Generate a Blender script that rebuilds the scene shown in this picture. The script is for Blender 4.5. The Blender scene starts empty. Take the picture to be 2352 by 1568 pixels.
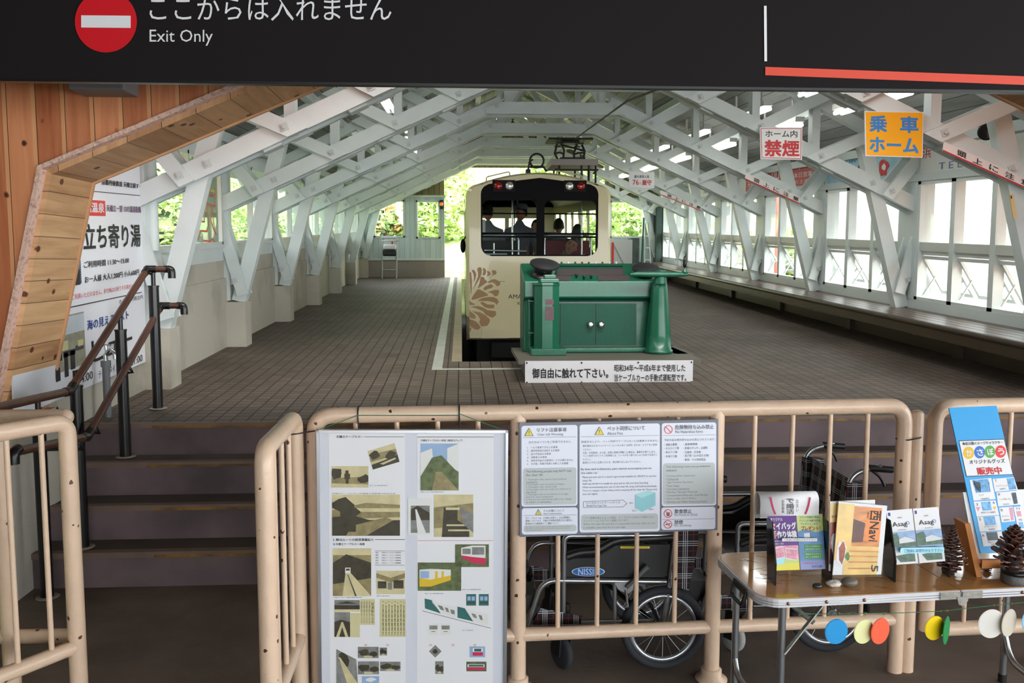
import bpy, math, random
from mathutils import Vector as V, Matrix
random.seed(7)
S = bpy.context.scene
COL = S.collection
# ---------------- camera ----------------
H = 1.635
PH = math.radians(5.26)
TH = math.atan(116 / 2000 * math.cos(PH))
cam_d = bpy.data.cameras.new('camera')
cam_d.sensor_width = 36.0
cam_d.lens = 2000 / 2352 * 36.0
cam_d.clip_start = 0.05
cam_d.clip_end = 300
cam = bpy.data.objects.new('camera', cam_d)
COL.objects.link(cam)
cam.location = (0, 0, H)
cam.rotation_euler = (math.pi / 2 - PH, 0, -TH)
S.camera = cam
# ---------------- light and exposure ----------------
wd = bpy.data.worlds.new('overcast_sky')
S.world = wd
wd.use_nodes = True
bg = wd.node_tree.nodes['Background']
bg.inputs[0].default_value = (0.93, 0.97, 1.0, 1)
bg.inputs[1].default_value = 7.0
sun_d = bpy.data.lights.new('hazy_sun', 'SUN')
sun_d.energy = 7.0
sun_d.angle = math.radians(40)
sun_d.color = (1.0, 0.97, 0.9)
sun = bpy.data.objects.new('hazy_sun', sun_d)
COL.objects.link(sun)
sun.rotation_euler = (math.radians(35), math.radians(20), 0)
S.view_settings.view_transform = 'Standard'
S.view_settings.look = 'None'
S.view_settings.gamma = 1
S.view_settings.use_curve_mapping = False
S.view_settings.exposure = 0.2
S.cycles.max_bounces = 10
S.cycles.diffuse_bounces = 5
S.cycles.transparent_max_bounces = 24
S.cycles.caustics_reflective = False
S.cycles.caustics_refractive = False
# ---------------- pixel -> point on a measured plane ----------------
RV = V((math.cos(TH), -math.sin(TH), 0))
AV = V((math.sin(TH) * math.cos(PH), math.cos(TH) * math.cos(PH), -math.sin(PH)))
UV = RV.cross(AV)
CP = V((0, 0, H))
def ray(px, py):
    return AV + (px - 1176) / 2000 * RV + (784 - py) / 2000 * UV
class Plane:
    def __init__(s, P, n):
        s.P = V(P); s.n = V(n).normalized()
        s.nf = s.n if s.n.dot(CP - s.P) > 0 else -s.n
    def at(s, px, py, off=0.0):
        d = ray(px, py)
        return CP + d * ((s.P - CP).dot(s.n) / d.dot(s.n)) + s.nf * off
def PY(y): return Plane((0, y, 0), (0, 1, 0))
def PX(x): return Plane((x, 0, 0), (1, 0, 0))
def PZ(z): return Plane((0, 0, z), (0, 0, 1))
K = 0.0415
B0 = 0.518
XC = 1.09
def pz(y): return B0 + K * y
PLAT = Plane((0, 0, B0), (0, -K, 1))
# ---------------- materials ----------------
def lin(c):
    if isinstance(c, str):
        c = [int(c[i:i + 2], 16) for i in (0, 2, 4)]
    return tuple(((x / 255 / 12.92) if x / 255 <= 0.04045 else ((x / 255 + 0.055) / 1.055) ** 2.4) for x in c) + (1,)
MATS = {}
def M(name, col, rough=0.5, metal=0.0, var=0.0, vs=4.0, bump=0.0, bs=60.0, spec=0.5, col2=None, stretch=None, emit=0.0, thr=None, coat=0.0):
    if name in MATS: return MATS[name]
    m = bpy.data.materials.new(name); m.use_nodes = True
    nt = m.node_tree; b = nt.nodes['Principled BSDF']
    c = lin(col)
    b.inputs['Base Color'].default_value = c
    b.inputs['Roughness'].default_value = rough
    b.inputs['Metallic'].default_value = metal
    b.inputs['Specular IOR Level'].default_value = spec
    b.inputs['Coat Weight'].default_value = coat
    if emit:
        b.inputs['Emission Color'].default_value = c
        b.inputs['Emission Strength'].default_value = emit
    tc = None
    def coords():
        t = nt.nodes.new('ShaderNodeTexCoord'); o = t.outputs['Object']
        if stretch:
            mp = nt.nodes.new('ShaderNodeMapping'); mp.inputs['Scale'].default_value = stretch
            nt.links.new(o, mp.inputs['Vector']); o = mp.outputs['Vector']
        return o
    if var or col2:
        tc = coords()
        n = nt.nodes.new('ShaderNodeTexNoise'); n.inputs['Scale'].default_value = vs
        n.inputs['Detail'].default_value = 6
        nt.links.new(tc, n.inputs['Vector'])
        r = nt.nodes.new('ShaderNodeValToRGB')
        lo, hi = thr if thr else (0.3, 0.7)
        r.color_ramp.elements[0].position = lo; r.color_ramp.elements[1].position = hi
        if col2:
            r.color_ramp.elements[0].color = lin(col2); r.color_ramp.elements[1].color = c
        else:
            r.color_ramp.elements[0].color = tuple(x * (1 - var) for x in c[:3]) + (1,)
            r.color_ramp.elements[1].color = tuple(min(1, x * (1 + var)) for x in c[:3]) + (1,)
        nt.links.new(n.outputs['Fac'], r.inputs['Fac'])
        nt.links.new(r.outputs['Color'], b.inputs['Base Color'])
    if bump:
        tc = tc or coords()
        n2 = nt.nodes.new('ShaderNodeTexNoise'); n2.inputs['Scale'].default_value = bs
        n2.inputs['Detail'].default_value = 4
        nt.links.new(tc, n2.inputs['Vector'])
        bp = nt.nodes.new('ShaderNodeBump'); bp.inputs['Strength'].default_value = bump
        bp.inputs['Distance'].default_value = 0.01
        nt.links.new(n2.outputs['Fac'], bp.inputs['Height'])
        nt.links.new(bp.outputs['Normal'], b.inputs['Normal'])
    MATS[name] = m
    return m
def glass(name, tint=(1, 1, 1), refl=0.08, rough=0.02):
    m = bpy.data.materials.new(name); m.use_nodes = True
    nt = m.node_tree; nt.nodes.clear()
    o = nt.nodes.new('ShaderNodeOutputMaterial'); mx = nt.nodes.new('ShaderNodeMixShader')
    t = nt.nodes.new('ShaderNodeBsdfTransparent'); g = nt.nodes.new('ShaderNodeBsdfGlossy')
    t.inputs[0].default_value = tuple(tint) + (1,); g.inputs['Roughness'].default_value = rough
    lw = nt.nodes.new('ShaderNodeLayerWeight'); lw.inputs[0].default_value = 0.5
    pw = nt.nodes.new('ShaderNodeMath'); pw.operation = 'POWER'; pw.inputs[1].default_value = 5.0
    ad = nt.nodes.new('ShaderNodeMath'); ad.operation = 'MULTIPLY_ADD'; ad.inputs[1].default_value = 0.5; ad.inputs[2].default_value = refl
    nt.links.new(lw.outputs['Facing'], pw.inputs[0]); nt.links.new(pw.outputs[0], ad.inputs[0]); nt.links.new(ad.outputs[0], mx.inputs[0])
    nt.links.new(t.outputs[0], mx.inputs[1]); nt.links.new(g.outputs[0], mx.inputs[2])
    nt.links.new(mx.outputs[0], o.inputs[0])
    MATS[name] = m
    return m
def planks(name, c1, c2, width, axis, rough=0.55, knot=None, gap=0.004, seam=None):
    """boards: axis = object coordinate across the boards; grain runs along the others"""
    m = bpy.data.materials.new(name); m.use_nodes = True
    nt = m.node_tree; L = nt.links.new; N = nt.nodes.new
    b = nt.nodes['Principled BSDF']; b.inputs['Roughness'].default_value = rough
    t = N('ShaderNodeTexCoord'); sp = N('ShaderNodeSeparateXYZ'); L(t.outputs['Object'], sp.inputs[0])
    def math_(op, a, bb=None):
        n = N('ShaderNodeMath'); n.operation = op
        for i, x in enumerate((a, bb)):
            if x is None: continue
            if isinstance(x, (int, float)): n.inputs[i].default_value = x
            else: L(x, n.inputs[i])
        return n.outputs[0]
    q = math_('DIVIDE', sp.outputs[axis], width)
    fl = math_('FLOOR', q); frc = math_('FRACT', q)
    wn = N('ShaderNodeTexWhiteNoise'); wn.noise_dimensions = '1D'; L(fl, wn.inputs['W'])
    mp = N('ShaderNodeMapping')
    sc = [2.2, 2.2, 2.2]; sc[axis] = 26
    mp.inputs['Scale'].default_value = sc
    L(t.outputs['Object'], mp.inputs['Vector'])
    cb = N('ShaderNodeCombineXYZ'); L(math_('MULTIPLY', wn.outputs['Value'], 9.0), cb.inputs[(axis + 1) % 3]); L(math_('MULTIPLY', wn.outputs['Value'], 5.0), cb.inputs[(axis + 2) % 3])
    L(cb.outputs[0], mp.inputs['Location'])
    no = N('ShaderNodeTexNoise'); no.inputs['Scale'].default_value = 1.0; no.inputs['Detail'].default_value = 5; no.inputs['Distortion'].default_value = 0.6
    L(mp.outputs[0], no.inputs['Vector'])
    fac = math_('ADD', math_('MULTIPLY', no.outputs['Fac'], 0.75), math_('MULTIPLY', wn.outputs['Value'], 0.35))
    r = N('ShaderNodeValToRGB'); r.color_ramp.elements[0].position = 0.25; r.color_ramp.elements[1].position = 0.8
    r.color_ramp.elements[0].color = lin(c1); r.color_ramp.elements[1].color = lin(c2)
    L(fac, r.inputs['Fac']); out = r.outputs['Color']
    def mix(fac_, colr):
        nonlocal out
        mx = N('ShaderNodeMixRGB'); L(fac_, mx.inputs[0]); L(out, mx.inputs[1]); mx.inputs[2].default_value = lin(colr); out = mx.outputs[0]
    if seam:
        mix(math_('MULTIPLY', math_('GREATER_THAN', frc, 1 - 0.018 / width), 0.75), seam)
    mix(math_('LESS_THAN', frc, gap / width), [int(x * 0.35) for x in c1])
    if knot:
        vo = N('ShaderNodeTexVoronoi'); vo.inputs['Scale'].default_value = 8.0
        mk = N('ShaderNodeMapping'); s2 = [0.75, 0.75, 0.75]; s2[axis] = 1.0; mk.inputs['Scale'].default_value = s2
        L(t.outputs['Object'], mk.inputs['Vector']); L(mk.outputs[0], vo.inputs['Vector'])
        nn = N('ShaderNodeTexNoise'); nn.inputs['Scale'].default_value = 60; L(t.outputs['Object'], nn.inputs['Vector'])
        d = math_('ADD', vo.outputs['Distance'], math_('MULTIPLY', nn.outputs['Fac'], 0.05))
        k = N('ShaderNodeMapRange'); k.inputs[1].default_value = 0.125; k.inputs[2].default_value = 0.165; k.inputs[3].default_value = 1; k.inputs[4].default_value = 0
        L(d, k.inputs[0]); mix(k.outputs[0], knot)
    L(out, b.inputs['Base Color'])
    MATS[name] = m
    return m
# ---------------- mesh building ----------------
ORG = {}
def fillet(pts, rad, seg=5):
    pts = [V(p) for p in pts]; out = [pts[0]]
    for i in range(1, len(pts) - 1):
        a, p, c = pts[i - 1], pts[i], pts[i + 1]
        d1 = (a - p); d2 = (c - p)
        r = min(rad, d1.length * 0.49, d2.length * 0.49)
        s, e = p + d1.normalized() * r, p + d2.normalized() * r
        for k in range(seg + 1):
            t = k / seg
            out.append(s * (1 - t) ** 2 + p * 2 * t * (1 - t) + e * t * t)
    out.append(pts[-1])
    return out
class MB:
    def __init__(s, T=None):
        s.v = []; s.f = []; s.m = []; s.mi = 0; s.T = T; s.sm = []; s.smooth = False
    def add(s, vs, fs, smooth=None):
        o = len(s.v)
        s.v += [(s.T @ V(p)) if s.T else V(p) for p in vs]
        for f in fs:
            s.f.append([i + o for i in f]); s.m.append(s.mi); s.sm.append(s.smooth if smooth is None else smooth)
    def mat(s, i): s.mi = i; return s
    def hexa(s, p):
        s.add(p, [(0, 3, 2, 1), (4, 5, 6, 7), (0, 1, 5, 4), (1, 2, 6, 5), (2, 3, 7, 6), (3, 0, 4, 7)], False)
    def box(s, x0, x1, y0, y1, z0, z1, k=0.0):
        """k: shear in z along y"""
        q = lambda x, y, z: (x, y, z + k * (y - y0))
        s.hexa([q(x0, y0, z0), q(x1, y0, z0), q(x1, y1, z0), q(x0, y1, z0), q(x0, y0, z1), q(x1, y0, z1), q(x1, y1, z1), q(x0, y1, z1)])
        return s
    def beam(s, a, b, w, d, up=(0, 0, 1)):
        """bar from a to b; w across (in the plane of 'up'), d in the other direction"""
        a = V(a); b = V(b); t = (b - a).normalized(); up = V(up)
        e = t.cross(up)
        if e.length < 1e-5: e = t.cross(V((1, 0, 0)))
        e.normalize(); n = e.cross(t)
        n = n * w / 2; e = e * d / 2
        s.hexa([a - n - e, a + n - e, a + n + e, a - n + e, b - n - e, b + n - e, b + n + e, b - n + e])
        return s
    def tube(s, pts, r, n=10, closed=False, caps=True):
        pts = [V(p) for p in pts]; N = len(pts)
        rs = r if isinstance(r, (list, tuple)) else [r] * N
        T = []
        for i in range(N):
            a = pts[(i - 1) % N] if (closed or i) else pts[0]
            b = pts[(i + 1) % N] if (closed or i < N - 1) else pts[-1]
            T.append((b - a).normalized())
        e = T[0].orthogonal().normalized(); vs = []
        for i in range(N):
            e = e - T[i] * e.dot(T[i])
            if e.length < 1e-6: e = T[i].orthogonal()
            e.normalize(); f = T[i].cross(e)
            for k in range(n):
                a = 2 * math.pi * k / n
                vs.append(pts[i] + (e * math.cos(a) + f * math.sin(a)) * rs[i])
        fs = []
        for i in range(N if closed else N - 1):
            j = (i + 1) % N
            for k in range(n):
                k2 = (k + 1) % n
                fs.append((i * n + k, i * n + k2, j * n + k2, j * n + k))
        s.add(vs, fs, True)
        if caps and not closed:
            s.add([vs[k] for k in range(n)], [tuple(reversed(range(n)))], False)
            s.add([vs[(N - 1) * n + k] for k in range(n)], [tuple(range(n))], False)
        return s
    def cyl(s, a, b, r, r2=None, n=16):
        return s.tube([a, b], [r, r if r2 is None else r2], n)
    def lathe(s, prof, c, axis=(0, 0, 1), n=24, smooth=True):
        ax = V(axis).normalized(); e = ax.orthogonal().normalized(); f = ax.cross(e); c = V(c)
        vs = []
        for r, z in prof:
            for k in range(n):
                a = 2 * math.pi * k / n
                vs.append(c + ax * z + (e * math.cos(a) + f * math.sin(a)) * r)
        fs = []
        for i in range(len(prof) - 1):
            for k in range(n):
                k2 = (k + 1) % n
                fs.append((i * n + k, i * n + k2, (i + 1) * n + k2, (i + 1) * n + k))
        if prof[0][0] > 1e-6: fs.append(tuple(reversed(range(n))))
        if prof[-1][0] > 1e-6: fs.append(tuple((len(prof) - 1) * n + k for k in range(n)))
        s.add(vs, fs, smooth)
        return s
    def ball(s, c, r, n=14, m=9, jit=0.0, rnd=None):
        c = V(c); r = (r, r, r) if not isinstance(r, (tuple, list)) else r
        vs = []; fs = []
        for i in range(m + 1):
            for k in range(n):
                th = math.pi * i / m; a = 2 * math.pi * k / n
                j = 1 + (rnd.uniform(-jit, jit) if rnd and 0 < i < m else 0)
                vs.append(c + V((r[0] * math.sin(th) * math.cos(a), r[1] * math.sin(th) * math.sin(a), r[2] * math.cos(th))) * j)
        for i in range(m):
            for k in range(n):
                k2 = (k + 1) % n
                fs.append((i * n + k, (i + 1) * n + k, (i + 1) * n + k2, i * n + k2))
        s.add(vs, fs, True)
        return s
    def prism(s, pts, d):
        """flat outline pushed by vector d"""
        pts = [V(p) for p in pts]; d = V(d); n = len(pts)
        s.add(pts + [p + d for p in pts], [tuple(range(n)), tuple(reversed(range(n, 2 * n)))] + [(i, i + n, (i + 1) % n + n, (i + 1) % n) for i in range(n)], False)
        return s
    def patch(s, pl, px, off=0.0, th=0.001):
        """thin sheet on a measured plane, outline in photo pixels"""
        s.prism([pl.at(x, y, off + th) for x, y in px], -pl.nf * th)
        return s
    def rect(s, pl, x0, y0, x1, y1, off=0.0, th=0.001, sl=0.0):
        d = sl * (x1 - x0)
        return s.patch(pl, [(x0, y0), (x1, y0 + d), (x1, y1 + d), (x0, y1)], off, th)
    def oval(s, pl, cx, cy, rx, ry, off=0.0, th=0.001, n=28):
        return s.patch(pl, [(cx + rx * math.cos(2 * math.pi * k / n), cy + ry * math.sin(2 * math.pi * k / n)) for k in range(n)], off, th)
    def rrect(s, pl, x0, y0, x1, y1, r, off=0.0, th=0.001, sl=0.0):
        P = []
        for cx, cy, a0 in ((x1 - r, y0 + r, -90), (x1 - r, y1 - r, 0), (x0 + r, y1 - r, 90), (x0 + r, y0 + r, 180)):
            for k in range(5):
                a = math.radians(a0 + 22.5 * k); P.append((cx + r * math.cos(a), cy + r * math.sin(a)))
        return s.patch(pl, [(x, y + sl * (x - x0)) for x, y in P], off, th)
    def stroke(s, pl, pts, w, off=0.0, th=0.001):
        """polyline of width w (pixels)"""
        for (x0, y0), (x1, y1) in zip(pts, pts[1:]):
            L = math.hypot(x1 - x0, y1 - y0) or 1
            nx, ny = -(y1 - y0) / L * w / 2, (x1 - x0) / L * w / 2
            s.patch(pl, [(x0 + nx, y0 + ny), (x1 + nx, y1 + ny), (x1 - nx, y1 - ny), (x0 - nx, y0 - ny)], off, th)
        return s
    def text(s, pl, body, x0, y0, x1, y1, off=0.002, sl=0.0, bold=0.0, skew=0.0, quad=None, rot=0):
        """lettering fitted into a pixel box on a measured plane"""
        vs, fs = glyphs(body, bold)
        if quad: tl, tr, bl = [pl.at(*q, off) for q in quad]
        else:
            d = sl * (x1 - x0)
            tl, tr, bl = pl.at(x0, y0, off), pl.at(x1, y0 + d, off), pl.at(x0 + skew, y1, off)
        if rot == 90:
            tl, tr, bl = tr, tr + (bl - tl), tl
        ch = max(1, len(body.split('\n')[0]))
        for i, (sx, sy) in enumerate(((0, 0),) if not bold else ((-1, -1), (1, -1), (1, 1), (-1, 1))):
            dx, dy = sx * bold * 0.8 / ch, sy * bold * 0.8
            s.add([bl + (tr - tl) * (x + dx) + (tl - bl) * (y + dy) + pl.nf * (0.00012 * i) for x, y in vs], fs, False)
        return s
    def build(s, name, mats, parent=None, loc=None, bevel=0.0):
        me = bpy.data.meshes.new(name)
        o = bpy.data.objects.new(name, me)
        if parent is not None:
            org = ORG[parent.name]; o.parent = parent
        else:
            if loc is None:
                xs = [p.x for p in s.v]; ys = [p.y for p in s.v]
                loc = ((min(xs) + max(xs)) / 2, (min(ys) + max(ys)) / 2, min(p.z for p in s.v))
            org = V(loc); o.location = org
        me.from_pydata([tuple(p - org) for p in s.v], [], s.f)
        for m in (mats if isinstance(mats, (list, tuple)) else [mats]): me.materials.append(m)
        me.polygons.foreach_set('material_index', s.m)
        me.polygons.foreach_set('use_smooth', s.sm)
        me.update()
        COL.objects.link(o)
        ORG[o.name] = org
        if bevel:
            b = o.modifiers.new('bevel', 'BEVEL'); b.width = bevel; b.segments = 2; b.limit_method = 'ANGLE'; b.angle_limit = math.radians(50)
        return o
_G = {}
def glyphs(body, bold):
    k = body
    if k in _G: return _G[k]
    c = bpy.data.curves.new('t', 'FONT'); c.body = body; c.size = 1; c.resolution_u = 2
    o = bpy.data.objects.new('t', c); COL.objects.link(o)
    dg = bpy.context.evaluated_depsgraph_get()
    me = bpy.data.meshes.new_from_object(o.evaluated_get(dg))
    vs = [(v.co.x, v.co.y) for v in me.vertices]; fs = [tuple(p.vertices) for p in me.polygons]
    bpy.data.objects.remove(o); bpy.data.meshes.remove(me); bpy.data.curves.remove(c)
    if vs:
        x0 = min(p[0] for p in vs); x1 = max(p[0] for p in vs); y0 = min(p[1] for p in vs); y1 = max(p[1] for p in vs)
        vs = [((x - x0) / max(x1 - x0, 1e-6), (y - y0) / max(y1 - y0, 1e-6)) for x, y in vs]
    _G[k] = (vs, fs)
    return _G[k]
def tag(o, label=None, cat=None, group=None, kind=None):
    if label: o['label'] = label
    if cat: o['category'] = cat
    if group: o['group'] = group
    if kind: o['kind'] = kind
    return o
def thing(name, loc, label, cat, group=None, kind=None):
    o = bpy.data.objects.new(name, None); COL.objects.link(o); o.location = loc
    o.empty_display_size = 0.1
    ORG[o.name] = V(loc)
    return tag(o, label, cat, group, kind)
def kids(o): return [c for c in bpy.data.objects if c.parent == o]
def copy_tree(o, off=(0, 0, 0), label=None, name=None, parent=None):
    c = o.copy(); COL.objects.link(c)
    if parent: c.parent = parent
    else:
        c.location = o.location + V(off)
        if label: c['label'] = label
        if name: c.name = name
    ORG[c.name] = ORG[o.name] + V(off)
    for ch in kids(o): copy_tree(ch, off, parent=c)
    return c
def struct(mb, name, mats, label, cat, bevel=0.0):
    return tag(mb.build(name, mats, bevel=bevel), label, cat, kind='structure')
# shared materials
WHITE = M('white_paint', (206, 215, 214), 0.45, var=0.07, vs=3, bump=0.15, bs=25)
WHITE2 = M('shed_white', (203, 212, 212), 0.5, var=0.06, vs=1.5)
BOLT = M('painted_bolt', (190, 197, 196), 0.45)
PLASTER = M('plaster', (184, 180, 166), 0.85, bump=0.4, bs=18, col2=(150, 145, 132), vs=1.6, thr=(0.28, 0.5))
CREAM = M('cream_pipe_paint', (214, 186, 160), 0.32, var=0.06, vs=7, bump=0.25, bs=45)
def chipped(m, rust, sc, size, keep):
    nt = m.node_tree; b = nt.nodes['Principled BSDF']; L = nt.links.new; N = nt.nodes.new
    src = b.inputs['Base Color'].links[0].from_socket
    t = N('ShaderNodeTexCoord'); v = N('ShaderNodeTexVoronoi'); v.inputs['Scale'].default_value = sc; L(t.outputs['Object'], v.inputs['Vector'])
    n = N('ShaderNodeTexNoise'); n.inputs['Scale'].default_value = sc * 3.5; n.inputs['Detail'].default_value = 3; L(t.outputs['Object'], n.inputs['Vector'])
    big = N('ShaderNodeTexNoise'); big.inputs['Scale'].default_value = 2.6; L(t.outputs['Object'], big.inputs['Vector'])
    def mt(op, a, c):
        k = N('ShaderNodeMath'); k.operation = op
        for i, x in enumerate((a, c)):
            if isinstance(x, (int, float)): k.inputs[i].default_value = x
            else: L(x, k.inputs[i])
        return k.outputs[0]
    d = mt('ADD', v.outputs['Distance'], mt('MULTIPLY', mt('SUBTRACT', n.outputs['Fac'], 0.5), 0.35))
    sp = N('ShaderNodeSeparateColor'); L(v.outputs['Color'], sp.inputs[0])
    near = mt('LESS_THAN', d, size); pick = mt('GREATER_THAN', mt('ADD', sp.outputs[0], mt('MULTIPLY', big.outputs['Fac'], 0.5)), keep)
    mx = N('ShaderNodeMixRGB'); L(mt('MULTIPLY', near, pick), mx.inputs[0]); L(src, mx.inputs[1]); mx.inputs[2].default_value = lin(rust); L(mx.outputs[0], b.inputs['Base Color'])
chipped(CREAM, (84, 48, 32), 26, 0.17, 1.02)
RUST = M('rust', (72, 38, 26), 0.9)
BLACK = M('black_paint', (14, 14, 15), 0.35)
BLK_PL = M('black_plastic', (20, 20, 22), 0.45, bump=0.05, bs=120)
RUBBER = M('tyre_rubber', (38, 40, 46), 0.8)
CHROME = M('chrome', (205, 207, 210), 0.16, metal=1)
ALU = M('aluminium', (196, 198, 202), 0.32, metal=1)
STEEL = M('brushed_steel', (170, 172, 176), 0.35, metal=1)
PAPER = M('paper_white', (228, 228, 230), 0.55)
SIGNW = M('sign_white', (226, 226, 228), 0.35)
INK = M('black_ink', (16, 16, 18), 0.5)
GREYINK = M('grey_ink', (95, 96, 100), 0.5)
REDINK = M('red_ink', (196, 20, 34), 0.45)
BLUEINK = M('blue_ink', (28, 60, 140), 0.45)
PURPLEINK = M('purple_ink', (92, 34, 96), 0.45)
GLASS = glass('window_glass', (0.97, 0.99, 0.98), 0.02)
ACRYL = glass('clear_acrylic', (0.985, 0.99, 0.99), 0.012)
# ================= the building =================
YF = [4.01 + 2.09 * n for n in range(8)]          # YF[1..7] = truss lines
# ---- tiled, rising platform with the track pit ----
def tiles(name, c1, c2, mort, w=0.0865):
    m = bpy.data.materials.new(name); m.use_nodes = True
    nt = m.node_tree; b = nt.nodes['Principled BSDF']; b.inputs['Roughness'].default_value = 0.62; b.inputs['Specular IOR Level'].default_value = 0.3
    t = nt.nodes.new('ShaderNodeTexCoord'); br = nt.nodes.new('ShaderNodeTexBrick')
    br.offset = 0; br.squash = 1
    for k, v in (('Scale', 1.0), ('Mortar Size', 0.005), ('Mortar Smooth', 0.2), ('Bias', 0.0), ('Brick Width', w), ('Row Height', w)):
        br.inputs[k].default_value = v
    br.inputs['Color1'].default_value = lin(c1); br.inputs['Color2'].default_value = lin(c2); br.inputs['Mortar'].default_value = lin(mort)
    nt.links.new(t.outputs['Object'], br.inputs['Vector'])
    n = nt.nodes.new('ShaderNodeTexNoise'); n.inputs['Scale'].default_value = 1.3; n.inputs['Detail'].default_value = 5
    nt.links.new(t.outputs['Object'], n.inputs['Vector'])
    r = nt.nodes.new('ShaderNodeValToRGB'); r.color_ramp.elements[0].color = (0.72, 0.7, 0.68, 1); r.color_ramp.elements[1].color = (1.1, 1.1, 1.1, 1)
    r.color_ramp.elements[0].position = 0.35; r.color_ramp.elements[1].position = 0.65
    nt.links.new(n.outputs['Fac'], r.inputs['Fac'])
    mx = nt.nodes.new('ShaderNodeMixRGB'); mx.blend_type = 'MULTIPLY'; mx.inputs[0].default_value = 1
    nt.links.new(br.outputs['Color'], mx.inputs[1]); nt.links.new(r.outputs['Color'], mx.inputs[2])
    nt.links.new(mx.outputs[0], b.inputs['Base Color'])
    bp = nt.nodes.new('ShaderNodeBump'); bp.inputs['Strength'].default_value = 0.5; bp.inputs['Distance'].default_value = 0.004; bp.invert = True
    nt.links.new(br.outputs['Fac'], bp.inputs['Height']); nt.links.new(bp.outputs['Normal'], b.inputs['Normal'])
    return m
TILE = tiles('platform_tile', (108, 96, 86), (92, 82, 73), (46, 40, 36))
TILE_L = M('pale_tile', (168, 172, 160), 0.5, var=0.12, vs=9)
TILE_K = M('kerb_tile', (150, 136, 114), 0.55, var=0.12, vs=8)
CONC = M('dark_concrete', (44, 41, 38), 0.9, var=0.2, vs=3)
mb = MB()
PITX = (0.0, 1.96); PITY0 = 7.13; YEND = 18.75
def slab(mb, x0, x1, y0, y1, dz=0.0, th=0.5):
    mb.box(x0, x1, y0, y1, pz(y0) - th + dz, pz(y0) + dz, K)
slab(mb, -2.4, PITX[0], 4.99, YEND, th=0.6); slab(mb, PITX[1], 6.5, 4.99, YEND, th=0.6)
slab(mb, PITX[0], PITX[1], 4.99, PITY0, th=0.6)
mb.mat(1)
slab(mb, -0.235, -0.155, 6.72, YEND, 0.002, 0.01); slab(mb, -0.155, 0.9, 6.72, 6.78, 0.002, 0.01)
mb.mat(2)
slab(mb, -0.085, 0.0, PITY0, YEND, 0.003, 0.01)
struct(mb, 'platform_floor', [TILE, TILE_L, TILE_K], 'brown tiled platform floor rising away from the stairs', 'floor')
mb = MB()
mb.box(PITX[0] - 0.1, PITX[1] + 0.1, PITY0 - 0.05, 19.5, pz(PITY0) - 0.95, pz(PITY0) - 0.85, K)
mb.box(PITX[0] - 0.1, PITX[0] - 0.02, PITY0, 18.7, pz(PITY0) - 0.9, pz(PITY0) - 0.62, K)
mb.box(PITX[1] + 0.02, PITX[1] + 0.1, PITY0, 18.7, pz(PITY0) - 0.9, pz(PITY0) - 0.62, K)
struct(mb, 'pit_floor', CONC, 'dark concrete track pit sunk into the platform', 'pit')
for x, lb in ((0.5, 'left steel rail in the dark pit under the cable car'), (1.46, 'right steel rail in the dark pit behind the green desk')):
    mb = MB(); z = pz(PITY0) - 0.85
    mb.box(x - 0.05, x + 0.05, PITY0 + 0.05, 40, z, z + 0.02, K); mb.box(x - 0.012, x + 0.012, PITY0 + 0.05, 40, z + 0.02, z + 0.1, K); mb.box(x - 0.03, x + 0.03, PITY0 + 0.05, 40, z + 0.1, z + 0.13, K)
    tag(mb.build('track_rail', STEEL), lb, 'rail', 'rails of the cable track')
# ---- lower floor and stairs ----
LOWER = M('worn_concrete_floor', (122, 107, 95), 0.7, bump=0.3, bs=30, col2=(80, 70, 62), vs=1.8, thr=(0.3, 0.65))
mb = MB(); mb.box(-9, 9, -6, 4.4, -0.2, 0)
struct(mb, 'floor', LOWER, 'dark worn concrete floor in front of the stairs', 'floor')
RISER = M('riser_paint', (112, 94, 96), 0.7, bump=0.2, bs=14, col2=(74, 62, 64), vs=2.2, thr=(0.3, 0.6))
TREAD = M('tread_stone', (74, 68, 62), 0.8, var=0.2, vs=4)
NOSE = M('nosing_tile', (112, 92, 80), 0.6, var=0.15, vs=8)
OCHRE = M('worn_ochre_strip', (136, 96, 32), 0.6, bump=0.2, bs=30, col2=(84, 62, 32), vs=9, thr=(0.35, 0.6))
SY = (4.36, 4.57, 4.78, 4.97); SH = 0.181
st = thing('stairs', (1.5, 4.4, 0), 'four dark purple-brown steps up to the tiled platform', 'stairs', kind='structure')
for i, y in enumerate(SY):
    mb = MB()
    y1 = SY[i + 1] + 0.01 if i < 3 else 5.0
    ztop = SH * (i + 1) - 0.002
    mb.box(-2.15, 6.4, y + 0.006, y1, SH * i - 0.02 if i else 0, ztop - 0.006); mb.mat(1)
    mb.box(-2.15, 6.4, y + 0.045, y1, ztop - 0.006, ztop)
    mb.build('step', [RISER, TREAD], st)
    mb = MB()
    xs = (-1.75, -1.72, -1.62, -1.55)[3 - i]
    mb.box(-2.15, 6.4, y - 0.004, y + 0.045, ztop - 0.012, ztop + 0.003)
    mb.box(-2.15, xs, y - 0.003, y + 0.006, ztop - 0.026, ztop - 0.012)
    mb.mat(1); mb.box(xs, 6.4, y - 0.006, y + 0.006, ztop - 0.026, ztop - 0.012)
    mb.build('nosing', [NOSE, OCHRE], st)
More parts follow.
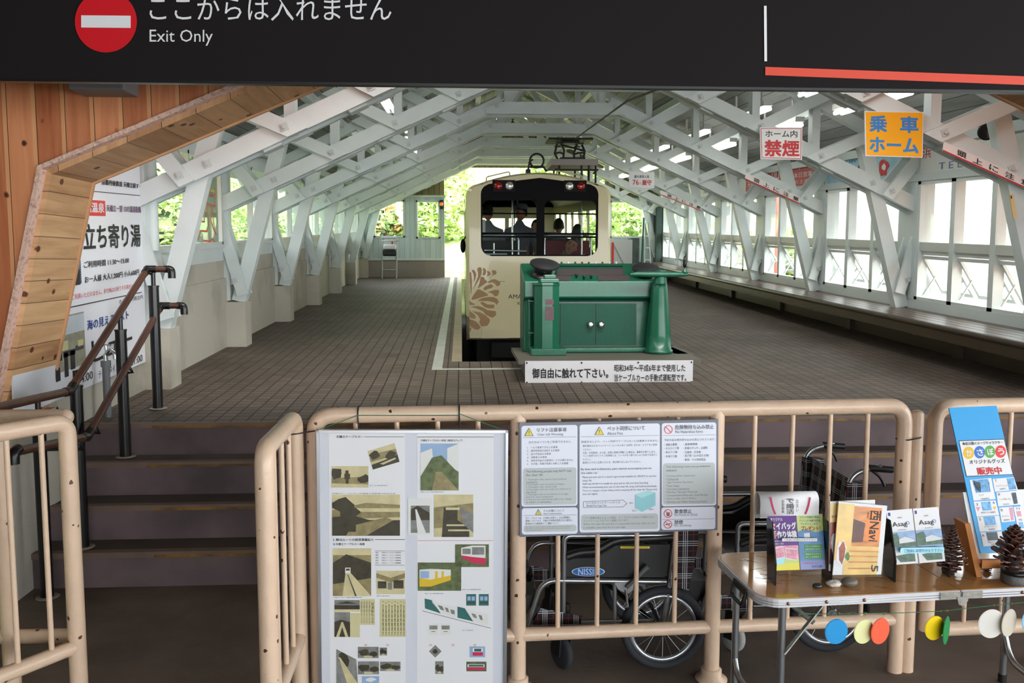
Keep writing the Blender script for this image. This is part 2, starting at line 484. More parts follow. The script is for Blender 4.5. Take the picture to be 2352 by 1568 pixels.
# ---- left wall: plaster below, boards and windows above ----
mb = MB()
mb.box(-2.6, -2.15, 3.55, 4.72, 0, 0.865)
def wl(x0, x1, y0, y1, h0, h1):
    mb.box(x0, x1, y0, y1, pz(y0) + h0, pz(y0) + h1, K)
wl(-2.5, -2.15, 4.7, 18.85, -0.7, 0.63); wl(-2.5, -2.17, 4.7, 18.85, 0.63, 0.79)
for n in range(1, 8): wl(-2.2, -1.975, YF[n] - 0.11, YF[n] + 0.11, -0.01, 0.41)
struct(mb, 'wall_left', PLASTER, 'stained plaster wall with stub piers along the left of the platform', 'wall')
mb = MB()
wl(-2.42, -2.165, 4.7, 18.85, 0.79, 0.93); wl(-2.42, -2.145, 4.7, 18.85, 0.91, 0.935)
wl(-2.42, -2.18, 4.7, 18.85, 1.70, 2.2); wl(-2.42, -2.17, 4.7, 6.0, 0.9, 1.75)
for n in range(1, 8): wl(-2.42, -2.17, YF[n] - 0.09, YF[n] + 0.09, 0.9, 1.75)
struct(mb, 'wall_left', WHITE2, 'white boarded upper wall above the left plaster wall', 'wall')
mb = MB(); mb.tube([(-2.11, 6.14, pz(6.0) + 0.94), (-2.11, 6.14, pz(6) + 1.9)], 0.04, 14)
tag(mb.build('drain_pipe', WHITE), 'white round pipe standing beside the tall banner', 'pipe')
# ---- right wall ----
DKWALL = M('dark_dado', (66, 56, 48), 0.8, var=0.15, vs=2)
mb = MB()
wl(4.29, 4.5, 4.7, 18.85, -0.1, 0.30)
mb.mat(1)
wl(4.28, 4.45, 4.7, 18.85, 0.30, 0.425); wl(4.27, 4.45, 4.7, 18.85, 1.53, 1.60); wl(4.31, 4.45, 4.7, 18.85, 1.58, 2.15)
wl(4.28, 4.45, 4.7, 6.0, 0.42, 1.55)
for n in range(1, 8): wl(4.28, 4.45, YF[n] - 0.15, YF[n] + 0.15, 0.42, 1.55)
struct(mb, 'wall_right', [DKWALL, WHITE2], 'white boarded wall with dark dado along the right of the platform', 'wall')
# ---- windows ----
ALUW = M('grey_sash', (198, 202, 198), 0.4)
def window_right(i, y0, y1):
    w = thing('window_%d' % i, (4.335, y0, pz(y0) + 0.42), 'right wall window with three tilting sashes, number %d from the stairs' % i, 'window', 'windows of the right wall', 'structure')
    mb = MB()
    def bx(x0, x1, a, b, h0, h1): mb.box(x0, x1, a, b, pz(a) + h0, pz(a) + h1, K)
    bx(4.285, 4.375, y0, y0 + 0.05, 0.425, 1.53); bx(4.285, 4.375, y1 - 0.05, y1, 0.425, 1.53)
    bx(4.285, 4.375, y0, y1, 0.425, 0.455); bx(4.285, 4.375, y0, y1, 1.50, 1.53)
    n = 3; c = (y1 - y0) / n
    for j in (1, 2): bx(4.285, 4.375, y0 + c * j - 0.035, y0 + c * j + 0.035, 0.425, 1.53)
    mb.build('window_frame', WHITE, w)
    mb = MB(); bx(4.295, 4.365, y0 + 0.02, y1 - 0.02, 0.885, 0.965); mb.build('mid_rail', ALUW, w)
    for j in range(n):
        a, b = y0 + c * j + 0.04, y0 + c * (j + 1) - 0.04
        mb = MB(); bx(4.325, 4.331, a, b, 0.965, 1.5); mb.build('pane', GLASS, w)
        # sash hinged at its top edge, swung out at the bottom
        mb = MB(); ang = math.radians(32); L = 0.40
        def sq(t, dx=0.0): return (4.335 + math.sin(ang) * L * t + dx, 0.83 - math.cos(ang) * L * t)
        for ya in (a + 0.012, b - 0.012):
            x0_, h0_ = sq(0); x1_, h1_ = sq(1)
            mb.beam((x0_, ya, pz(ya) + h0_), (x1_, ya, pz(ya) + h1_), 0.028, 0.024, (0, 1, 0))
        for t in (0.02, 0.98):
            xx, hh = sq(t); mb.beam((xx, a, pz(a) + hh), (xx, b, pz(b) + hh), 0.03, 0.03)
        s_ = mb.build('sash', ALUW, w)
        mb = MB(); x0_, h0_ = sq(0.04); x1_, h1_ = sq(0.96)
        mb.hexa([(x0_, a + .02, pz(a) + h0_), (x0_, b - .02, pz(b) + h0_), (x1_, b - .02, pz(b) + h1_), (x1_, a + .02, pz(a) + h1_)] + [(x0_ + .005, a + .02, pz(a) + h0_), (x0_ + .005, b - .02, pz(b) + h0_), (x1_ + .005, b - .02, pz(b) + h1_), (x1_ + .005, a + .02, pz(a) + h1_)])
        mb.build('pane', GLASS, s_)
        mb = MB(); xx, hh = sq(0.55); mb.beam((4.345, a + .03, pz(a) + 0.47), (xx, a + .03, pz(a) + hh), 0.018, 0.012, (0, 1, 0))
        mb.beam((4.345, b - .03, pz(b) + 0.47), (xx, b - .03, pz(b) + hh), 0.018, 0.012, (0, 1, 0))
        mb.build('stay', ALUW, s_)
        mb = MB(); bx(4.315, 4.345, a, b, 0.845, 0.885); mb.build('top_rail', ALUW, w)
for i in range(1, 7): window_right(i, YF[i] + 0.15, YF[i + 1] - 0.15)
DARKG = M('dark_frame', (96, 100, 100), 0.4, metal=0.4)
def window_left(i, y0, y1):
    w = thing('window_%d' % (i + 6), (-2.18, y0, pz(y0) + 0.93), 'left wall window of two tall panes, number %d from the banner' % i, 'window', 'windows of the left wall', 'structure')
    mb = MB()
    def bx(x0, x1, a, b, h0, h1): mb.box(x0, x1, a, b, pz(a) + h0, pz(a) + h1, K)
    for a in (y0, y1 - 0.035, (y0 + y1) / 2 - 0.02): bx(-2.21, -2.155, a, a + 0.035, 0.93, 1.70)
    bx(-2.21, -2.155, y0, y1, 0.93, 0.96); bx(-2.21, -2.155, y0, y1, 1.67, 1.70)
    mb.build('window_frame', ALUW, w)
    for a, b in ((y0 + 0.035, (y0 + y1) / 2 - 0.02), ((y0 + y1) / 2 + 0.015, y1 - 0.035)):
        mb = MB(); bx(-2.185, -2.179, a, b, 0.96, 1.67); mb.build('pane', GLASS, w)
    return w
for i in range(1, 7): window_left(i, YF[i] + 0.10, YF[i + 1] - 0.10)
# ---- roof ----
ROOFB = planks('roof_boards', (112, 114, 112), (150, 152, 150), 0.14, 0, 0.6, gap=0.008)
def hr(u): return 1.985 + 0.5 * (2.816 - u)
mb = MB()
for s in (-1, 1):
    P = []
    for y in (4.72, 18.9):
        for u, d in ((0, 0.13), (3.75, 0.13), (3.75, 0.2), (0, 0.2)):
            P.append((XC + s * u, y, pz(y) + hr(u) + d))
    mb.hexa(P)
struct(mb, 'ceiling', ROOFB, 'grey boarded pitched roof above the white trusses', 'ceiling')
i = 0
for u in (0.0, 0.82, 1.64, 2.46, 3.2):
    for s in ((1,) if u == 0 else (-1, 1)):
        mb = MB(); x = XC + s * u; y0 = 4.75
        mb.box(x - 0.04, x + 0.04, y0, 18.85, pz(y0) + hr(u) + 0.045, pz(y0) + hr(u) + 0.13, K)
        side = 'ridge' if u == 0 else ('left' if s < 0 else 'right') + ' slope'
        nm = {0.0: '', 0.82: ', the highest one', 1.64: ', second from the ridge', 2.46: ', third from the ridge', 3.2: ', the lowest one'}[u]
        tag(mb.build('roof_purlin', WHITE2), 'long white purlin under the %s of the shed roof%s' % (side, nm), 'purlin', 'purlins under the shed roof', 'structure')
# ---- front hall: added unseen ceiling and timber facade with the six-sided opening ----
mb = MB(); mb.box(-9, 9, -6, 4.2, 3.35, 3.45)  # unseen slab added overhead to keep the front zone dim
struct(mb, 'ceiling', M('dimming_ceiling', (120, 116, 110), 0.8), 'flat unseen ceiling added to dim the hall in front of the stairs', 'ceiling')
CEDAR = planks('cedar_boards', (164, 88, 50), (222, 148, 102), 0.13, 0, 0.5, knot=(74, 34, 22), gap=0.003, seam=(222, 164, 112))
JAMBH = planks('jamb_boards', (170, 122, 82), (226, 184, 138), 0.105, 2, 0.55, knot=(96, 56, 34), gap=0.003)
JAMBX = planks('lintel_boards', (158, 112, 76), (206, 162, 118), 0.16, 0, 0.55, knot=(90, 52, 34), gap=0.003)
MORTAR = M('rough_edge', (222, 186, 168), 0.9, bump=0.8, bs=70, col2=(176, 136, 120), vs=45, thr=(0.3, 0.5))
O = [(-2.28, 0.70), (-1.948, 2.073), (0.42, 3.078), (1.76, 3.078), (4.13, 2.073), (4.46, 0.70)]
def inset(P, d):
    out = []
    for i, p in enumerate(P):
        a = V((*P[max(i - 1, 0)], 0)); b = V((*P[min(i + 1, len(P) - 1)], 0)); p = V((*p, 0))
        n1 = (p - a).normalized() if i else None; n2 = (b - p).normalized() if i < len(P) - 1 else None
        q = lambda t: V((t.y, -t.x, 0))
        if n1 is None: v = q(n2) * d
        elif n2 is None: v = q(n1) * d
        else:
            m = (q(n1) + q(n2)).normalized(); v = m * (d / m.dot(q(n1)))
        out.append(((p + v).x, (p + v).y))
    return out
mb = MB()
poly = [(-8, 0), (-2.45, 0)] + O + [(4.63, 0), (8, 0), (8, 3.35), (-8, 3.35)]
mb.prism([(x, 4.2, z) for x, z in poly], (0, 0.04, 0))
struct(mb, 'wall_front', CEDAR, 'knotty cedar board wall around the six-sided opening', 'wall')
O1 = inset(O, 0.02); O2 = inset(O, 0.06)
def strip(mb, A, Bq, y0, y1):
    for i in range(len(A) - 1):
        a, b, c, d = A[i], A[i + 1], Bq[i + 1], Bq[i]
        mb.hexa([(a[0], y0, a[1]), (b[0], y0, b[1]), (c[0], y0, c[1]), (d[0], y0, d[1]), (a[0], y1, a[1]), (b[0], y1, b[1]), (c[0], y1, c[1]), (d[0], y1, d[1])])
jm = thing('trim_1', (-2.2, 4.45, 0.7), 'pale knotty board lining of the six-sided opening', 'trim', kind='structure')
mb = MB(); strip(mb, O, O1, 4.185, 4.24); mb.build('mortar_edge', MORTAR, jm)
mb = MB()
for i in range(5):
    mb.mi = 0 if i in (0, 4) else 1
    a, b = O1[i:i + 2], O2[i:i + 2]
    strip(mb, inset(O, 0.02)[i:i + 2], inset(O, 0.045)[i:i + 2], 4.24, 4.7)
mb.build('lining', [JAMBH, JAMBX], jm)
mb = MB(); strip(mb, inset(O, 0.0), inset(O, 0.055), 4.69, 4.71); mb.build('edge_strip', M('pale_trim_wood', (206, 158, 116), 0.5), jm)
mb = MB(); mb.box(-9, -1.0, -6.1, -6.0, 0, 3.35); mb.box(-9, -8.9, -6, 4.2, 0, 3.35); mb.box(-1.0, 9, -6.1, -6, 3.0, 3.35)  # unseen walls added to cut the light from behind the camera
struct(mb, 'wall_light_block', M('light_block_wall', (150, 138, 124), 0.8), 'plain unseen walls added behind the viewer to block light, open at one side', 'wall')
# ---- far end wall ----
BOARDS = planks('pale_blue_boards', (178, 194, 198), (200, 214, 216), 0.11, 0, 0.5, gap=0.003)
OLIVE = planks('olive_boards', (116, 108, 78), (140, 131, 98), 0.12, 0, 0.7, gap=0.008)
ENDC = M('end_concrete', (150, 142, 138), 0.85, var=0.12, vs=2)
ye = 18.75
mb = MB()
mb.box(-2.4, -0.36, ye, ye + 0.15, 0.9, 1.67)
mb.box(3.08, 4.6, ye, ye + 0.15, 0.9, 1.5)
mb.mat(1)
def holed(x0, x1, z0, z1, holes):
    xs = sorted([x0, x1] + [h for q in holes for h in q[:2]])
    for a, b in zip(xs, xs[1:]):
        hs = [q for q in holes if q[0] <= a and b <= q[1]]
        if hs: mb.box(a, b, ye + 0.02, ye + 0.12, z0, hs[0][2]); mb.box(a, b, ye + 0.02, ye + 0.12, hs[0][3], z1)
        else: mb.box(a, b, ye + 0.02, ye + 0.12, z0, z1)
WH = [(-1.86, -1.20, 2.14, 2.93), (-0.96, -0.45, 2.12, 2.92)]
holed(-2.4, -0.36, 1.67, 2.99, WH)
WR = [(3.20, 3.95, 2.14, 2.93)]
holed(3.08, 4.6, 1.5, 2.99, WR)
mb.mat(3); mb.box(-2.4, -0.36, ye - 0.02, ye + 0.02, 1.655, 1.70); mb.box(-2.4, -0.33, ye - 0.02, ye + 0.1, 2.985, 3.03)
mb.mat(2)
mb.prism([(-2.4, ye + 0.03, 3.03), (-0.36, ye + 0.03, 3.03), (-0.36, ye + 0.03, 3.62), (3.08, ye + 0.03, 3.62), (3.08, ye + 0.03, 2.99), (4.6, ye + 0.03, 2.99), (XC, ye + 0.03, pz(ye) + hr(0) + 0.1)], (0, 0.08, 0))
struct(mb, 'wall_back', [ENDC, BOARDS, OLIVE, WHITE], 'far end wall of pale boards under an olive gable with wide opening', 'wall')
for k, (x0, x1, z0, z1) in enumerate(WH + WR):
    w = thing('window_%d' % (13 + k), ((x0 + x1) / 2, ye, z0), ['far end wall window nearest the left wall', 'far end wall window beside the bright opening', 'far end wall window right of the cable car'][k], 'window', None, 'structure')
    mb = MB(); t = 0.035
    mb.box(x0, x0 + t, ye, ye + 0.13, z0, z1); mb.box(x1 - t, x1, ye, ye + 0.13, z0, z1); mb.box(x0, x1, ye, ye + 0.13, z0, z0 + t); mb.box(x0, x1, ye, ye + 0.13, z1 - t, z1)
    mb.build('window_frame', WHITE, w)
    mb = MB(); mb.box(x0 + t, x1 - t, ye + 0.06, ye + 0.066, z0 + t, z1 - t); mb.build('pane', GLASS, w)
# ================= white timber trusses =================
def make_truss(n):
    Y = YF[n]; z0 = pz(Y)
    t = thing('roof_truss', (XC, Y, z0), '', 'truss', 'white timber roof trusses', 'thing')
    def P(s, u, h, y=0.0): return (XC + s * u, Y + y, z0 + h)
    def hc(u): return 1.43 + 0.4646 * (2.955 - u)
    YV = (0, 1, 0)
    def plank(name, s, a, b, w, yo, d=0.045, ext=0.0):
        mb = MB(); A = V(P(s, *a, yo)); Bv = V(P(s, *b, yo)); q = (Bv - A).normalized() * ext
        mb.beam(A - q, Bv + q, w, d, V((0, 1, 0)).cross((Bv - A).normalized()))
        return mb.build(name, WHITE, t)
    def cut_plank(name, s, a, b, w, yo, lo, hi, d=0.035):
        # plank whose ends follow the members it is bolted to; lo / hi: (slope, height at u=0) lines, or ('v', u)
        du, dh = b[0] - a[0], b[1] - a[1]; L = math.hypot(du, dh); nu, nh = -dh / L * w / 2, du / L * w / 2
        def hit(p, ln):
            if ln[0] == 'v': t = (ln[1] - p[0]) / du
            else: t = (ln[0] * p[0] + ln[1] - p[1]) / (dh - ln[0] * du)
            return (p[0] + du * t, p[1] + dh * t)
        p0, p1 = (a[0] + nu, a[1] + nh), (a[0] - nu, a[1] - nh)
        Q = [hit(p0, lo), hit(p1, lo), hit(p1, hi), hit(p0, hi)]
        mb = MB(); mb.prism([P(s, u, h, yo - d / 2) for u, h in Q], (0, d, 0))
        return mb.build(name, WHITE, t)
    CL = (-0.4646, hc(0) - 0.074); RL = (-0.5, hr(0) + 0.045)
    def bolt(s, u, h, y):
        mb = MB(); c = V(P(s, u, h, y)); a = V((0.42, 0, 0.9)).normalized() * 0.035; b = V((0.9, 0, -0.42)).normalized() * 0.035
        mb.prism([c + a, c + b, c - a, c - b], (0, -0.006, 0))
        mb.cyl(c + V((0, -0.006, 0)), c + V((0, -0.022, 0)), 0.014, n=6)
        mb.build('bolt', BOLT, t)
    for s in (-1, 1):
        for yo in (-0.075, 0.075):
            plank('chord', s, (3.27, hc(3.27)), (0.62, hc(0.62)), 0.13, yo)
        plank('rafter', s, (3.62, hr(3.62)), (0.0, hr(0.0)), 0.1, 0, 0.09)
        # inner strut from the base up past the chord to the rafter; leaning outer strut; wall post
        hb = 0.41 if s < 0 else 0.335
        plank('strut', s, (3.14, hb), (2.70, 1.98), 0.125, 0, 0.1)
        for yo in (-0.072, 0.072):
            plank('outer_strut', s, (3.10, 0.50), (3.30, 1.22), 0.1, yo, 0.035, 0.03)
        plank('wall_post', s, (3.27, 0.42 if s < 0 else 0.33), (3.27, hr(3.27)), 0.12, 0, 0.12)
        plank('spacer', s, (3.08, 0.62), (3.3, 0.60), 0.09, 0, 0.1)
        for yo in (-0.118, 0.118):
            cut_plank('knee_brace', s, (2.955, 1.43), (3.2, 1.735), 0.105, yo, CL, ('v', 3.32))
        for (a, b) in (((2.26, 1.752), (2.83, 1.99)), ((1.685, 2.02), (2.25, 2.29)), ((1.11, 2.28), (1.66, 2.555))):
            for yo in (-0.118, 0.118):
                cut_plank('brace', s, a, b, 0.105, yo, CL, RL)
        for u in (2.24, 1.662, 1.10, 0.55):
            plank('vertical_post', s, (u, hc(max(u, 0.6)) - 0.04), (u, hr(u)), 0.075, 0, 0.1)
        plank('peak_brace', s, (0.6, 2.44), (0.05, hr(0.05) - 0.05), 0.09, 0, 0.05)
        for u, h, y in ((2.955, 1.43, -0.137), (2.26, 1.752, -0.137), (1.685, 2.02, -0.137), (1.11, 2.28, -0.137), (3.16, 0.60, -0.092), (2.78, hc(2.78), -0.099), (0.68, 2.46, -0.145)):
            bolt(s, u, h, y)
        for u in (2.36, 1.785, 1.2):
            mb = MB(); mb.beam(P(s, u - 0.06, hc(u - 0.06) - 0.07), P(s, u + 0.06, hc(u + 0.06) - 0.07), 0.035, 0.11)
            mb.build('batten', WHITE, t)
    for yo in (-0.125, 0.125):
        mb = MB()
        mb.prism([P(1, -0.80, 2.37, yo - 0.02), P(1, 0.80, 2.37, yo - 0.02), P(1, 0.80, 2.42, yo - 0.02), P(1, 0.6, 2.505, yo - 0.02), P(1, -0.6, 2.505, yo - 0.02), P(1, -0.80, 2.42, yo - 0.02)], (0, 0.04, 0))
        mb.build('collar', WHITE, t)
    return t
tr = make_truss(1)
ordn = ['first', 'second', 'third', 'fourth', 'fifth', 'sixth', 'seventh']
for n in range(2, 8):
    copy_tree(tr, (0, YF[n] - YF[1], pz(YF[n]) - pz(YF[1])), 'white timber roof truss, %s from the stairs%s' % (ordn[n - 1], ', against the far end wall' if n == 7 else ''))
tr['label'] = 'white timber roof truss, first from the stairs beside the banner'
# ================= outside =================
GRASS = M('grass_ground', (176, 194, 132), 0.9, var=0.35, vs=2.5)
GRAVEL = M('track_gravel', (176, 160, 128), 0.95, var=0.2, vs=6)
mb = MB()
mb.hexa([(-14, 19.0, 0.3), (16, 19.0, 0.3), (16, 46, 0.3), (-14, 46, 0.3), (-14, 19.0, 1.25), (16, 19.0, 1.25), (16, 46, 9.5), (-14, 46, 9.5)])
struct(mb, 'hill_ground', GRASS, 'bright grassy hillside rising beyond the far end opening', 'hillside')
mb = MB(); mb.hexa([(0.1, 18.95, 0.9), (2.0, 18.95, 1.0), (1.5, 44, 8.6), (0.2, 44, 8.6), (0.1, 18.95, 1.34), (2.0, 18.95, 1.34), (1.5, 44, 9.05), (0.2, 44, 9.05)])
struct(mb, 'track_path', GRAVEL, 'pale gravel track bed climbing the hill beyond the opening', 'track')
mb = MB(); mb.box(-14, -2.6, 2.0, 19.0, -0.3, 0.9, 0.02); mb.mat(1); mb.box(4.5, 16, 2.0, 30.0, -0.3, 0.55, 0.03)
struct(mb, 'outside_ground', [GRASS, M('pale_paving', (214, 212, 204), 0.9, var=0.06, vs=3)], 'grassy ground outside the side windows', 'ground')
LEAF = [M('leaf_bright', (196, 214, 142), 0.6, var=0.4, vs=5), M('leaf_mid', (160, 188, 118), 0.6, var=0.4, vs=5), M('leaf_rust', (190, 140, 84), 0.6, var=0.3, vs=5), M('leaf_dark', (40, 58, 34), 0.6, var=0.4, vs=5)]
BARK = M('bark', (84, 66, 48), 0.9, var=0.2, vs=8)
def bush(name, c, r, n, seed, label, mats, group, ls=0.11):
    rnd = random.Random(seed); c = V(c)
    t = thing(name, (c.x, c.y, c.z), label, 'bush', group)
    mb = MB()
    for k in range(n):
        while True:
            d = V((rnd.uniform(-1, 1), rnd.uniform(-1, 1), rnd.uniform(-0.25, 1)))
            if 0.35 < d.length < 1: break
        lump = 1 + 0.22 * math.sin(d.x * 7 + seed) * math.cos(d.z * 6 + seed)
        p = c + V((d.x * r[0], d.y * r[1], d.z * r[2])) * lump + V((0, 0, r[2] * 0.28))
        a = V((rnd.uniform(-1, 1), rnd.uniform(-1, 1), rnd.uniform(-0.3, 0.7))).normalized() * ls * rnd.uniform(0.6, 1.3)
        b = a.cross(V((rnd.uniform(-1, 1), rnd.uniform(-1, 1), rnd.uniform(-1, 1)))).normalized() * ls * 0.42
        mb.mi = rnd.randrange(len(mats))
        mb.add([p - a, p + b + V((0, 0, .01)), p + a, p - b], [(0, 1, 2, 3)], False)
    f = mb.build('foliage', mats, t)
    mb = MB()
    for k in range(5):
        a = 2 * math.pi * k / 5 + seed
        mb.tube([c + V((0, 0, -0.3)), c + V((0.12 * r[0] * math.cos(a), 0.12 * r[1] * math.sin(a), r[2] * 0.4)), c + V((0.5 * r[0] * math.cos(a), 0.5 * r[1] * math.sin(a), r[2] * 0.9))], [0.05, 0.035, 0.012], 6)
    mb.build('stem', BARK, t)
    return t
def gz(y): return 1.25 + (y - 19) * 8.25 / 27
L0, L1, L2, L3 = LEAF
bush('leafy_bush', (-1.75, 20.6, 1.5), (0.75, 0.8, 1.0), 2600, 1, 'round green and russet bush behind the far left window', [L1, L0, L2, L3], None)
bush('leafy_bush', (-0.75, 22.0, gz(22)), (0.8, 0.9, 1.15), 2200, 2, 'bright bush behind the far window beside the opening', [L0, L1], None)
bush('leafy_bush', (-0.35, 24.8, gz(24.8)), (0.75, 1.2, 1.5), 2400, 3, 'tall bright bush left of the track bed in the opening', [L0, L1], None)
bush('leafy_bush', (-3.2, 25.5, gz(25.5)), (1.6, 1.4, 1.9), 2200, 4, 'large bush on the hill beyond the far left corner', [L0, L1], None, 0.12)
bush('leafy_bush', (4.0, 21.2, 1.75), (1.3, 0.9, 1.15), 3400, 5, 'bright green bush behind the far window right of the cable car', [L0, L1], None)
bush('leafy_bush', (3.2, 26.0, gz(26)), (1.6, 1.5, 2.0), 2200, 6, 'bush on the hill right of the track bed, behind the cable car', [L0, L1], None, 0.16)
for k, (x, y, rr, m) in enumerate([(-4.2, 7.6, 1.35, [L3]), (-4.0, 10.2, 1.15, [L3, L1, L0]), (-4.1, 12.8, 1.2, [L1, L0]), (-3.9, 15.2, 1.1, [L0, L1]), (-4.1, 17.6, 1.15, [L0, L1])]):  # first bush all dark leaves: shade of the dark pane put into colour
    bush('hedge_bush', (x, y, 0.95 + 0.02 * y), (0.95, 1.2, rr * 1.25), 5600, 20 + k, 'green bush outside the left windows, %s counted from the banner' % ordn[k], m, 'bushes outside the left windows', 0.065)
for k, (x, y) in enumerate([(6.6, 17.2), (7.2, 20.2), (6.8, 23.4)]):
    bush('hedge_bush', (x, y, 0.6 + 0.03 * y), (0.8, 1.2, 1.0), 2200, 40 + k, 'bright bush outside the right windows, %s counted from the red pole' % ordn[k], [L0, L1], 'bushes outside the right windows', 0.09)
mb = MB(); mb.box(6.3, 6.6, 6.0, 15.2, 0.2, 2.9)
struct(mb, 'neighbour_wall', M('white_render', (238, 238, 234), 0.8), 'white rendered building wall outside the right windows', 'building')
mb = MB(); mb.cyl((5.75, 15.75, 0.6), (5.75, 15.75, 3.6), 0.055)
tag(mb.build('post', M('red_rust_pole', (176, 92, 76), 0.7, var=0.2, vs=5)), 'rusty red pole outside the third right window', 'pole')
# ================= overhead sign, lamps, hanging signs =================
SF = PY(3.5)
sg = thing('overhead_sign', (0.3, 3.6, 2.32), 'long black overhead sign with red no-entry disc and Japanese lettering', 'sign')
mb = MB()
a = SF.at(0, 183); b = SF.at(2352, 215)
mb.box(-3.2, 4.2, 3.5, 3.53, 2.325, 3.2)
mb.mat(1); mb.box(-3.2, 4.2, 3.497, 3.535, 2.318, 2.328)
mb.build('panel', [M('sign_charcoal', (32, 29, 29), 0.6, spec=0.06), BLACK], sg)
mb = MB(); mb.oval(SF, 244, 50, 71, 71, 0.002, 0.002, 48); mb.build('red_disc', M('sign_red', (206, 16, 30), 0.4), sg)
mb = MB(); mb.patch(SF, [(188, 36), (301, 37), (301, 65), (188, 64)], 0.004, 0.002); mb.build('white_bar', SIGNW, sg)
mb = MB(); mb.text(SF, 'ここからは入れません', 344, -8, 900, 48, 0.002, 0.002); mb.build('lettering', SIGNW, sg)
mb = MB(); mb.text(SF, 'Exit Only', 344, 68, 489, 105, 0.002, 0.003); mb.build('lettering', SIGNW, sg)
mb = MB(); mb.patch(SF, [(1754, 14), (1760, 14), (1761, 141), (1755, 141)], 0.002, 0.002); mb.build('white_line', SIGNW, sg)
mb = MB(); mb.patch(SF, [(1757, 154), (2420, 178), (2420, 198), (1757, 173)], 0.002, 0.002); mb.build('orange_stripe', M('sign_orange', (212, 56, 14), 0.4), sg)
q = PY(4.02)
p0, p1 = q.at(152, 150), q.at(281, 207)
mb = MB(); mb.box(p0.x, p1.x + 0.01, 4.02, 4.2, p1.z, p0.z, 0)
tag(mb.build('wall_fixture', M('fixture_grey', (112, 112, 116), 0.5), bevel=0.01), 'grey box fixture on the cedar wall just under the sign', 'fixture')
# fluorescent fittings under the roof
TUBE = M('lit_tube', (255, 255, 250), 0.3, emit=9.0)
FIT = M('fitting_white', (214, 214, 210), 0.4)
def make_lamp(x, y, h, s):
    z = pz(y) + h
    t = thing('fluorescent_lamp', (x, y, z), '', 'lamp', 'fluorescent lamps under the roof')
    mb = MB(); mb.beam((x, y, z + 0.05), (x, y + 1.25, z + 0.05 + 1.25 * K), 0.05, 0.09); mb.build('housing', FIT, t)
    mb = MB(); mb.tube([(x - 0.03, y + 0.03, z), (x - 0.03, y + 1.22, z + 1.2 * K)], 0.018, 10); mb.tube([(x + 0.03, y + 0.03, z), (x + 0.03, y + 1.22, z + 1.2 * K)], 0.018, 10)
    mb.build('tube', TUBE, t)
    mb = MB(); 
    for yy in (y + 0.2, y + 1.0): mb.cyl((x, yy, z + 0.07 + (yy - y) * K), (x, yy, z + 0.26 + (yy - y) * K), 0.012, n=8)
    mb.build('hanger', FIT, t)
    return t
L0_ = make_lamp(2.97, YF[2] + 0.25, 2.24, 1)
bays = ['nearest the stairs', 'second from the stairs', 'third from the stairs', 'fourth from the stairs', 'fifth from the stairs', 'farthest from the stairs']
first = True
for i in range(1, 7):
    for (x, h, lab) in ((2.97, 2.24, 'upper lamp on the right slope'), (3.29, 2.09, 'lower lamp on the right slope'), (-0.75, 2.33, 'lamp on the left slope')):
        yy = YF[i] + 0.3
        lb = 'lit fluorescent fitting, %s, bay %s' % (lab, bays[i - 1])
        if i == 2 and x == 2.97: L0_['label'] = lb; continue
        copy_tree(L0_, (x - 2.97, YF[i] - YF[2], pz(YF[i]) - pz(YF[2]) + h - 2.24), lb)
# hanging signs
def board(name, pl, quad, th, label, cat, mat, frame=None):
    t = thing(name, tuple(pl.at(*quad[3])), label, cat)
    mb = MB(); mb.patch(pl, quad, -th, th); mb.build('panel', mat, t)
    return t
pl = PY(7.98)
t = board('no_smoking_sign', pl, [(1745, 292), (1843, 292), (1842, 367), (1747, 365)], 0.01, 'white hanging sign with big red no-smoking characters', 'sign', SIGNW)
mb = MB(); mb.stroke(pl, [(1748, 295), (1840, 295), (1839, 364), (1750, 362), (1748, 295)], 1.2, 0.001); mb.build('red_border', REDINK, t)
mb = MB(); mb.text(pl, 'ホーム内', 1758, 299, 1831, 315, 0.002, 0.01, 0.015); mb.build('lettering', INK, t)
mb = MB(); mb.text(pl, '禁煙', 1757, 322, 1835, 358, 0.002, 0.01, 0.035); mb.build('lettering', REDINK, t)
pl = PY(5.96)
t = board('boarding_sign', pl, [(1986, 255), (2121, 257), (2119, 362), (1988, 358)], 0.01, 'yellow hanging sign with blue boarding platform characters', 'sign', SIGNW)
mb = MB(); mb.patch(pl, [(1988, 257), (2119, 259), (2117, 360), (1990, 356)], 0.001); mb.build('yellow_face', M('sign_yellow', (240, 170, 16), 0.3), t)
mb = MB(); mb.text(pl, '乗', 1998, 266, 2036, 302, 0.003, 0.02, 0.04); mb.text(pl, '車', 2068, 268, 2108, 304, 0.003, 0.02, 0.04)
mb.text(pl, 'ホーム', 1998, 315, 2108, 348, 0.003, 0.03, 0.045); mb.build('lettering', M('sign_blue', (28, 128, 200), 0.4), t)
pl = PY(12.2)
t = board('capacity_sign', pl, [(1445, 394), (1503, 395), (1503, 432), (1445, 430)], 0.01, 'small white sign with red 76 person limit', 'sign', SIGNW)
mb = MB(); mb.text(pl, '最大乗車人員', 1457, 402, 1491, 408.5, 0.002, 0.01, 0.01); mb.mat(1); mb.text(pl, '76', 1453, 413, 1467, 424, 0.002, 0.01, 0.02); mb.text(pl, '人', 1468, 417, 1473, 424, 0.002); mb.text(pl, '厳守', 1475, 413, 1496, 425, 0.002, 0.01, 0.03)
mb.build('lettering', [INK, REDINK], t)
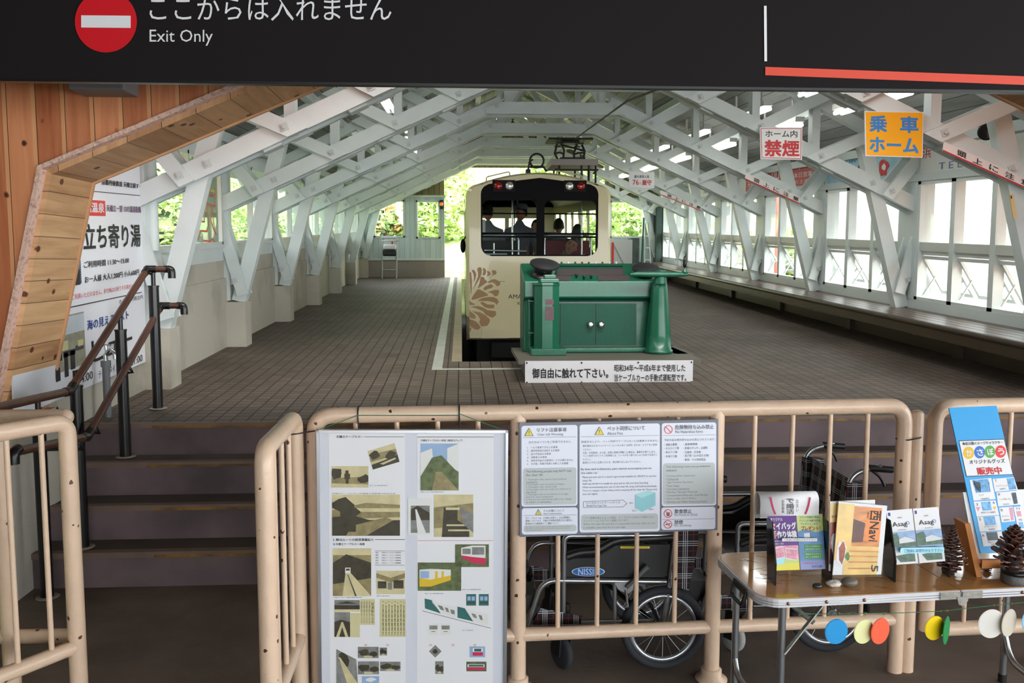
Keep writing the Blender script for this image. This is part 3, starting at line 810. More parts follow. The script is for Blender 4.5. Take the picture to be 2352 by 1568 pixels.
# overhead warning strips fixed on the right chords
WARN = M('warning_red', (190, 22, 44), 0.4)
def warn(Y, a, b, w, lab):
    pl = PY(Y)
    (x0, y0), (x1, y1) = a, b
    dx, dy = x1 - x0, y1 - y0
    nx, ny = w * 0.12, w
    t = thing('warning_strip', tuple(pl.at(x0, y0)), lab, 'sign', 'overhead warning strips on the right chords')
    mb = MB(); mb.patch(pl, [(x0, y0), (x1, y1), (x1 - nx, y1 + ny), (x0 - nx, y0 + ny)], -0.006, 0.006); mb.build('panel', M('strip_white', (226, 220, 216), 0.4), t)
    mb = MB(); mb.patch(pl, [(x0 - nx * .85, y0 + ny * .85), (x1 - nx * .85, y1 + ny * .85), (x1 - nx, y1 + ny), (x0 - nx, y0 + ny)], 0.001, 0.001); mb.build('red_edge', WARN, t)
    mb = MB()
    for i, c in enumerate('頭上に注意'):
        f0 = 0.155 + 0.18 * i; f1 = f0 + 0.10
        q0 = (x0 + dx * f0 - nx * .15, y0 + dy * f0 + ny * .17); q1 = (x0 + dx * f1 - nx * .15, y0 + dy * f1 + ny * .17); q2 = (x0 + dx * f0 - nx * .72, y0 + dy * f0 + ny * .74)
        mb.text(pl, c, 0, 0, 0, 0, 0.003, bold=0.02, quad=(q0, q1, q2))
    mb.build('lettering', INK, t)
warn(5.957, (2168, 325), (2372, 417), 22, 'white overhead warning strip on the nearest right chord')
warn(10.135, (1713, 396), (1838, 453), 15.5, 'white overhead warning strip on the third right chord')
warn(14.315, (1519, 437), (1612, 474), 10.5, 'white overhead warning strip on the fifth right chord')
# ================= the cable car =================
CF = PY(11.0)
CARX = 0.975
BODY = M('car_cream', (212, 202, 158), 0.25, coat=0.3)
CARBLK = M('car_black', (7, 7, 8), 0.6, spec=0.12)
GOLD = M('emblem_tan', (160, 124, 72), 0.35)
CARIN = M('car_lining', (150, 154, 150), 0.6)
SEATB = M('seat_black', (24, 24, 28), 0.7)
SEATR = M('seat_red', (110, 20, 26), 0.7)
CARGL = glass('car_glass', (0.84, 0.87, 0.86), 0.0008)
car = thing('cable_car', (CARX, 13.5, 0.55), 'cream cable car with split black windscreen and brown petal emblem', 'cable car')
def arch(w, zb, ze, zt, n=8, rc=0.16):
    """half-section outline from bottom left, over the roof, to bottom right"""
    P = [(-w, zb), (-w, ze - rc)]
    for k in range(1, n + 1):
        a = math.pi - (math.pi / 2 - 0.12) * k / n
        P.append((-w + rc + rc * math.cos(a), ze - rc + rc * math.sin(a)))
    x0, z0 = P[-1]
    for k in range(1, 7):
        t = k / 6
        x = x0 * (1 - t); P.append((x, z0 + (zt - z0) * (1 - (x / x0) ** 2)))
    return P + [(-x, z) for x, z in reversed(P[:-1])]
OUT = arch(0.918, 0.64, 2.60, 2.745)
def resample(P, n):
    L = [0]
    for a, b in zip(P, P[1:] + P[:1]): L.append(L[-1] + math.hypot(b[0] - a[0], b[1] - a[1]))
    out = []
    Q = P + P[:1]
    for k in range(n):
        d = L[-1] * k / n
        i = max(j for j in range(len(L)) if L[j] <= d + 1e-9); i = min(i, len(P) - 1)
        t = (d - L[i]) / max(L[i + 1] - L[i], 1e-9)
        out.append((Q[i][0] + (Q[i + 1][0] - Q[i][0]) * t, Q[i][1] + (Q[i + 1][1] - Q[i][1]) * t))
    return out
def rr(x0, x1, z0, z1, r, n=5, peak=0.0):
    P = []
    for cx, cz, a0 in ((x0 + r, z0 + r, 180), (x0 + r, z1 - r, 90 + 90), (x1 - r, z1 - r, 90), (x1 - r, z0 + r, 0)):
        pass
    def arc(cx, cz, a0, a1):
        for k in range(n + 1):
            a = math.radians(a0 + (a1 - a0) * k / n); P.append((cx + r * math.cos(a), cz + r * math.sin(a)))
    arc(x0 + r, z0 + r, 270, 180); arc(x0 + r, z1 - r, 180, 90)
    if peak: P.append(((x0 + x1) / 2, z1 + peak))
    arc(x1 - r, z1 - r, 90, 0); arc(x1 - r, z0 + r, 0, -90)
    return P
LEN = 6.6
def ck(y): return K * (y - 11.0)
def front_face(mb, y, hole, N=96, bow=0.0, yin=0.0):
    A = [(CARX + x, z) for x, z in OUT]
    hc_ = (sum(p[0] for p in hole) / len(hole), sum(p[1] for p in hole) / len(hole))
    # rays from the hole centre cut both outlines
    def cut(P, a):
        d = (math.cos(a), math.sin(a)); best = None
        for (x1, z1), (x2, z2) in zip(P, P[1:] + P[:1]):
            ex, ez = x2 - x1, z2 - z1; det = d[0] * (-ez) + ex * d[1]
            if abs(det) < 1e-12: continue
            t = ((x1 - hc_[0]) * (-ez) + ex * (z1 - hc_[1])) / det; s = (d[0] * (z1 - hc_[1]) - d[1] * (x1 - hc_[0])) / det
            if t > 0 and -1e-9 <= s <= 1 + 1e-9: best = t if best is None else max(best, t)
        return (hc_[0] + d[0] * best, hc_[1] + d[1] * best)
    angs = [2 * math.pi * k / N for k in range(N)] + [math.atan2(z - hc_[1], x - hc_[0]) % (2 * math.pi) for x, z in A]
    angs = sorted(set(round(a, 5) for a in angs))
    O_ = [cut(A, a) for a in angs]; I_ = [cut(hole, a) for a in angs]
    n = len(angs); yy = lambda x: y + bow * ((x - CARX) / 0.92) ** 2
    def C(p): return (CARX + (p[0] - CARX) * 0.955, (p[1] - 1.7) * 0.975 + 1.7)
    Om = [C(p) for p in O_]
    V0 = [(x, yy(x) + 0.07, z) for x, z in O_] + [(x, yy(x), z) for x, z in Om] + [(x, yy(x), z) for x, z in I_] + [(x, yy(x) + 0.05, z) for x, z in I_]
    F = []
    for k in range(n):
        j = (k + 1) % n
        for r in range(3): F.append((r * n + k, r * n + j, (r + 1) * n + j, (r + 1) * n + k))
    mb.add(V0, F, False)
WS = rr(0.245, 1.725, 1.70, 2.60, 0.13, 6, 0.075)
mb = MB(); front_face(mb, 11.0, WS)
# roof, sides with window band, floor, rear wall
Y0, Y1 = 11.07, 11.0 + LEN
n = len(OUT)
roof = [p for p in OUT if p[1] >= 2.34]
fa = [(CARX + x, Y0, z) for x, z in roof] + [(CARX + x, Y1, z + ck(Y1)) for x, z in roof]
m_ = len(roof)
mb.add(fa, [(i, i + 1, m_ + i + 1, m_ + i) for i in range(m_ - 1)], True)
fb = [(CARX + x * 0.97, Y0, z - 0.035) for x, z in roof] + [(CARX + x * 0.97, Y1, z - 0.035 + ck(Y1)) for x, z in roof]
mb.mat(1); mb.add(fb, [(i + 1, i, m_ + i, m_ + i + 1) for i in range(m_ - 1)], True); mb.mat(0)
for s in (-1, 1):
    xa, xb = sorted((CARX + s * 0.918, CARX + s * 0.885))
    mb.box(xa, xb, Y0, Y1, 0.64, 1.62, K); mb.box(xa, xb, Y0, Y1, 2.30, 2.46, K)
    for k in range(8):
        y = Y0 + (Y1 - Y0 - 0.12) * k / 7
        mb.box(xa, xb, y, y + 0.12, 1.62 + ck(y), 2.32 + ck(y), K)
mb.box(CARX - 0.9, CARX + 0.9, Y0, Y1, 0.64, 0.70, K)
zr = ck(Y1)
for a, b, c, d in ((-0.918, 0.918, 0.64, 1.60), (-0.918, 0.918, 2.22, 2.60), (-0.918, -0.78, 1.6, 2.22), (0.62, 0.918, 1.6, 2.22), (-0.10, -0.02, 1.6, 2.22)):
    mb.box(CARX + a, CARX + b, Y1, Y1 + 0.04, c + zr, d + zr)
mb.prism([(CARX + x, Y1, z + zr) for x, z in OUT if z > 2.4], (0, 0.04, 0))
mb.mat(0); mb.box(CARX - 0.72, CARX - 0.38, 10.985, 11.0, 0.665, 0.78)
mb.build('body', [BODY, CARIN], car)
mb = MB(); mb.box(CARX - 0.78, CARX + 0.78, 11.15, Y1, 0.3, 0.63, K); mb.box(CARX - 0.6, CARX + 0.6, 10.95, 11.15, 0.42, 0.60)
for yy in (12.0, 16.2):
    for x in (0.5, 1.46):
        mb.cyl((x - 0.05, yy, 0.42 + ck(yy)), (x + 0.05, yy, 0.42 + ck(yy)), 0.19, n=20)
mb.build('underframe', M('underframe_black', (12, 12, 12), 0.8), car)
# black windscreen surround with headband and centre post
mb = MB()
gl = rr(0.262, 0.945, 1.715, 2.405, 0.10, 5); gr_ = rr(1.045, 1.705, 1.715, 2.405, 0.10, 5)
mb.prism([(x, 11.012, z) for x, z in rr(0.245, 1.725, 2.395, 2.60, 0.02, 3, 0.075)], (0, 0.03, 0))
mb.box(0.945, 1.045, 11.008, 11.04, 1.70, 2.42)
mb.box(0.24, 0.265, 11.012, 11.04, 1.80, 2.40); mb.box(1.703, 1.73, 11.012, 11.04, 1.80, 2.40)
mb.box(0.36, 1.61, 11.012, 11.04, 1.695, 1.718)
def corner(x, z, sx, sz, r=0.12):
    P = [(x, 11.012, z)]
    for k in range(7):
        a = math.pi / 2 * k / 6; P.append((x + sx * r * (1 - math.cos(a)), 11.012, z + sz * r * (1 - math.sin(a))))
    mb.prism(P, (0, 0.028, 0))
for x, sx in ((0.26, 1), (0.947, -1), (1.043, 1), (1.71, -1)): corner(x, 2.40, sx, -1, 0.10)
corner(0.25, 1.70, 1, 1); corner(1.72, 1.70, -1, 1)
mb.build('windscreen_surround', CARBLK, car)
for P in (gl, gr_):
    mb = MB(); mb.prism([(x, 11.025, z) for x, z in P], (0, 0.006, 0)); mb.build('windscreen_pane', CARGL, car)
mb = MB()
for z, r in ((2.235, 0.009), (1.985, 0.013), (1.945, 0.011)): mb.tube([(0.25, 11.05, z), (1.72, 11.05, z - 0.005)], r, 8)
mb.box(0.66, 0.672, 11.035, 11.05, 2.1, 2.41)
mb.build('guard_bar', CARBLK, car)
LENSW = M('lamp_clear', (225, 226, 224), 0.12, metal=0.7); LENSR = M('lamp_red', (150, 8, 14), 0.15, coat=0.6)
LRIM = M('lamp_housing', (14, 14, 15), 0.55, spec=0.15)
for x, w in ((0.462, 0), (0.603, 1), (1.358, 1), (1.502, 0)):
    mb = MB(); mb.box(x - 0.072, x + 0.072, 10.995, 11.012, 2.50, 2.645); h = mb.build('lamp_housing', LRIM, car)
    mb = MB(); mb.lathe([(0.052, 0), (0.05, 0.012), (0.036, 0.022), (0.018, 0.027), (0, 0.028)], (x, 10.996, 2.573), (0, -1, 0), 24); mb.build('lamp_lens', LENSW if w else LENSR, h)
# emblem petals and lettering: outlines read off the front panel
def z3(P): return [(1050 + x / 6.27, 590 + y / 6.27) for x, y in P]
PET = [[(178, 225), (190, 212), (203, 225), (212, 330), (212, 440), (205, 545), (195, 480), (180, 340)],
 [(212, 188), (235, 183), (262, 210), (276, 250), (265, 310), (235, 370), (243, 300), (232, 240), (212, 205)],
 [(290, 170), (310, 148), (345, 150), (356, 185), (350, 250), (325, 310), (270, 400), (228, 470), (268, 360), (302, 280), (300, 225), (288, 190)],
 [(372, 155), (400, 165), (420, 195), (412, 240), (395, 265), (364, 260), (375, 215), (372, 175)],
 [(436, 196), (470, 215), (486, 235), (478, 262), (428, 282), (438, 240), (430, 215)],
 [(495, 205), (520, 188), (555, 195), (570, 220), (560, 250), (520, 262), (490, 285), (462, 325), (470, 300), (505, 262), (510, 235)],
 [(335, 300), (345, 282), (385, 290), (400, 325), (440, 355), (400, 385), (350, 420), (295, 455), (320, 380)],
 [(440, 358), (500, 322), (550, 320), (600, 345), (623, 360), (618, 405), (575, 422), (540, 380), (500, 362), (450, 375)],
 [(375, 460), (400, 425), (460, 398), (500, 395), (522, 425), (490, 448), (440, 462), (400, 482)],
 [(205, 600), (240, 540), (290, 470), (320, 465), (390, 500), (445, 540), (440, 558), (350, 580), (280, 605), (215, 618)],
 [(432, 512), (480, 492), (550, 472), (600, 475), (606, 510), (580, 560), (545, 568), (515, 535), (480, 515)],
 [(290, 632), (360, 590), (450, 575), (530, 578), (580, 605), (600, 645), (570, 692), (540, 655), (450, 635), (360, 635)],
 [(330, 655), (370, 645), (440, 685), (535, 685), (535, 735), (470, 742), (400, 725), (360, 690)],
 [(185, 715), (300, 705), (370, 725), (440, 765), (555, 780), (563, 835), (530, 860), (508, 876), (470, 860), (410, 830), (370, 780), (290, 745)],
 [(215, 778), (270, 785), (340, 800), (410, 840), (470, 895), (472, 930), (440, 985), (400, 995), (345, 1000), (318, 935), (332, 900), (300, 840)],
 [(160, 760), (200, 790), (250, 825), (273, 870), (250, 890), (200, 882), (168, 850)],
 [(178, 900), (220, 905), (280, 935), (320, 980), (340, 1020), (300, 1048), (240, 1035), (185, 990)],
 [(155, 600), (180, 630), (220, 660), (262, 680), (240, 692), (180, 692), (160, 660)],
 [(150, 265), (162, 300), (168, 420), (182, 520), (178, 540), (160, 500), (150, 380)],
 [(165, 1040), (190, 1005), (205, 1025), (195, 1070), (175, 1085)]]
mb = MB()
for P in PET:
    q = [(max(x, 1078.0), y) for x, y in z3(P)]
    mb.patch(CF, q, 0.0005, 0.0015)
mb.build('petal_emblem', GOLD, car)
mb = MB(); mb.text(CF, 'AMA', 1167.5, 676, 1199, 685.5, 0.002, 0, 0.008); mb.text(CF, 'KA', 1189, 693, 1203, 700, 0.002, 0, 0.008)
mb.build('lettering', M('car_letter_green', (30, 52, 44), 0.5), car)
mb = MB(); mb.patch(CF, z3([(490, 350), (692, 350), (692, 356), (490, 356)]), 0.0004, 0.001); mb.build('panel_seam', M('seam_dark', (110, 96, 62), 0.5), car)
# rails on the roof and the current collector
mb = MB()
for a, b in ((0.32, 0.62), (1.22, 1.55)):
    zz = lambda x: 2.745 - 0.15 * ((x - CARX) / 0.8) ** 2
    mb.tube(fillet([(a, 11.25, zz(a)), (a, 11.25, zz(a) + 0.06), (b, 11.25, zz(b) + 0.06), (b, 11.25, zz(b) - 0.01)], 0.03), 0.009, 6)
mb.build('roof_rail', BODY, car)
PB = M('collector_black', (26, 25, 24), 0.55); PGREY = M('collector_tray', (168, 160, 160), 0.6)
yp = 12.4
def pp(px, py, y=yp): return PY(y).at(px, py)
mb = MB()
a, b = pp(1262, 384), pp(1366, 371)
mb.box(a.x, b.x, yp - 0.3, yp + 0.5, a.z, b.z)
tray = mb.build('collector_tray', PGREY, car)
mb = MB()
for x in (1280, 1330, 1347, 1362):
    for y in (yp - 0.25, yp + 0.45):
        t_ = pp(x, 383); mb.tube([(t_.x, y, t_.z), (t_.x, y, 2.70 + ck(y) - 0.02 - 0.2 * max(0, (t_.x - CARX) / 0.9) ** 2)], 0.014, 6)
mb.tube([(a.x + 0.05, yp - 0.25, a.z - 0.06), (b.x - 0.03, yp - 0.25, a.z - 0.06)], 0.012, 6)
mb.tube([tuple(pp(1366, 388)), tuple(pp(1374, 390))], 0.012, 6); mb.tube([tuple(pp(1374, 389)), tuple(pp(1362, 399))], 0.012, 6)
mb.build('tray_leg', PB, tray)
mb = MB(); a2, b2 = pp(1284, 371), pp(1341, 364); mb.box(a2.x, b2.x, yp - 0.15, yp + 0.3, a2.z, b2.z); fr_ = mb.build('collector_base', PB, car)
mb = MB()
for y in (yp - 0.1, yp + 0.25):
    for q in ([(1280, 330), (1274, 352), (1281, 366)], [(1289, 330), (1296, 345), (1294, 362)], [(1326, 332), (1318, 352), (1319, 364)], [(1336, 332), (1343, 347), (1340, 366)]):
        mb.tube([tuple(pp(*c, y)) for c in q], 0.016, 6)
mb.tube([tuple(pp(1290, 333, yp - .1)), tuple(pp(1342, 346, yp - .1))], 0.013, 6)
for q in ([(1277, 352), (1285, 350), (1296, 354)], [(1320, 354), (1328, 351), (1341, 351)]): mb.tube([tuple(pp(*c, yp - .1)) for c in q], 0.012, 6)
for y in (yp - 0.1, yp + 0.25):
    mb.box(pp(1278, 331).x, pp(1292, 331).x, y - 0.03, y + 0.03, pp(1278, 332).z, pp(1278, 329).z); mb.box(pp(1324, 331).x, pp(1338, 331).x, y - 0.03, y + 0.03, pp(1278, 333).z, pp(1278, 330).z)
mb.build('collector_arm', PB, fr_)
mb = MB(); mb.box(pp(1258, 324).x, pp(1358, 324).x, yp - 0.18, yp + 0.35, pp(1258, 324).z, pp(1258, 319.5).z)
mb.box(pp(1290, 327).x, pp(1330, 327).x, yp - 0.05, yp + 0.2, pp(1258, 329).z, pp(1258, 324).z)
mb.build('collector_shoe', PB, fr_)
mb = MB(); c = pp(1233, 369, 12.0); mb.tube([(c.x + 0.094 * math.cos(k * math.pi / 12), 12.0, c.z + 0.094 * math.sin(k * math.pi / 12)) for k in range(24)], 0.014, 8, closed=True)
mb.tube([tuple(pp(1213, 392, 12.0)), tuple(pp(1216, 372, 12.0)), tuple(pp(1224, 366, 12.0))], 0.013, 6); mb.box(pp(1208, 398, 12).x, pp(1218, 398, 12).x, 11.95, 12.1, 2.72, pp(1208, 389, 12).z)
mb.tube([tuple(pp(1218, 383, 12.0)), tuple(pp(1248, 383, 12.0)), tuple(pp(1256, 394, 12.0))], 0.016, 6)
mb.build('roof_ring', PB, car)
# mirror and step lamp on the left side
mb = MB(); mb.ball((0.02, 11.2, 1.83), (0.035, 0.06, 0.09), 10, 8); mb.tube([(0.06, 11.25, 1.95), (0.02, 11.2, 1.9)], 0.01, 6); mb.build('side_mirror', CARBLK, car)
# interior: benches with chromed back rails, poles, red cushions
def seat(x0, x1, y, z):
    s_ = MB(); s_.box(x0, x1, y + 0.06, y + 0.46, z + 0.25, z + 0.42); s_.box(x0 + 0.02, x1 - 0.02, y + 0.03, y + 0.09, z + 0.42, z + 0.86)
    o = s_.build('seat', SEATR if x0 > 0.9 and y < 12.3 else SEATB, car)
    s_ = MB(); s_.tube(fillet([(x0, y + 0.03, z + 0.2), (x0, y + 0.03, z + 0.93), (x1, y + 0.03, z + 0.93), (x1, y + 0.03, z + 0.2)], 0.08), 0.014, 8); s_.build('seat_rail', CHROME, o)
for k, y in enumerate((11.95, 12.85, 13.75, 14.65, 15.55)):
    z = 1.02 + ck(y)
    seat(0.16, 0.78, y, z); seat(1.14, 1.78, y, z)
mb = MB()
for x, y in ((0.43, 11.6), (0.68, 11.7), (1.60, 11.6), (0.86, 13.4)): mb.tube([(x, y, 0.7 + ck(y)), (x, y, 2.5 + ck(y) - (0.65 if x in (0.43,) else 0))], 0.013, 8)
mb.tube([(0.3, 11.55, 1.78), (0.86, 11.55, 1.77)], 0.012, 8)
mb.build('grab_pole', CHROME, car)
mb = MB(); mb.box(0.30, 0.58, 11.12, 11.24, 1.69, 1.735); mb.build('dash_tray', M('dash_green', (176, 206, 196), 0.5), car)
mb = MB(); mb.box(0.25, 0.31, 11.3, 11.36, 1.99, 2.17); mb.build('notice_card', PAPER, car)
# overhead wire
mb = MB(); mb.tube([tuple(PY(5.2).at(1600, 170)), tuple(PY(7.0).at(1440, 232)), tuple(PY(12.4).at(1318, 321)), tuple(PY(18.7).at(1235, 392))], 0.009, 6)
tag(mb.build('overhead_wire', M('wire_green', (58, 62, 44), 0.6)), 'dark overhead wire running down to the cable car roof', 'wire')
# ================= green control desk on its plinth =================
GREEN = M('desk_green', (20, 88, 64), 0.33, var=0.08, vs=6, bump=0.12, bs=30, coat=0.12)
DGREEN = M('desk_green_dark', (16, 72, 54), 0.45, var=0.08, vs=6, bump=0.1, bs=30, spec=0.25)  # darker green used on the desk doors
PLATE = M('name_plate', (86, 62, 66), 0.4, metal=0.4, var=0.15, vs=30)
SLAT = M('desk_slate', (70, 62, 62), 0.6)
PLINTH = M('plinth_grey', (92, 88, 78), 0.6, var=0.1, vs=5)
zt = 0.935
mb = MB()
mb.box(0.40, 1.72, 6.14, 7.05, zt - 0.03, zt)
mb.box(0.46, 1.66, 6.2, 7.0, pz(6.2), zt - 0.03)
mb.box(1.62, 1.76, 6.5, 7.1, zt - 0.012, zt + 0.0)
pt = tag(mb.build('plinth', PLINTH), 'low grey plinth under the green control desk', 'plinth')
t = thing('placard', (1.05, 6.13, 0.77), 'long white placard with black Japanese lettering below the green desk', 'sign')
pl = PY(6.135)
mb = MB(); mb.patch(pl, [(1206, 829), (1592, 827), (1591, 881), (1206, 883)], -0.008, 0.008); mb.build('panel', M('placard_white', (206, 205, 208), 0.45, var=0.04, vs=8), t)
mb = MB(); mb.text(pl, '御自由に触れて下さい。', 1223, 846, 1397, 868, 0.002, -0.003, 0.03); mb.build('lettering', INK, t)
mb = MB()
mb.text(pl, '昭和34年～平成6年まで使用した', 1411, 837, 1574, 853, 0.002, -0.002, 0.02); mb.text(pl, '当ケーブルカーの手動式運転型です。', 1411, 859, 1576, 875, 0.002, -0.002, 0.02)
mb.build('lettering', INK, t)
mb = MB()
for x in (1210, 1336, 1466, 1588):
    for y in (833, 878): mb.oval(pl, x, y - (x - 1210) * 0.004, 2, 2, 0.001, 0.003, 10)
mb.build('screw', INK, t)
yc = 6.62
C = lambda px, py, y=yc: PY(y).at(px, py)
dk = thing('control_desk', (1.05, yc, zt), 'green cast control desk with two doors and a long lever arm', 'control desk')
xl, xr = C(1203, 700).x, C(1512, 700).x
ztop = C(1300, 645).z; zb = C(1300, 605, 7.0).z
mb = MB()
# side profile pushed across: front face, sloped instrument top, back
prof = [(yc + 0.06, zt), (yc + 0.06, ztop - 0.15), (yc + 0.0, ztop - 0.13), (yc + 0.0, ztop), (7.0, zb), (7.05, zb), (7.05, zt)]
mb.prism([(xl, y, z) for y, z in prof], (xr - xl, 0, 0))
mb.box(C(1275, 800).x, C(1490, 800).x, yc - 0.03, yc + 0.07, zt, zt + 0.04)
mb.build('body', GREEN, dk, bevel=0.012)
mb = MB(); pl = PY(yc + 0.055)
doors = []
for x0, x1, kx in ((1287, 1366, 1355), (1368, 1460, 1379)):
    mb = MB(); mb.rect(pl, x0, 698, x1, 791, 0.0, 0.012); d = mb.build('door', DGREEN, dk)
    mb = MB(); c = pl.at(kx, 745); mb.lathe([(0.006, 0), (0.008, 0.02), (0.024, 0.024), (0.024, 0.034), (0.010, 0.036), (0.0, 0.036)], (c.x, c.y - 0.012, c.z), (0, -1, 0), 20); mb.build('knob', CHROME, d)
mb = MB()
for x in (1285.5, 1367, 1461): mb.rect(pl, x - 0.7, 697, x + 0.7, 792, 0.0, 0.004)
mb.rect(pl, 1285, 696.5, 1461, 698, 0, 0.004); mb.rect(pl, 1285, 791, 1461, 792.5, 0, 0.004)
mb.build('door_gap', BLACK, dk)
# eight-sided drum at the left with stepped foot and cap
def octa(cx, cy, r, z0, z1, mbx):
    P = [(cx + r * math.cos(math.pi / 8 + k * math.pi / 4), cy + r * math.sin(math.pi / 8 + k * math.pi / 4)) for k in range(8)]
    mbx.prism([(x, y, z0) for x, y in reversed(P)], (0, 0, z1 - z0))
x0, x1 = C(1227, 700, 6.5).x, C(1286, 700, 6.5).x
cx, rx = (x0 + x1) / 2, (x1 - x0) / 2 * 1.04
mb = MB(); cy = 6.56
octa(cx, cy, rx, zt + 0.045, C(1250, 655, 6.45).z, mb)
octa(cx, cy, rx * 1.06, C(1250, 657, 6.45).z, C(1250, 650, 6.45).z, mb)
mb.box(C(1219, 815, 6.45).x, C(1300, 815, 6.45).x, 6.42, 6.75, zt, zt + 0.05)
dr = mb.build('controller_drum', GREEN, dk, bevel=0.006)
pf = PY(cy - rx * math.cos(math.pi / 8) - 0.001)
mb = MB(); mb.rect(pf, 1253, 687, 1272, 699, 0, 0.003); mb.rect(pf, 1253, 704, 1272, 735, 0, 0.003); mb.build('name_plate', PLATE, dr)
mb = MB(); c = C(1262, 640, 6.5)
mb.box(c.x - 0.07, c.x + 0.07, 6.48, 6.62, C(1250, 650, 6.45).z, c.z); mb.box(c.x - 0.04, c.x + 0.05, 6.5, 6.58, c.z, c.z + 0.03)
mb.cyl((c.x + 0.02, 6.52, c.z), (c.x + 0.035, 6.52, c.z + 0.06), 0.012, n=8)
mb.build('drum_bracket', GREEN, dr, bevel=0.006)
mb = MB(); mb.tube([tuple(C(1214, 660, 6.68)), tuple(C(1216, 815, 6.68))], 0.03, 14)
for y_ in (692, 765): c = C(1222, y_, 6.62); mb.cyl((c.x - 0.03, c.y, c.z), (c.x + 0.03, c.y, c.z), 0.008, n=8)
mb.build('side_pipe', GREEN, dk)
# tapering pillar at the right carrying the lever
cxp = C(1513, 800, 6.55).x
mb = MB()
rb, rt_ = (C(1541, 800, 6.55).x - C(1483, 800, 6.55).x) / 2, (C(1529, 650, 6.55).x - C(1497, 650, 6.55).x) / 2
ztp = C(1513, 645, 6.55).z
mb.lathe([(rb * 1.12, 0), (rb * 1.12, 0.025), (rb, 0.03), (rb * 0.95, 0.15), (rt_ * 1.15, ztp - zt - 0.06), (rt_ * 1.05, ztp - zt - 0.02), (rt_ * 0.7, ztp - zt)], (cxp, 6.56, zt), (0, 0, 1), 28)
pil = mb.build('lever_pillar', GREEN, dk)
zl = C(1513, 630, 6.5).z
mb = MB(); xa, xb = C(1447, 630, 6.5).x, C(1580, 630, 6.5).x
mb.tube([(xa, 6.5, zl), (xa + 0.05, 6.5, zl + 0.002), (cxp, 6.5, zl), (xb - 0.04, 6.5, zl), (xb, 6.5, zl)], [0.012, 0.02, 0.024, 0.018, 0.013], 12)
mb.cyl((cxp, 6.53, ztp - 0.02), (cxp, 6.53, zl + 0.03), 0.05, 0.04)
mb.lathe([(0.022, 0), (0.02, 0.012), (0.007, 0.03), (0.006, 0.04)], (xb - 0.025, 6.5, zl + 0.01), (0, 0, 1), 14)
la = mb.build('lever_arm', GREEN, pil)
mb = MB(); mb.lathe([(0.006, 0.04), (0.013, 0.055), (0.014, 0.085), (0.008, 0.125), (0.0, 0.128)], (xb - 0.025, 6.5, zl + 0.01), (0, 0, 1), 14); mb.build('lever_grip', BLACK, la)
# instrument top: slate strips, knobs, indicator lamps along the back edge
top = Plane((0, yc, ztop), (0, -(zb - ztop), 7.0 - yc))
mb = MB(); mb.patch(top, [(1283, 619), (1431, 618), (1433, 633), (1274, 633)], 0.001, 0.006); mb.patch(top, [(1275, 635), (1310, 635), (1312, 644), (1276, 645)], 0.001, 0.004); mb.patch(top, [(1372, 634), (1444, 634), (1447, 644), (1375, 645)], 0.001, 0.004)
mb.mat(1); mb.patch(top, [(1273, 611), (1430, 611), (1430, 613), (1273, 613)], 0.001, 0.002)
mb.build('slate_panel', [SLAT, BLACK], dk)
mb = MB()
for px, py, r in ((1324, 638, 0.013), (1341, 642, 0.011), (1358, 640, 0.012)):
    c = top.at(px, py); mb.lathe([(0.006, 0), (0.006, 0.015), (r, 0.02), (r, 0.03), (0, 0.034)], c, (0, -0.2, 1), 14)
mb.build('knob', BLACK, dk)
mb = MB()
for px, py in ((1459, 613), (1482, 613)): c = top.at(px, py); mb.box(c.x - 0.022, c.x + 0.022, c.y - 0.02, c.y + 0.02, c.z, c.z + 0.018)
mb.rect(top, 1457, 618, 1472, 621, 0.001, 0.002)
mb.build('switch_box', M('switch_metal', (140, 150, 140), 0.4, metal=0.6), dk)
LR, LG, LWH = M('indicator_red', (96, 16, 24), 0.3), M('indicator_green', (14, 60, 40), 0.3), M('indicator_white', (190, 196, 188), 0.3)
for k, m_ in enumerate((LR, LWH, LG, LWH, LG, LR, LG, LWH, LR, LWH, LWH)):
    c = C(1259 + 15.7 * k, 605, 7.0); mb = MB(); mb.lathe([(0.009, -0.01), (0.009, 0.008), (0.006, 0.014), (0, 0.016)], (c.x, 7.015, zb), (0, 0, 1), 12); mb.build('indicator_lamp', m_, dk)
# two conductor caps left on the desk
CAP = M('cap_cloth', (18, 18, 22), 0.75); CAPG = M('cap_badge', (150, 120, 60), 0.3, metal=0.8)
def cap(px, py, y, w, tilt, label):
    c = PY(y).at(px, py)
    T = Matrix.Translation(c) @ Matrix.Rotation(tilt, 4, 'Y') @ Matrix.Rotation(0.35, 4, 'X')
    t = thing('conductor_cap', tuple(c), label, 'cap', 'uniform caps on the green desk')
    mb = MB(T); mb.lathe([(w * 0.62, 0), (w * 0.63, 0.035), (w * 1.0, 0.07), (w * 0.98, 0.085), (w * 0.5, 0.1), (0, 0.104)], (0, 0, 0), (0, 0, 1), 28); mb.build('crown', CAP, t)
    mb = MB(T)
    P = []
    for k in range(13):
        a = math.pi * (1.12 + 0.76 * k / 12); P.append((w * 0.63 * math.cos(a), w * 0.63 * math.sin(a), 0.01))
    Q = [(x * 1.5, y_ * 1.55, -0.012) for x, y_, z in P]
    mb.add(P + Q + [(x, y_, z + 0.006) for x, y_, z in P + Q], [(i, i + 1, i + 14, i + 13) for i in range(12)] + [(i + 26, i + 39, i + 40, i + 27) for i in range(12)] + [(i + 13, i + 14, i + 40, i + 39) for i in range(12)], True); mb.build('visor', BLACK, t)
    mb = MB(T); mb.ball((0.0, -w * 0.72, 0.05), (0.014, 0.006, 0.016), 10, 6); mb.build('badge', CAPG, t)
cap(1248, 628, 6.74, 0.115, 0.10, 'dark conductor cap lying at the left end of the green desk')
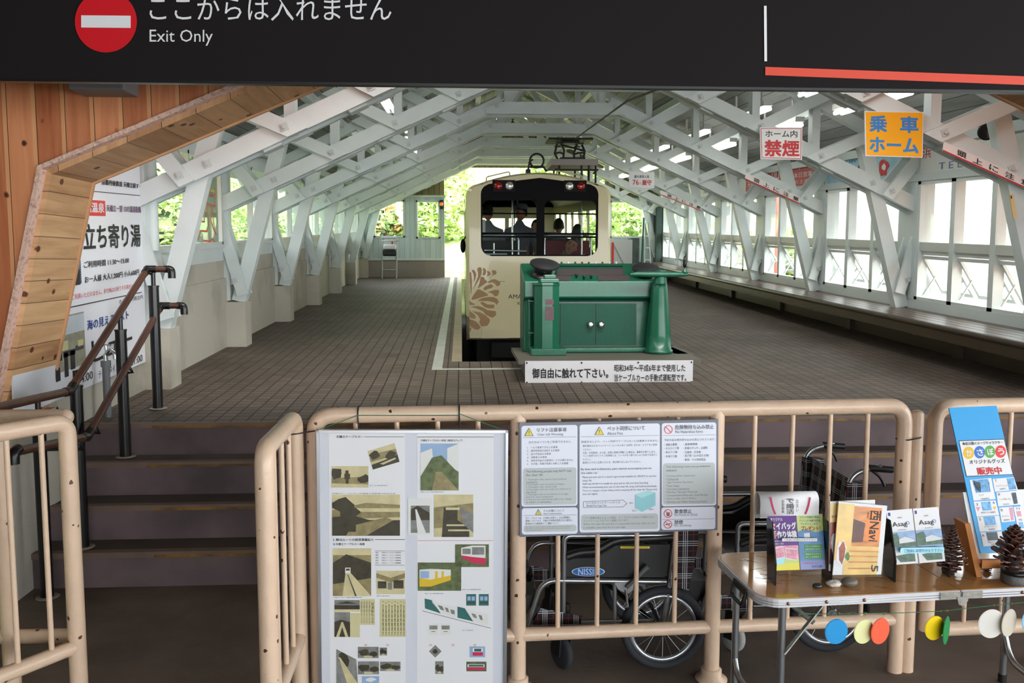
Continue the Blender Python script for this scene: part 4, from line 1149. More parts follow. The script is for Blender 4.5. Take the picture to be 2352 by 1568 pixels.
cap(1482, 637, 6.72, 0.105, -0.05, 'dark conductor cap lying under the lever arm of the green desk')
# ================= cream pipe railings, poster frame, notice board =================
FY0 = V((0.997, 3.235, 0)); FD = V((1, 0.04, 0)).normalized()
FPL = Plane(FY0, (-0.04, 1, 0))
def fx(px, py): return FPL.at(px, py)
R = 0.030; RB = 0.0095; ZT = 1.075
def base_of(px, py):
    p = FPL.at(px, py); return V((p.x, p.y, 0))
def railing(name, label, group=None, loc=None):
    return thing(name, loc, label, 'railing', group or 'cream pipe railings')
# main section: three panels between four posts
p = [base_of(*q) for q in ((722, 1000), (1190, 1200), (1641, 1200), (2068, 1200))]
r = railing('pipe_railing', 'long cream pipe railing across the foot of the stairs carrying the poster and notice', None, tuple((p[0] + p[3]) / 2))
Z = V((0, 0, 1)); zl = 0.215
mb = MB(); mb.tube(fillet([p[0], p[0] + Z * ZT, p[3] + Z * ZT, p[3]], 0.075, 8), R, 16); mb.build('top_rail', CREAM, r)
for q in p[1:3]:
    mb = MB(); mb.cyl(q, q + Z * ZT, R, n=16); o = mb.build('post', CREAM, r)
    mb = MB(); mb.lathe([(0.0, 0), (0.062, 0), (0.062, 0.008), (0.04, 0.016), (0.04, 0.045), (0.031, 0.05)], q, (0, 0, 1), 24); mb.build('flange', CREAM, o)
mb = MB(); mb.tube([p[0] + Z * zl, p[3] + Z * zl], 0.026, 14); mb.build('bottom_rail', CREAM, r)
for a, b in zip(p, p[1:]):
    for k in range(1, 5):
        c = a.lerp(b, k / 5); mb = MB(); mb.cyl(c + Z * zl, c + Z * ZT, RB, n=10); mb.build('baluster', CREAM, r)
# right-hand section behind the table, with its own end post standing between the two
c = base_of(2095, 1200); r2 = railing('railing_post', 'single cream post standing between the two railing sections', 'cream pipe railings', tuple(c))
mb = MB(); mb.cyl(c, c + Z * (ZT - 0.03), R * 0.92, n=16); mb.ball(c + Z * (ZT - 0.035), (R * .92, R * .92, 0.018), 16, 8); mb.build('post', CREAM, r2)
a = base_of(2137, 1200); b = a + FD * 0.95
r3 = railing('pipe_railing', 'cream pipe railing at the right behind the sloping blue price board', None, tuple((a + b) / 2))
mb = MB(); mb.tube(fillet([a + Z * 0.165, a + Z * (ZT - 0.005), b + Z * (ZT - 0.005), b + Z * 0.165], 0.07, 8) , R, 16); mb.build('top_rail', CREAM, r3)
mb = MB(); mb.tube(fillet([a + Z * 0.35, a + Z * 0.165, b + Z * 0.165, b + Z * 0.35], 0.07, 8), R * 0.95, 16); mb.build('bottom_rail', CREAM, r3)
for k in range(1, 6):
    q = a.lerp(b, k / 6); mb = MB(); mb.cyl(q + Z * 0.165, q + Z * ZT, RB, n=10); mb.build('baluster', CREAM, r3)
mb = MB(); q = a.lerp(b, 0.5); mb.cyl(q, q + Z * 0.165, R, n=14); mb.build('post', CREAM, r3)
# angled gate leaf left of the poster
a = V((-0.592, 2.60, 0)); b = V((-0.602, 3.13, 0))
g = railing('railing_gate', 'narrow cream railing gate turned toward the viewer, left of the poster', None, tuple((a + b) / 2))
mb = MB(); mb.tube(fillet([a, a + Z * ZT, b + Z * ZT, b], 0.06, 8), R, 16); mb.build('frame', CREAM, g)
mb = MB(); mb.cyl(a + Z * 0.26, b + Z * 0.26, 0.026, n=14); mb.build('bottom_rail', CREAM, g)
for k in range(1, 4):
    q = a.lerp(b, k / 4); mb = MB(); mb.cyl(q + Z * 0.26, q + Z * ZT, RB, n=10); mb.build('baluster', CREAM, g)
# left gate: leaf toward the viewer and fixed length going left
a = V((-1.385, 3.10, 0)); b = V((-1.72, 2.62, 0))
g2 = railing('railing_gate', 'cream railing gate leaf at the far left, swung open toward the viewer', None, tuple((a + b) / 2))
mb = MB(); mb.tube(fillet([a, a + Z * ZT, b + Z * ZT, b], 0.05, 8), R, 16); mb.build('frame', CREAM, g2)
mb = MB(); mb.cyl(a + Z * 0.26, b + Z * 0.26, 0.026, n=14); mb.build('bottom_rail', CREAM, g2)
for t in (0.16, 0.36, 0.60, 0.82):
    q = a.lerp(b, t); mb = MB(); mb.cyl(q + Z * 0.26, q + Z * ZT, RB, n=10); mb.build('baluster', CREAM, g2)
a = V((-1.43, 3.19, 0)); b = V((-2.3, 3.2, 0))
g3 = railing('pipe_railing', 'cream pipe railing behind the open gate leaf at the far left', None, tuple((a + b) / 2))
mb = MB(); mb.tube([a + Z * ZT, b + Z * ZT], R, 16); mb.ball(a + Z * ZT, R, 12, 8); mb.build('top_rail', CREAM, g3)
mb = MB(); mb.cyl(a + Z * 0.26, b + Z * 0.26, 0.026, n=14); mb.build('bottom_rail', CREAM, g3)
for q in (a.lerp(b, 0.27), b): mb = MB(); mb.cyl(q, q + Z * ZT, R, n=16); mb.build('post', CREAM, g3)
# wires tying things to the railing
WIRE = M('black_tie', (20, 20, 20), 0.5); GCORD = M('green_cord', (40, 110, 70), 0.6)
def loop(px, lab, nm='wire_tie'):
    c = FPL.at(px, 935); c = V((c.x, c.y, ZT)); mb = MB()
    mb.tube([c + V((0, (R + 0.003) * math.cos(k * math.pi / 8), (R + 0.003) * math.sin(k * math.pi / 8))) for k in range(16)], 0.0028, 6, closed=True)
    mb.tube([c + V((0, -R - .003, 0)), c + V((0.002, -R - .004, -0.045))], 0.0026, 6)
    tag(mb.build(nm, WIRE), lab, 'tie', 'black wire ties on the railing')
loop(824, 'black wire tie round the top rail above the left of the poster'); loop(1055, 'black wire tie round the top rail above the right of the poster')
c0 = V((-0.602, 3.13, 1.02)); c1 = p[0] + Z * 1.02
mb = MB(); mb.tube([c0 + V((-.032, -.02, 0)), c0 + V((0, -.036, .002)), c1 + V((0, -.036, .004)), c1 + V((.034, 0, .006)), c1 + V((0, .034, .006)), c0 + V((0, .034, .003)), c0 + V((-.034, 0.01, 0))], 0.0025, 6, closed=True)
tag(mb.build('wire_tie', WIRE), 'wire tie joining the angled gate to the long railing', 'tie', 'black wire ties on the railing')
q0, q1 = p[3] + Z * 0.945, c + V((0, 0, 0))
q1 = base_of(2095, 1200) + Z * 0.95
mb = MB(); mb.tube([q0 + V((-.033, 0, 0)), q0 + V((0, -.034, 0)), q1 + V((0, -.034, .003)), q1 + V((.03, 0, .003)), q1 + V((0, .032, .003)), q0 + V((0, .033, 0))], 0.0025, 6, closed=True)
tag(mb.build('wire_tie', WIRE), 'wire tie joining the two right-hand railing posts', 'tie', 'black wire ties on the railing')
# ---- history poster in an aluminium frame ----
PO = Plane((0.997, 3.165, 0), (-0.04, 1, 0.012))
pf = thing('framed_poster', tuple(PO.at(950, 1568)), 'tall aluminium frame with old cable car photographs under clear cover', 'poster')
PBG = M('poster_paper', (232, 231, 234), 0.5); POB = M('poster_margin', (214, 216, 226), 0.5)
mb = MB(); mb.patch(PO, [(729, 989), (1165, 989), (1160, 1600), (736, 1600)], -0.012, 0.012); mb.mat(1)
mb.patch(PO, [(755, 995), (930, 995), (932, 1600), (758, 1600)], 0.0, 0.0008); mb.patch(PO, [(958, 995), (1134, 995), (1132, 1600), (958, 1600)], 0.0, 0.0008)
mb.build('print_sheet', [POB, PBG], pf)
mb = MB(); w = 7
for q in ([(727, 987), (1167, 987), (1167, 993), (727, 993)], [(727, 987), (733, 987), (740, 1600), (733, 1600)], [(1161, 987), (1167, 987), (1163, 1600), (1156, 1600)]):
    mb.patch(PO, q, -0.014, 0.022)
mb.build('frame', ALU, pf)
SEP = [M('sepia_light', (206, 194, 150), 0.5, var=0.12, vs=30), M('sepia_mid', (146, 132, 92), 0.5, var=0.25, vs=40), M('sepia_dark', (62, 56, 40), 0.5, var=0.3, vs=40), M('photo_green', (92, 104, 64), 0.5, var=0.4, vs=45), M('photo_sky', (150, 178, 214), 0.5, var=0.08, vs=12), M('photo_red', (204, 40, 84), 0.5), M('photo_white', (226, 226, 222), 0.5), M('photo_yellow', (224, 186, 40), 0.5), M('photo_teal', (44, 104, 100), 0.5), M('photo_grey', (128, 128, 124), 0.5, var=0.25, vs=40), M('clipping_paper', (208, 200, 154), 0.5)]
n_ph = [0]
def photo(bg_, quad, shapes):
    """a printed photograph: background colour then simple shapes in its own 0..1 frame"""
    mb = MB(); mb.mat(bg_); mb.patch(PO, quad, 0.0012, 0.0006)
    (x0, y0), (x1, y1), (x2, y2), (x3, y3) = quad
    def uv(u, v):
        xa, ya = x0 + (x1 - x0) * u, y0 + (y1 - y0) * u; xb, yb = x3 + (x2 - x3) * u, y3 + (y2 - y3) * u
        return (xa + (xb - xa) * v, ya + (yb - ya) * v)
    for i, (m_, P) in enumerate(shapes):
        mb.mat(m_); mb.patch(PO, [uv(*q) for q in P], 0.0019 + 0.0004 * i, 0.0003)
    mb.build('photograph', SEP, pf)
def blob(cx, cy, r, n=9, sd=0, ax=1.0):
    rn = random.Random(sd); return [(min(1, max(0, cx + ax * r * rn.uniform(.7, 1.2) * math.cos(2 * math.pi * k / n))), min(1, max(0, cy + r * rn.uniform(.7, 1.2) * math.sin(2 * math.pi * k / n)))) for k in range(n)]
def rc(x0, y0, x1, y1): return [(x0, y0), (x1, y0), (x1, y1), (x0, y1)]
def q2(x0, y0, x1, y1): return [(580 + x / 2.347, 900 + y / 2.347) for x, y in ((x0, y0), (x1, y0), (x1, y1), (x0, y1))]
def q4(*P): return [(580 + x / 2.347, 900 + y / 2.347) for x, y in P]
photo(0, q4((620, 318), (765, 275), (793, 375), (650, 417)), [(1, [(0, .35), (.4, .25), (1, .3), (1, .6), (0, .6)]), (2, [(0, .75), (.5, .7), (1, .6), (1, 1), (0, 1)]), (2, blob(.2, .3, .22, sd=1)), (2, blob(.75, .55, .2, sd=2)), (0, [(.3, .8), (.9, .72), (.9, .8), (.4, .9)])])
photo(0, q2(427, 399, 625, 513), [(1, [(0, .55), (1, .5), (1, 1), (0, 1)]), (2, blob(.12, .35, .3, sd=3, ax=.6)), (2, blob(.9, .6, .2, sd=4)), (2, rc(.38, .2, .46, .95)), (2, rc(.35, .35, .5, .6)), (0, [(0, .8), (1, .85), (1, 1), (0, 1)])])
photo(0, q2(430, 552, 795, 773), [(1, [(0, .38), (.5, .2), (1, .25), (1, .55), (0, .6)]), (0, rc(.3, .33, 1, .42)), (2, [(0, .55), (.3, .5), (.55, .62), (1, .62), (1, 1), (0, 1)]), (2, blob(.17, .25, .2, sd=5, ax=.8)), (2, blob(.25, .42, .16, sd=6)), (2, rc(.12, .3, .15, .8)), (1, [(.3, .75), (.8, .55), (.9, .62), (.5, 1), (.2, 1)]), (2, rc(.15, .72, .35, .9))])
photo(4, q2(906, 277, 1111, 529), [(6, [(0, .2), (.3, .1), (.35, .5), (0, .7)]), (6, [(.7, .1), (1, 0), (1, .6), (.7, .5)]), (3, [(0, .7), (.3, .3), (.55, .25), (.9, .55), (1, .6), (1, 1), (0, 1)]), (1, [(.4, .6), (.55, .6), (1, 1), (.3, 1)])])
photo(6, q2(838, 572, 968, 768), [(9, rc(.12, .2, .9, .95)), (2, [(.12, .3), (.4, .2), (.9, .4), (.9, .6), (.12, .6)]), (6, [(.3, .3), (.36, .3), (.75, .95), (.4, .95)])])
photo(0, q2(978, 552, 1190, 780), [(1, [(0, .3), (1, .2), (1, .7), (0, .8)]), (2, [(.25, .3), (.6, .28), (.6, .6), (.9, .8), (.9, 1), (.2, 1)]), (0, rc(.3, .3, .65, .36)), (0, rc(.32, .7, .9, .74)), (0, rc(.36, .82, .95, .86)), (9, [(.65, .3), (1, .45), (1, .9), (.75, .7)])])
photo(1, q2(434, 842, 640, 1098), [(0, rc(0, 0, 1, .14)), (2, [(0, .3), (.35, .12), (1, .3), (1, .62), (0, .75)]), (0, [(.33, .5), (.45, .5), (1, 1), (.25, 1)]), (2, [(.38, .55), (.4, .55), (.62, 1), (.58, 1)]), (6, rc(.32, .4, .46, .52)), (2, rc(.34, .42, .44, .46))])
photo(0, q2(668, 962, 822, 1088), [(1, [(0, .1), (.5, .3), (1, .1), (1, .3), (.5, .5), (0, .3)]), (2, rc(.05, .45, .35, .75)), (2, rc(.6, .4, .95, .75)), (9, rc(.4, .5, .55, .8))] )
photo(9, q2(442, 1120, 578, 1182), [(2, rc(0, .45, 1, .8)), (0, rc(0, .8, 1, 1)), (2, [(.1, .3), (.5, .1), (.9, .3)])]); photo(9, q2(442, 1185, 526, 1318), [(2, [(0, .4), (.4, .3), (1, .4), (1, 1), (0, 1)]), (0, [(.45, .4), (.55, .4), (.9, 1), (.7, 1), (.5, .6), (.3, 1), (.1, 1)])])
photo(10, q4((580, 1115), (660, 1115), (660, 1253), (580, 1253)), []); photo(10, q2(527, 1190, 579, 1320), []); photo(10, q2(686, 1115, 826, 1318), [])
photo(3, q2(1092, 820, 1274, 942), [(5, [(.18, .45), (.9, .5), (.9, .9), (.5, .82), (.18, .55)]), (6, [(.18, .15), (.5, .05), (.9, .05), (.9, .6), (.5, .55), (.18, .48)]), (9, rc(.5, .12, .86, .45)), (9, rc(.22, .18, .46, .42))])
photo(3, q2(891, 918, 1125, 1070), [(7, [(.04, .5), (.3, .55), (.76, .4), (.76, .62), (.3, .85), (.04, .85)]), (6, [(.04, .25), (.3, .22), (.76, .25), (.76, .45), (.3, .6), (.04, .55)]), (4, rc(.06, .3, .26, .55)), (7, rc(.4, .3, .46, .7)), (7, rc(.55, .3, .6, .62))])
photo(8, q4((928, 1112), (965, 1120), (1015, 1192), (930, 1165)), []); photo(8, q4((1105, 1155), (1145, 1165), (1190, 1235), (1105, 1215)), [])
photo(6, q4((965, 1128), (1095, 1160), (1095, 1215), (1012, 1190)), [(9, rc(.2, .2, .4, .6)), (9, rc(.5, .25, .65, .65)), (9, rc(.75, .3, .95, .7))]); photo(6, q4((1145, 1170), (1270, 1195), (1270, 1255), (1190, 1235)), [(9, rc(.2, .25, .4, .6)), (9, rc(.55, .25, .7, .65))])
for x0, y0 in ((1152, 1088), (1220, 1088)): photo(8, q2(x0, y0, x0 + 53, y0 + 62), [(4, rc(.12, .2, .45, .55)), (4, rc(.55, .2, .88, .55)), (2, rc(.1, .7, .9, .8))])
for x0 in (948, 1014): photo(6, q2(x0, 1248, x0 + 54, 1308), [(9, rc(.1, .15, .9, .5)), (1, rc(.3, .65, .7, .72))])
photo(9, q4((452, 1384), (560, 1440), (568, 1568), (452, 1568)), [(2, blob(.4, .2, .3, sd=8)), (0, [(.1, .2), (.2, .2), (1, 1), (.5, 1)])])
for x0, y0, x1, y1, sd in ((568, 1372, 680, 1432, 1), (686, 1376, 725, 1418, 2), (568, 1450, 682, 1520, 3), (688, 1452, 798, 1502, 4), (985, 1450, 1030, 1518, 5)):
    photo(9, q2(x0, y0, x1, y1), [(2, blob(.3, .5, .3, sd=sd)), (2, blob(.75, .6, .25, sd=sd + 20)), (0, rc(.3, .8, .7, .95))])
photo(4, q2(1170, 1370, 1254, 1428), [(5, rc(.2, .5, .85, .85)), (6, rc(.2, .15, .85, .5)), (8, rc(.3, .2, .75, .45))]); photo(3, q2(1153, 1452, 1261, 1504), [(5, rc(.05, .55, .9, .85)), (6, rc(.05, .25, .9, .55)), (8, rc(.12, .3, .85, .5))])
photo(9, [(580 + (985 + 34 * math.cos(k * math.pi / 8)) / 2.347, 900 + (1396 + 34 * math.sin(k * math.pi / 8)) / 2.347) for k in (0, 4, 8, 12)], [(2, blob(.5, .5, .3, sd=9))])
photo(4, q2(590, 1530, 683, 1568), [(6, blob(.5, .5, .3, sd=2))])
mb = MB()
def pt(s_, x0, y0, x1, y1, b=0.0): mb.text(PO, s_, 580 + x0 / 2.347, 900 + y0 / 2.347, 580 + x1 / 2.347, 900 + y1 / 2.347, 0.0016, 0, b)
pt('天橋立ケーブルカー', 452, 233, 598, 247, 0.02); pt('天橋立ケーブルカー改造（輸送力アップ）', 906, 254, 1133, 266, 0.012)
pt('2. 観光ルートの経営基盤拡大', 434, 788, 654, 802, 0.015); pt('天橋立ケーブルカー再建', 449, 812, 605, 825, 0.015)
for a, b_, y in ((604, 818, 240), (888, 1300, 241), (660, 822, 793)): mb.rect(PO, 580 + a / 2.347, 900 + y / 2.347, 580 + b_ / 2.347, 900 + (y + 2.5) / 2.347, 0.0008, 0.0006)
for y in (855, 932): mb.rect(PO, 580 + 660 / 2.347, 900 + y / 2.347, 580 + 820 / 2.347, 900 + (y + 1.5) / 2.347, 0.0008, 0.0006)
for k in range(5): pt('昭和　　天橋立ケーブルカー営業開始', 664, 861 + 14 * k, 800, 868 + 14 * k)
for y, x0, x1 in ((543, 428, 770), (1103, 440, 590), (1095, 670, 740), (500, 630, 726), (535, 906, 1030), (1082, 928, 1028), (1060, 1130, 1230), (1280, 1130, 1190)): pt('天橋立ケーブルカーの展望と停車場の記念写真', x0, y, x1, y + 6)
for k in range(8): mb.text(PO, '一\n営\n業\n路\n線\n開\n通\n式', 580 + (700 + 16 * k) / 2.347, 900 + (1128 + 6 * (k % 2)) / 2.347, 580 + (708 + 16 * k) / 2.347, 900 + 1310 / 2.347, 0.0022)
for k in range(4): mb.text(PO, '試\n運\n転\nも\n上\n々', 580 + (585 + 14 * k) / 2.347, 900 + 1125 / 2.347, 580 + (592 + 14 * k) / 2.347, 900 + 1245 / 2.347, 0.0022)
mb.text(PO, '試\n運\n転\nも\n上\n々', 580 + 640 / 2.347, 900 + 1132 / 2.347, 580 + 655 / 2.347, 900 + 1245 / 2.347, 0.0022)
mb.stroke(PO, q4((915, 1178), (1285, 1272)), 0.7, 0.001)
mb.mat(1); mb.rect(PO, 580 + 890 / 2.347, 900 + 799 / 2.347, 580 + 1295 / 2.347, 900 + 801 / 2.347, 0.0008, 0.0006)
for x in (610, 728, 960, 1080, 1198): pt('30', x - 8, 1357, x + 8, 1368)
mb.mat(2); mb.oval(PO, 580 + 440 / 2.347, 900 + 819 / 2.347, 2, 2.2, 0.001)
mb.build('lettering', [INK, M('poster_red', (196, 70, 90), 0.5), M('poster_blue', (90, 150, 220), 0.5)], pf)
mb = MB(); mb.patch(PO, [(734, 994), (1160, 994), (1156, 1600), (741, 1600)], 0.006, 0.002); mb.build('cover_sheet', ACRYL, pf)
mb = MB()
for x0, x1 in ((736, 824), (1055, 1158)):
    a_, b_ = (x0, 985), (x1, 950)
    if x0 > 900: a_, b_ = (x0, 950), (x1, 985)
    mb.tube([tuple(PO.at(*a_)), tuple(FPL.at(*b_, 0.035))], 0.0016, 6)
mb.tube([tuple(FPL.at(824, 950, 0.035)), tuple(FPL.at(1055, 950, 0.035))], 0.0016, 6)
mb.build('hanging_cord', GCORD, pf)
# ---- grey notice board ----
NB = Plane((0.997, 3.185, 0), (-0.04, 1, 0))
nb = thing('notice_board', tuple(NB.at(1420, 1225)), 'wide grey notice board of white panels hung on the railing', 'sign')
mb = MB(); mb.patch(NB, [(1193, 971), (1650, 963), (1648, 1217), (1194, 1233)], -0.012, 0.012); mb.build('panel', M('notice_grey', (112, 116, 130), 0.25), nb)
NW = M('notice_white', (222, 226, 238), 0.3); NG = M('notice_panel_grey', (188, 194, 194), 0.3)
def nx(x, y): return (1150 + x / 2.347, 900 + y / 2.347)
mb = MB(); SLP = -0.017
def nr(m_, x0, y0, x1, y1, r_, off): mb.mat(m_); a_ = nx(x0, y0); b_ = nx(x1, y1); mb.rrect(NB, a_[0], a_[1], b_[0], b_[1], r_ / 2.347, off, 0.0006, SLP)
for q in ((112, 182, 414, 618), (425, 176, 858, 757), (868, 168, 1162, 616), (114, 626, 415, 768), (866, 622, 1157, 743)): nr(0, *q, 14, 0.0)
for q in ((122, 410, 408, 610), (434, 660, 848, 744), (876, 384, 1154, 606), (124, 718, 408, 754)): nr(1, *q, 14, 0.001)
mb.mat(2); mb.patch(NB, [nx(*q) for q in ((724, 552), (760, 570), (760, 645), (724, 625))], 0.001); mb.patch(NB, [nx(*q) for q in ((760, 570), (834, 540), (834, 610), (760, 645))], 0.001); mb.mat(3); mb.patch(NB, [nx(*q) for q in ((724, 552), (795, 530), (834, 540), (760, 570))], 0.001)
mb.build('white_panel', [NW, NG, M('cage_teal', (140, 198, 208), 0.4), M('cage_teal_top', (164, 216, 220), 0.4)], nb)
YEL = M('warning_yellow', (226, 208, 70), 0.4)
mb = MB()
for x0, y0, x1, y1 in ((130, 194, 176, 236), (508, 188, 555, 230), (188, 632, 219, 660)):
    mb.mat(0); mb.patch(NB, [nx((x0 + x1) / 2, y0), nx(x1, y1), nx(x0, y1)], 0.001); mb.mat(1)
    cx_ = (x0 + x1) / 2; h = y1 - y0
    mb.patch(NB, [nx(cx_ - h * .05, y0 + h * .35), nx(cx_ + h * .05, y0 + h * .35), nx(cx_ + h * .03, y0 + h * .7), nx(cx_ - h * .03, y0 + h * .7)], 0.0016); mb.oval(NB, *nx(cx_, y0 + h * .82), h * .05 / 2.347, h * .05 / 2.347, 0.0016, 0.0006, 8)
    mb.stroke(NB, [nx(cx_, y0), nx(x1, y1), nx(x0, y1), nx(cx_, y0)], 1.0, 0.0016)
mb.mat(2)
for cx_, cy_, rr_ in ((904, 202, 21), (901, 654, 21), (901, 712, 21)):
    P = [nx(cx_ + rr_ * math.cos(k * math.pi / 14), cy_ + rr_ * math.sin(k * math.pi / 14)) for k in range(29)]
    mb.stroke(NB, P, 1.6, 0.0012); mb.stroke(NB, [nx(cx_ - 14, cy_ - 15), nx(cx_ + 14, cy_ + 15)], 1.6, 0.0022)
mb.mat(1); mb.patch(NB, [nx(892, 648), nx(912, 648), nx(908, 668), nx(895, 668)], 0.0014); mb.patch(NB, [nx(888, 712), nx(914, 706), nx(914, 711), nx(888, 717)], 0.0014)
mb.stroke(NB, [nx(446, 590), nx(660, 581), nx(680, 600), nx(660, 618), nx(446, 622), nx(446, 590)], 0.8, 0.001)
mb.mat(1)
for x0, x1, y in ((122, 408, 245), (432, 853, 240), (874, 1158, 234), (124, 408, 665), (870, 1152, 686)): a_ = nx(x0, y); b_ = nx(x1, y); mb.rect(NB, a_[0], a_[1], b_[0], a_[1] + 0.6, 0.001, 0.0006, SLP)
mb.build('pictogram', [YEL, GREYINK, M('prohibit_red', (222, 84, 84), 0.4)], nb)
mb = MB()
def nt_(s_, x0, y0, x1, y1, b=0.0): a_ = nx(x0, y0); b_ = nx(x1, y1); mb.text(NB, s_, a_[0], a_[1], b_[0], b_[1], 0.0018, SLP, b)
nt_('リフト注意事項', 196, 193, 354, 215, .015); nt_('Chair Lift Warning', 197, 222, 336, 239)
nt_('ペット同伴について', 575, 184, 776, 208, .015); nt_('About Pets', 575, 215, 658, 231)
nt_('危険物持ち込み禁止', 940, 178, 1148, 202, .015); nt_('No Hazardous Items', 941, 206, 1090, 222)
nt_('次の方はリフトをご利用できません', 150, 264, 378, 277)
for k, s_ in enumerate(('1.　一人で乗車できないお客様', '2.　高所恐怖症を自認するお客様', '3.　足の不自由なお客様', '4.　泥酔者のお客様', '5.　未就学児童のお客様は一人では乗れません', '6.　その他、係員が危険と判断したお客様')):
    nt_(s_, 142, 293 + 17.6 * k, (306, 316, 270, 248, 390, 364)[k], 305 + 17.6 * k)
nt_('The following people may NOT ride', 136, 422, 380, 437, .008); nt_('the chair lift:', 136, 441, 228, 453, .008)
for k, s_ in enumerate(('1. Passengers who cannot board without', '    assistance', '2. Passengers who are afraid of heights', '3. Passengers who cannot walk', '4. Passengers who are under the influence of', '    alcohol', '5. Passengers who are preschool or younger', '    and are unaccompanied', '6. Any persons deemed by staff to be a danger', '    to others or themselves.')):
    nt_(s_, 137, 467 + 13.4 * k, (355, 198, 344, 302, 377, 190, 366, 280, 385, 274)[k], 478 + 13.4 * k)
nt_('テロ対策について', 230, 633, 342, 647); nt_('About Counterterrorism', 230, 650, 328, 659)
for k, s_ in enumerate(('当ケーブルカーは、テロ防止対策として自主警備を', '実施しております。不審な手荷物を発見された場合は、', '駅係員または乗務員までご連絡ください。')): nt_(s_, 134, 673 + 15 * k, (372, 388, 316)[k], 685 + 15 * k)
for k in range(3): nt_('Our cable car carries out the voluntary guard as preventive measures', 134, 724 + 9 * k, (382, 370, 228)[k], 731 + 9 * k)
for k, s_ in enumerate(('鉄道法令により、ペット同伴でケーブルカーには乗車できません。', '蓋を閉められるペットケージ（レンタルあり 500円）または、リフトをご利用', 'ください。', '大型・中型動物、その他、危険と係員が判断した場合は、乗車をお断りします。', 'ペット同伴でのリフトご利用時には、リードが引っ張らないよう丸めてお持ちく', 'ださい。', '転落など十分ご注意いただき、飛び降りはしないでください。')):
    nt_(s_, 434 if k == 0 else 442, (262, 284, 305, 322, 338, 358, 374)[k], (850, 842, 490, 836, 842, 486, 756)[k], (274, 296, 315, 334, 350, 368, 386)[k])
nt_('By laws and ordinances, pets cannot accompany you on', 433, 410, 812, 424, .008); nt_('the cable car.', 433, 430, 524, 441, .008)
for k, s_ in enumerate(('Please put your pet in a closed cage (rental available for 500 JPY) or use the', 'chair lift.', 'Staff may decide it is unsafe for your pet to ride and deny boarding.', 'When accompanying your pet on the chair lift, wrap and hold leashes/leads.', 'There is a danger of pets falling and/or jumping off the chair lift. Please hold', 'your pet tightly.')):
    nt_(s_, 441, (453, 472, 489, 508, 526, 544)[k], (838, 492, 796, 842, 842, 524)[k], (466, 482, 502, 520, 538, 557)[k])
nt_('レンタルペットケージサイズ', 462, 590, 644, 604); nt_('Rental Pet Cage Size', 463, 607, 570, 620)
nt_('28cm', 693, 592, 712, 601); nt_('20cm', 708, 634, 732, 643); nt_('40cm', 798, 626, 822, 635)
nt_('リフト営業が休止になった場合、ケーブルカーのみのご利用となり、', 445, 672, 828, 685); nt_('ペットケージに入れてのご乗車となります。', 445, 688, 690, 700)
nt_('When the chair lift operation is suspended and only cable car use', 446, 707, 830, 719); nt_('is available, pets must be in a pet cage.', 446, 725, 674, 738)
nt_('下記の品は車内持ち込みを禁止されています。', 880, 252, 1156, 265)
for k, s_ in enumerate(('・油脂火薬類', '・セルロイド類', '・高圧ガス類', '・有毒ガス類')): nt_(s_, 880, (276, 296, 318, 340)[k], (950, 960, 952, 950)[k], (290, 310, 330, 353)[k])
for k, s_ in enumerate(('・腐食物質類', '・多量のマッチ、火煙類', '・汚穢物、死体類', '・長尺物（2mを超える物）', '・動物、その他制限品')): nt_(s_, 984, (275, 295, 318, 336, 358)[k], (1060, 1114, 1078, 1122, 1104)[k], (288, 309, 331, 350, 372)[k])
nt_('The following items are prohibitied', 891, 398, 1128, 410, .008); nt_('onboard:', 891, 416, 948, 428, .008)
for k, s_ in enumerate(('Combustables, Explosives', 'Celluloids', 'High Pressure Gas Items', 'Toxic Gases', 'Corrosive Substances', 'Matches, Flamable Materials', 'Contaminated Materials, Dead Bodies', 'Items Longer than 2 Meters', 'Animals and Other Restricted Items')):
    nt_('・' + s_, 886, 447 + 17.4 * k, (1048, 958, 1036, 962, 1016, 1060, 1116, 1054, 1112)[k], 459 + 17.4 * k)
nt_('飲食禁止', 937, 631, 1028, 654, .02); nt_('No Food or Drink', 936, 655, 1062, 668); nt_('禁煙', 936, 690, 982, 712, .02); nt_('No Smoking', 936, 713, 1026, 727)
mb.build('lettering', GREYINK, nb)
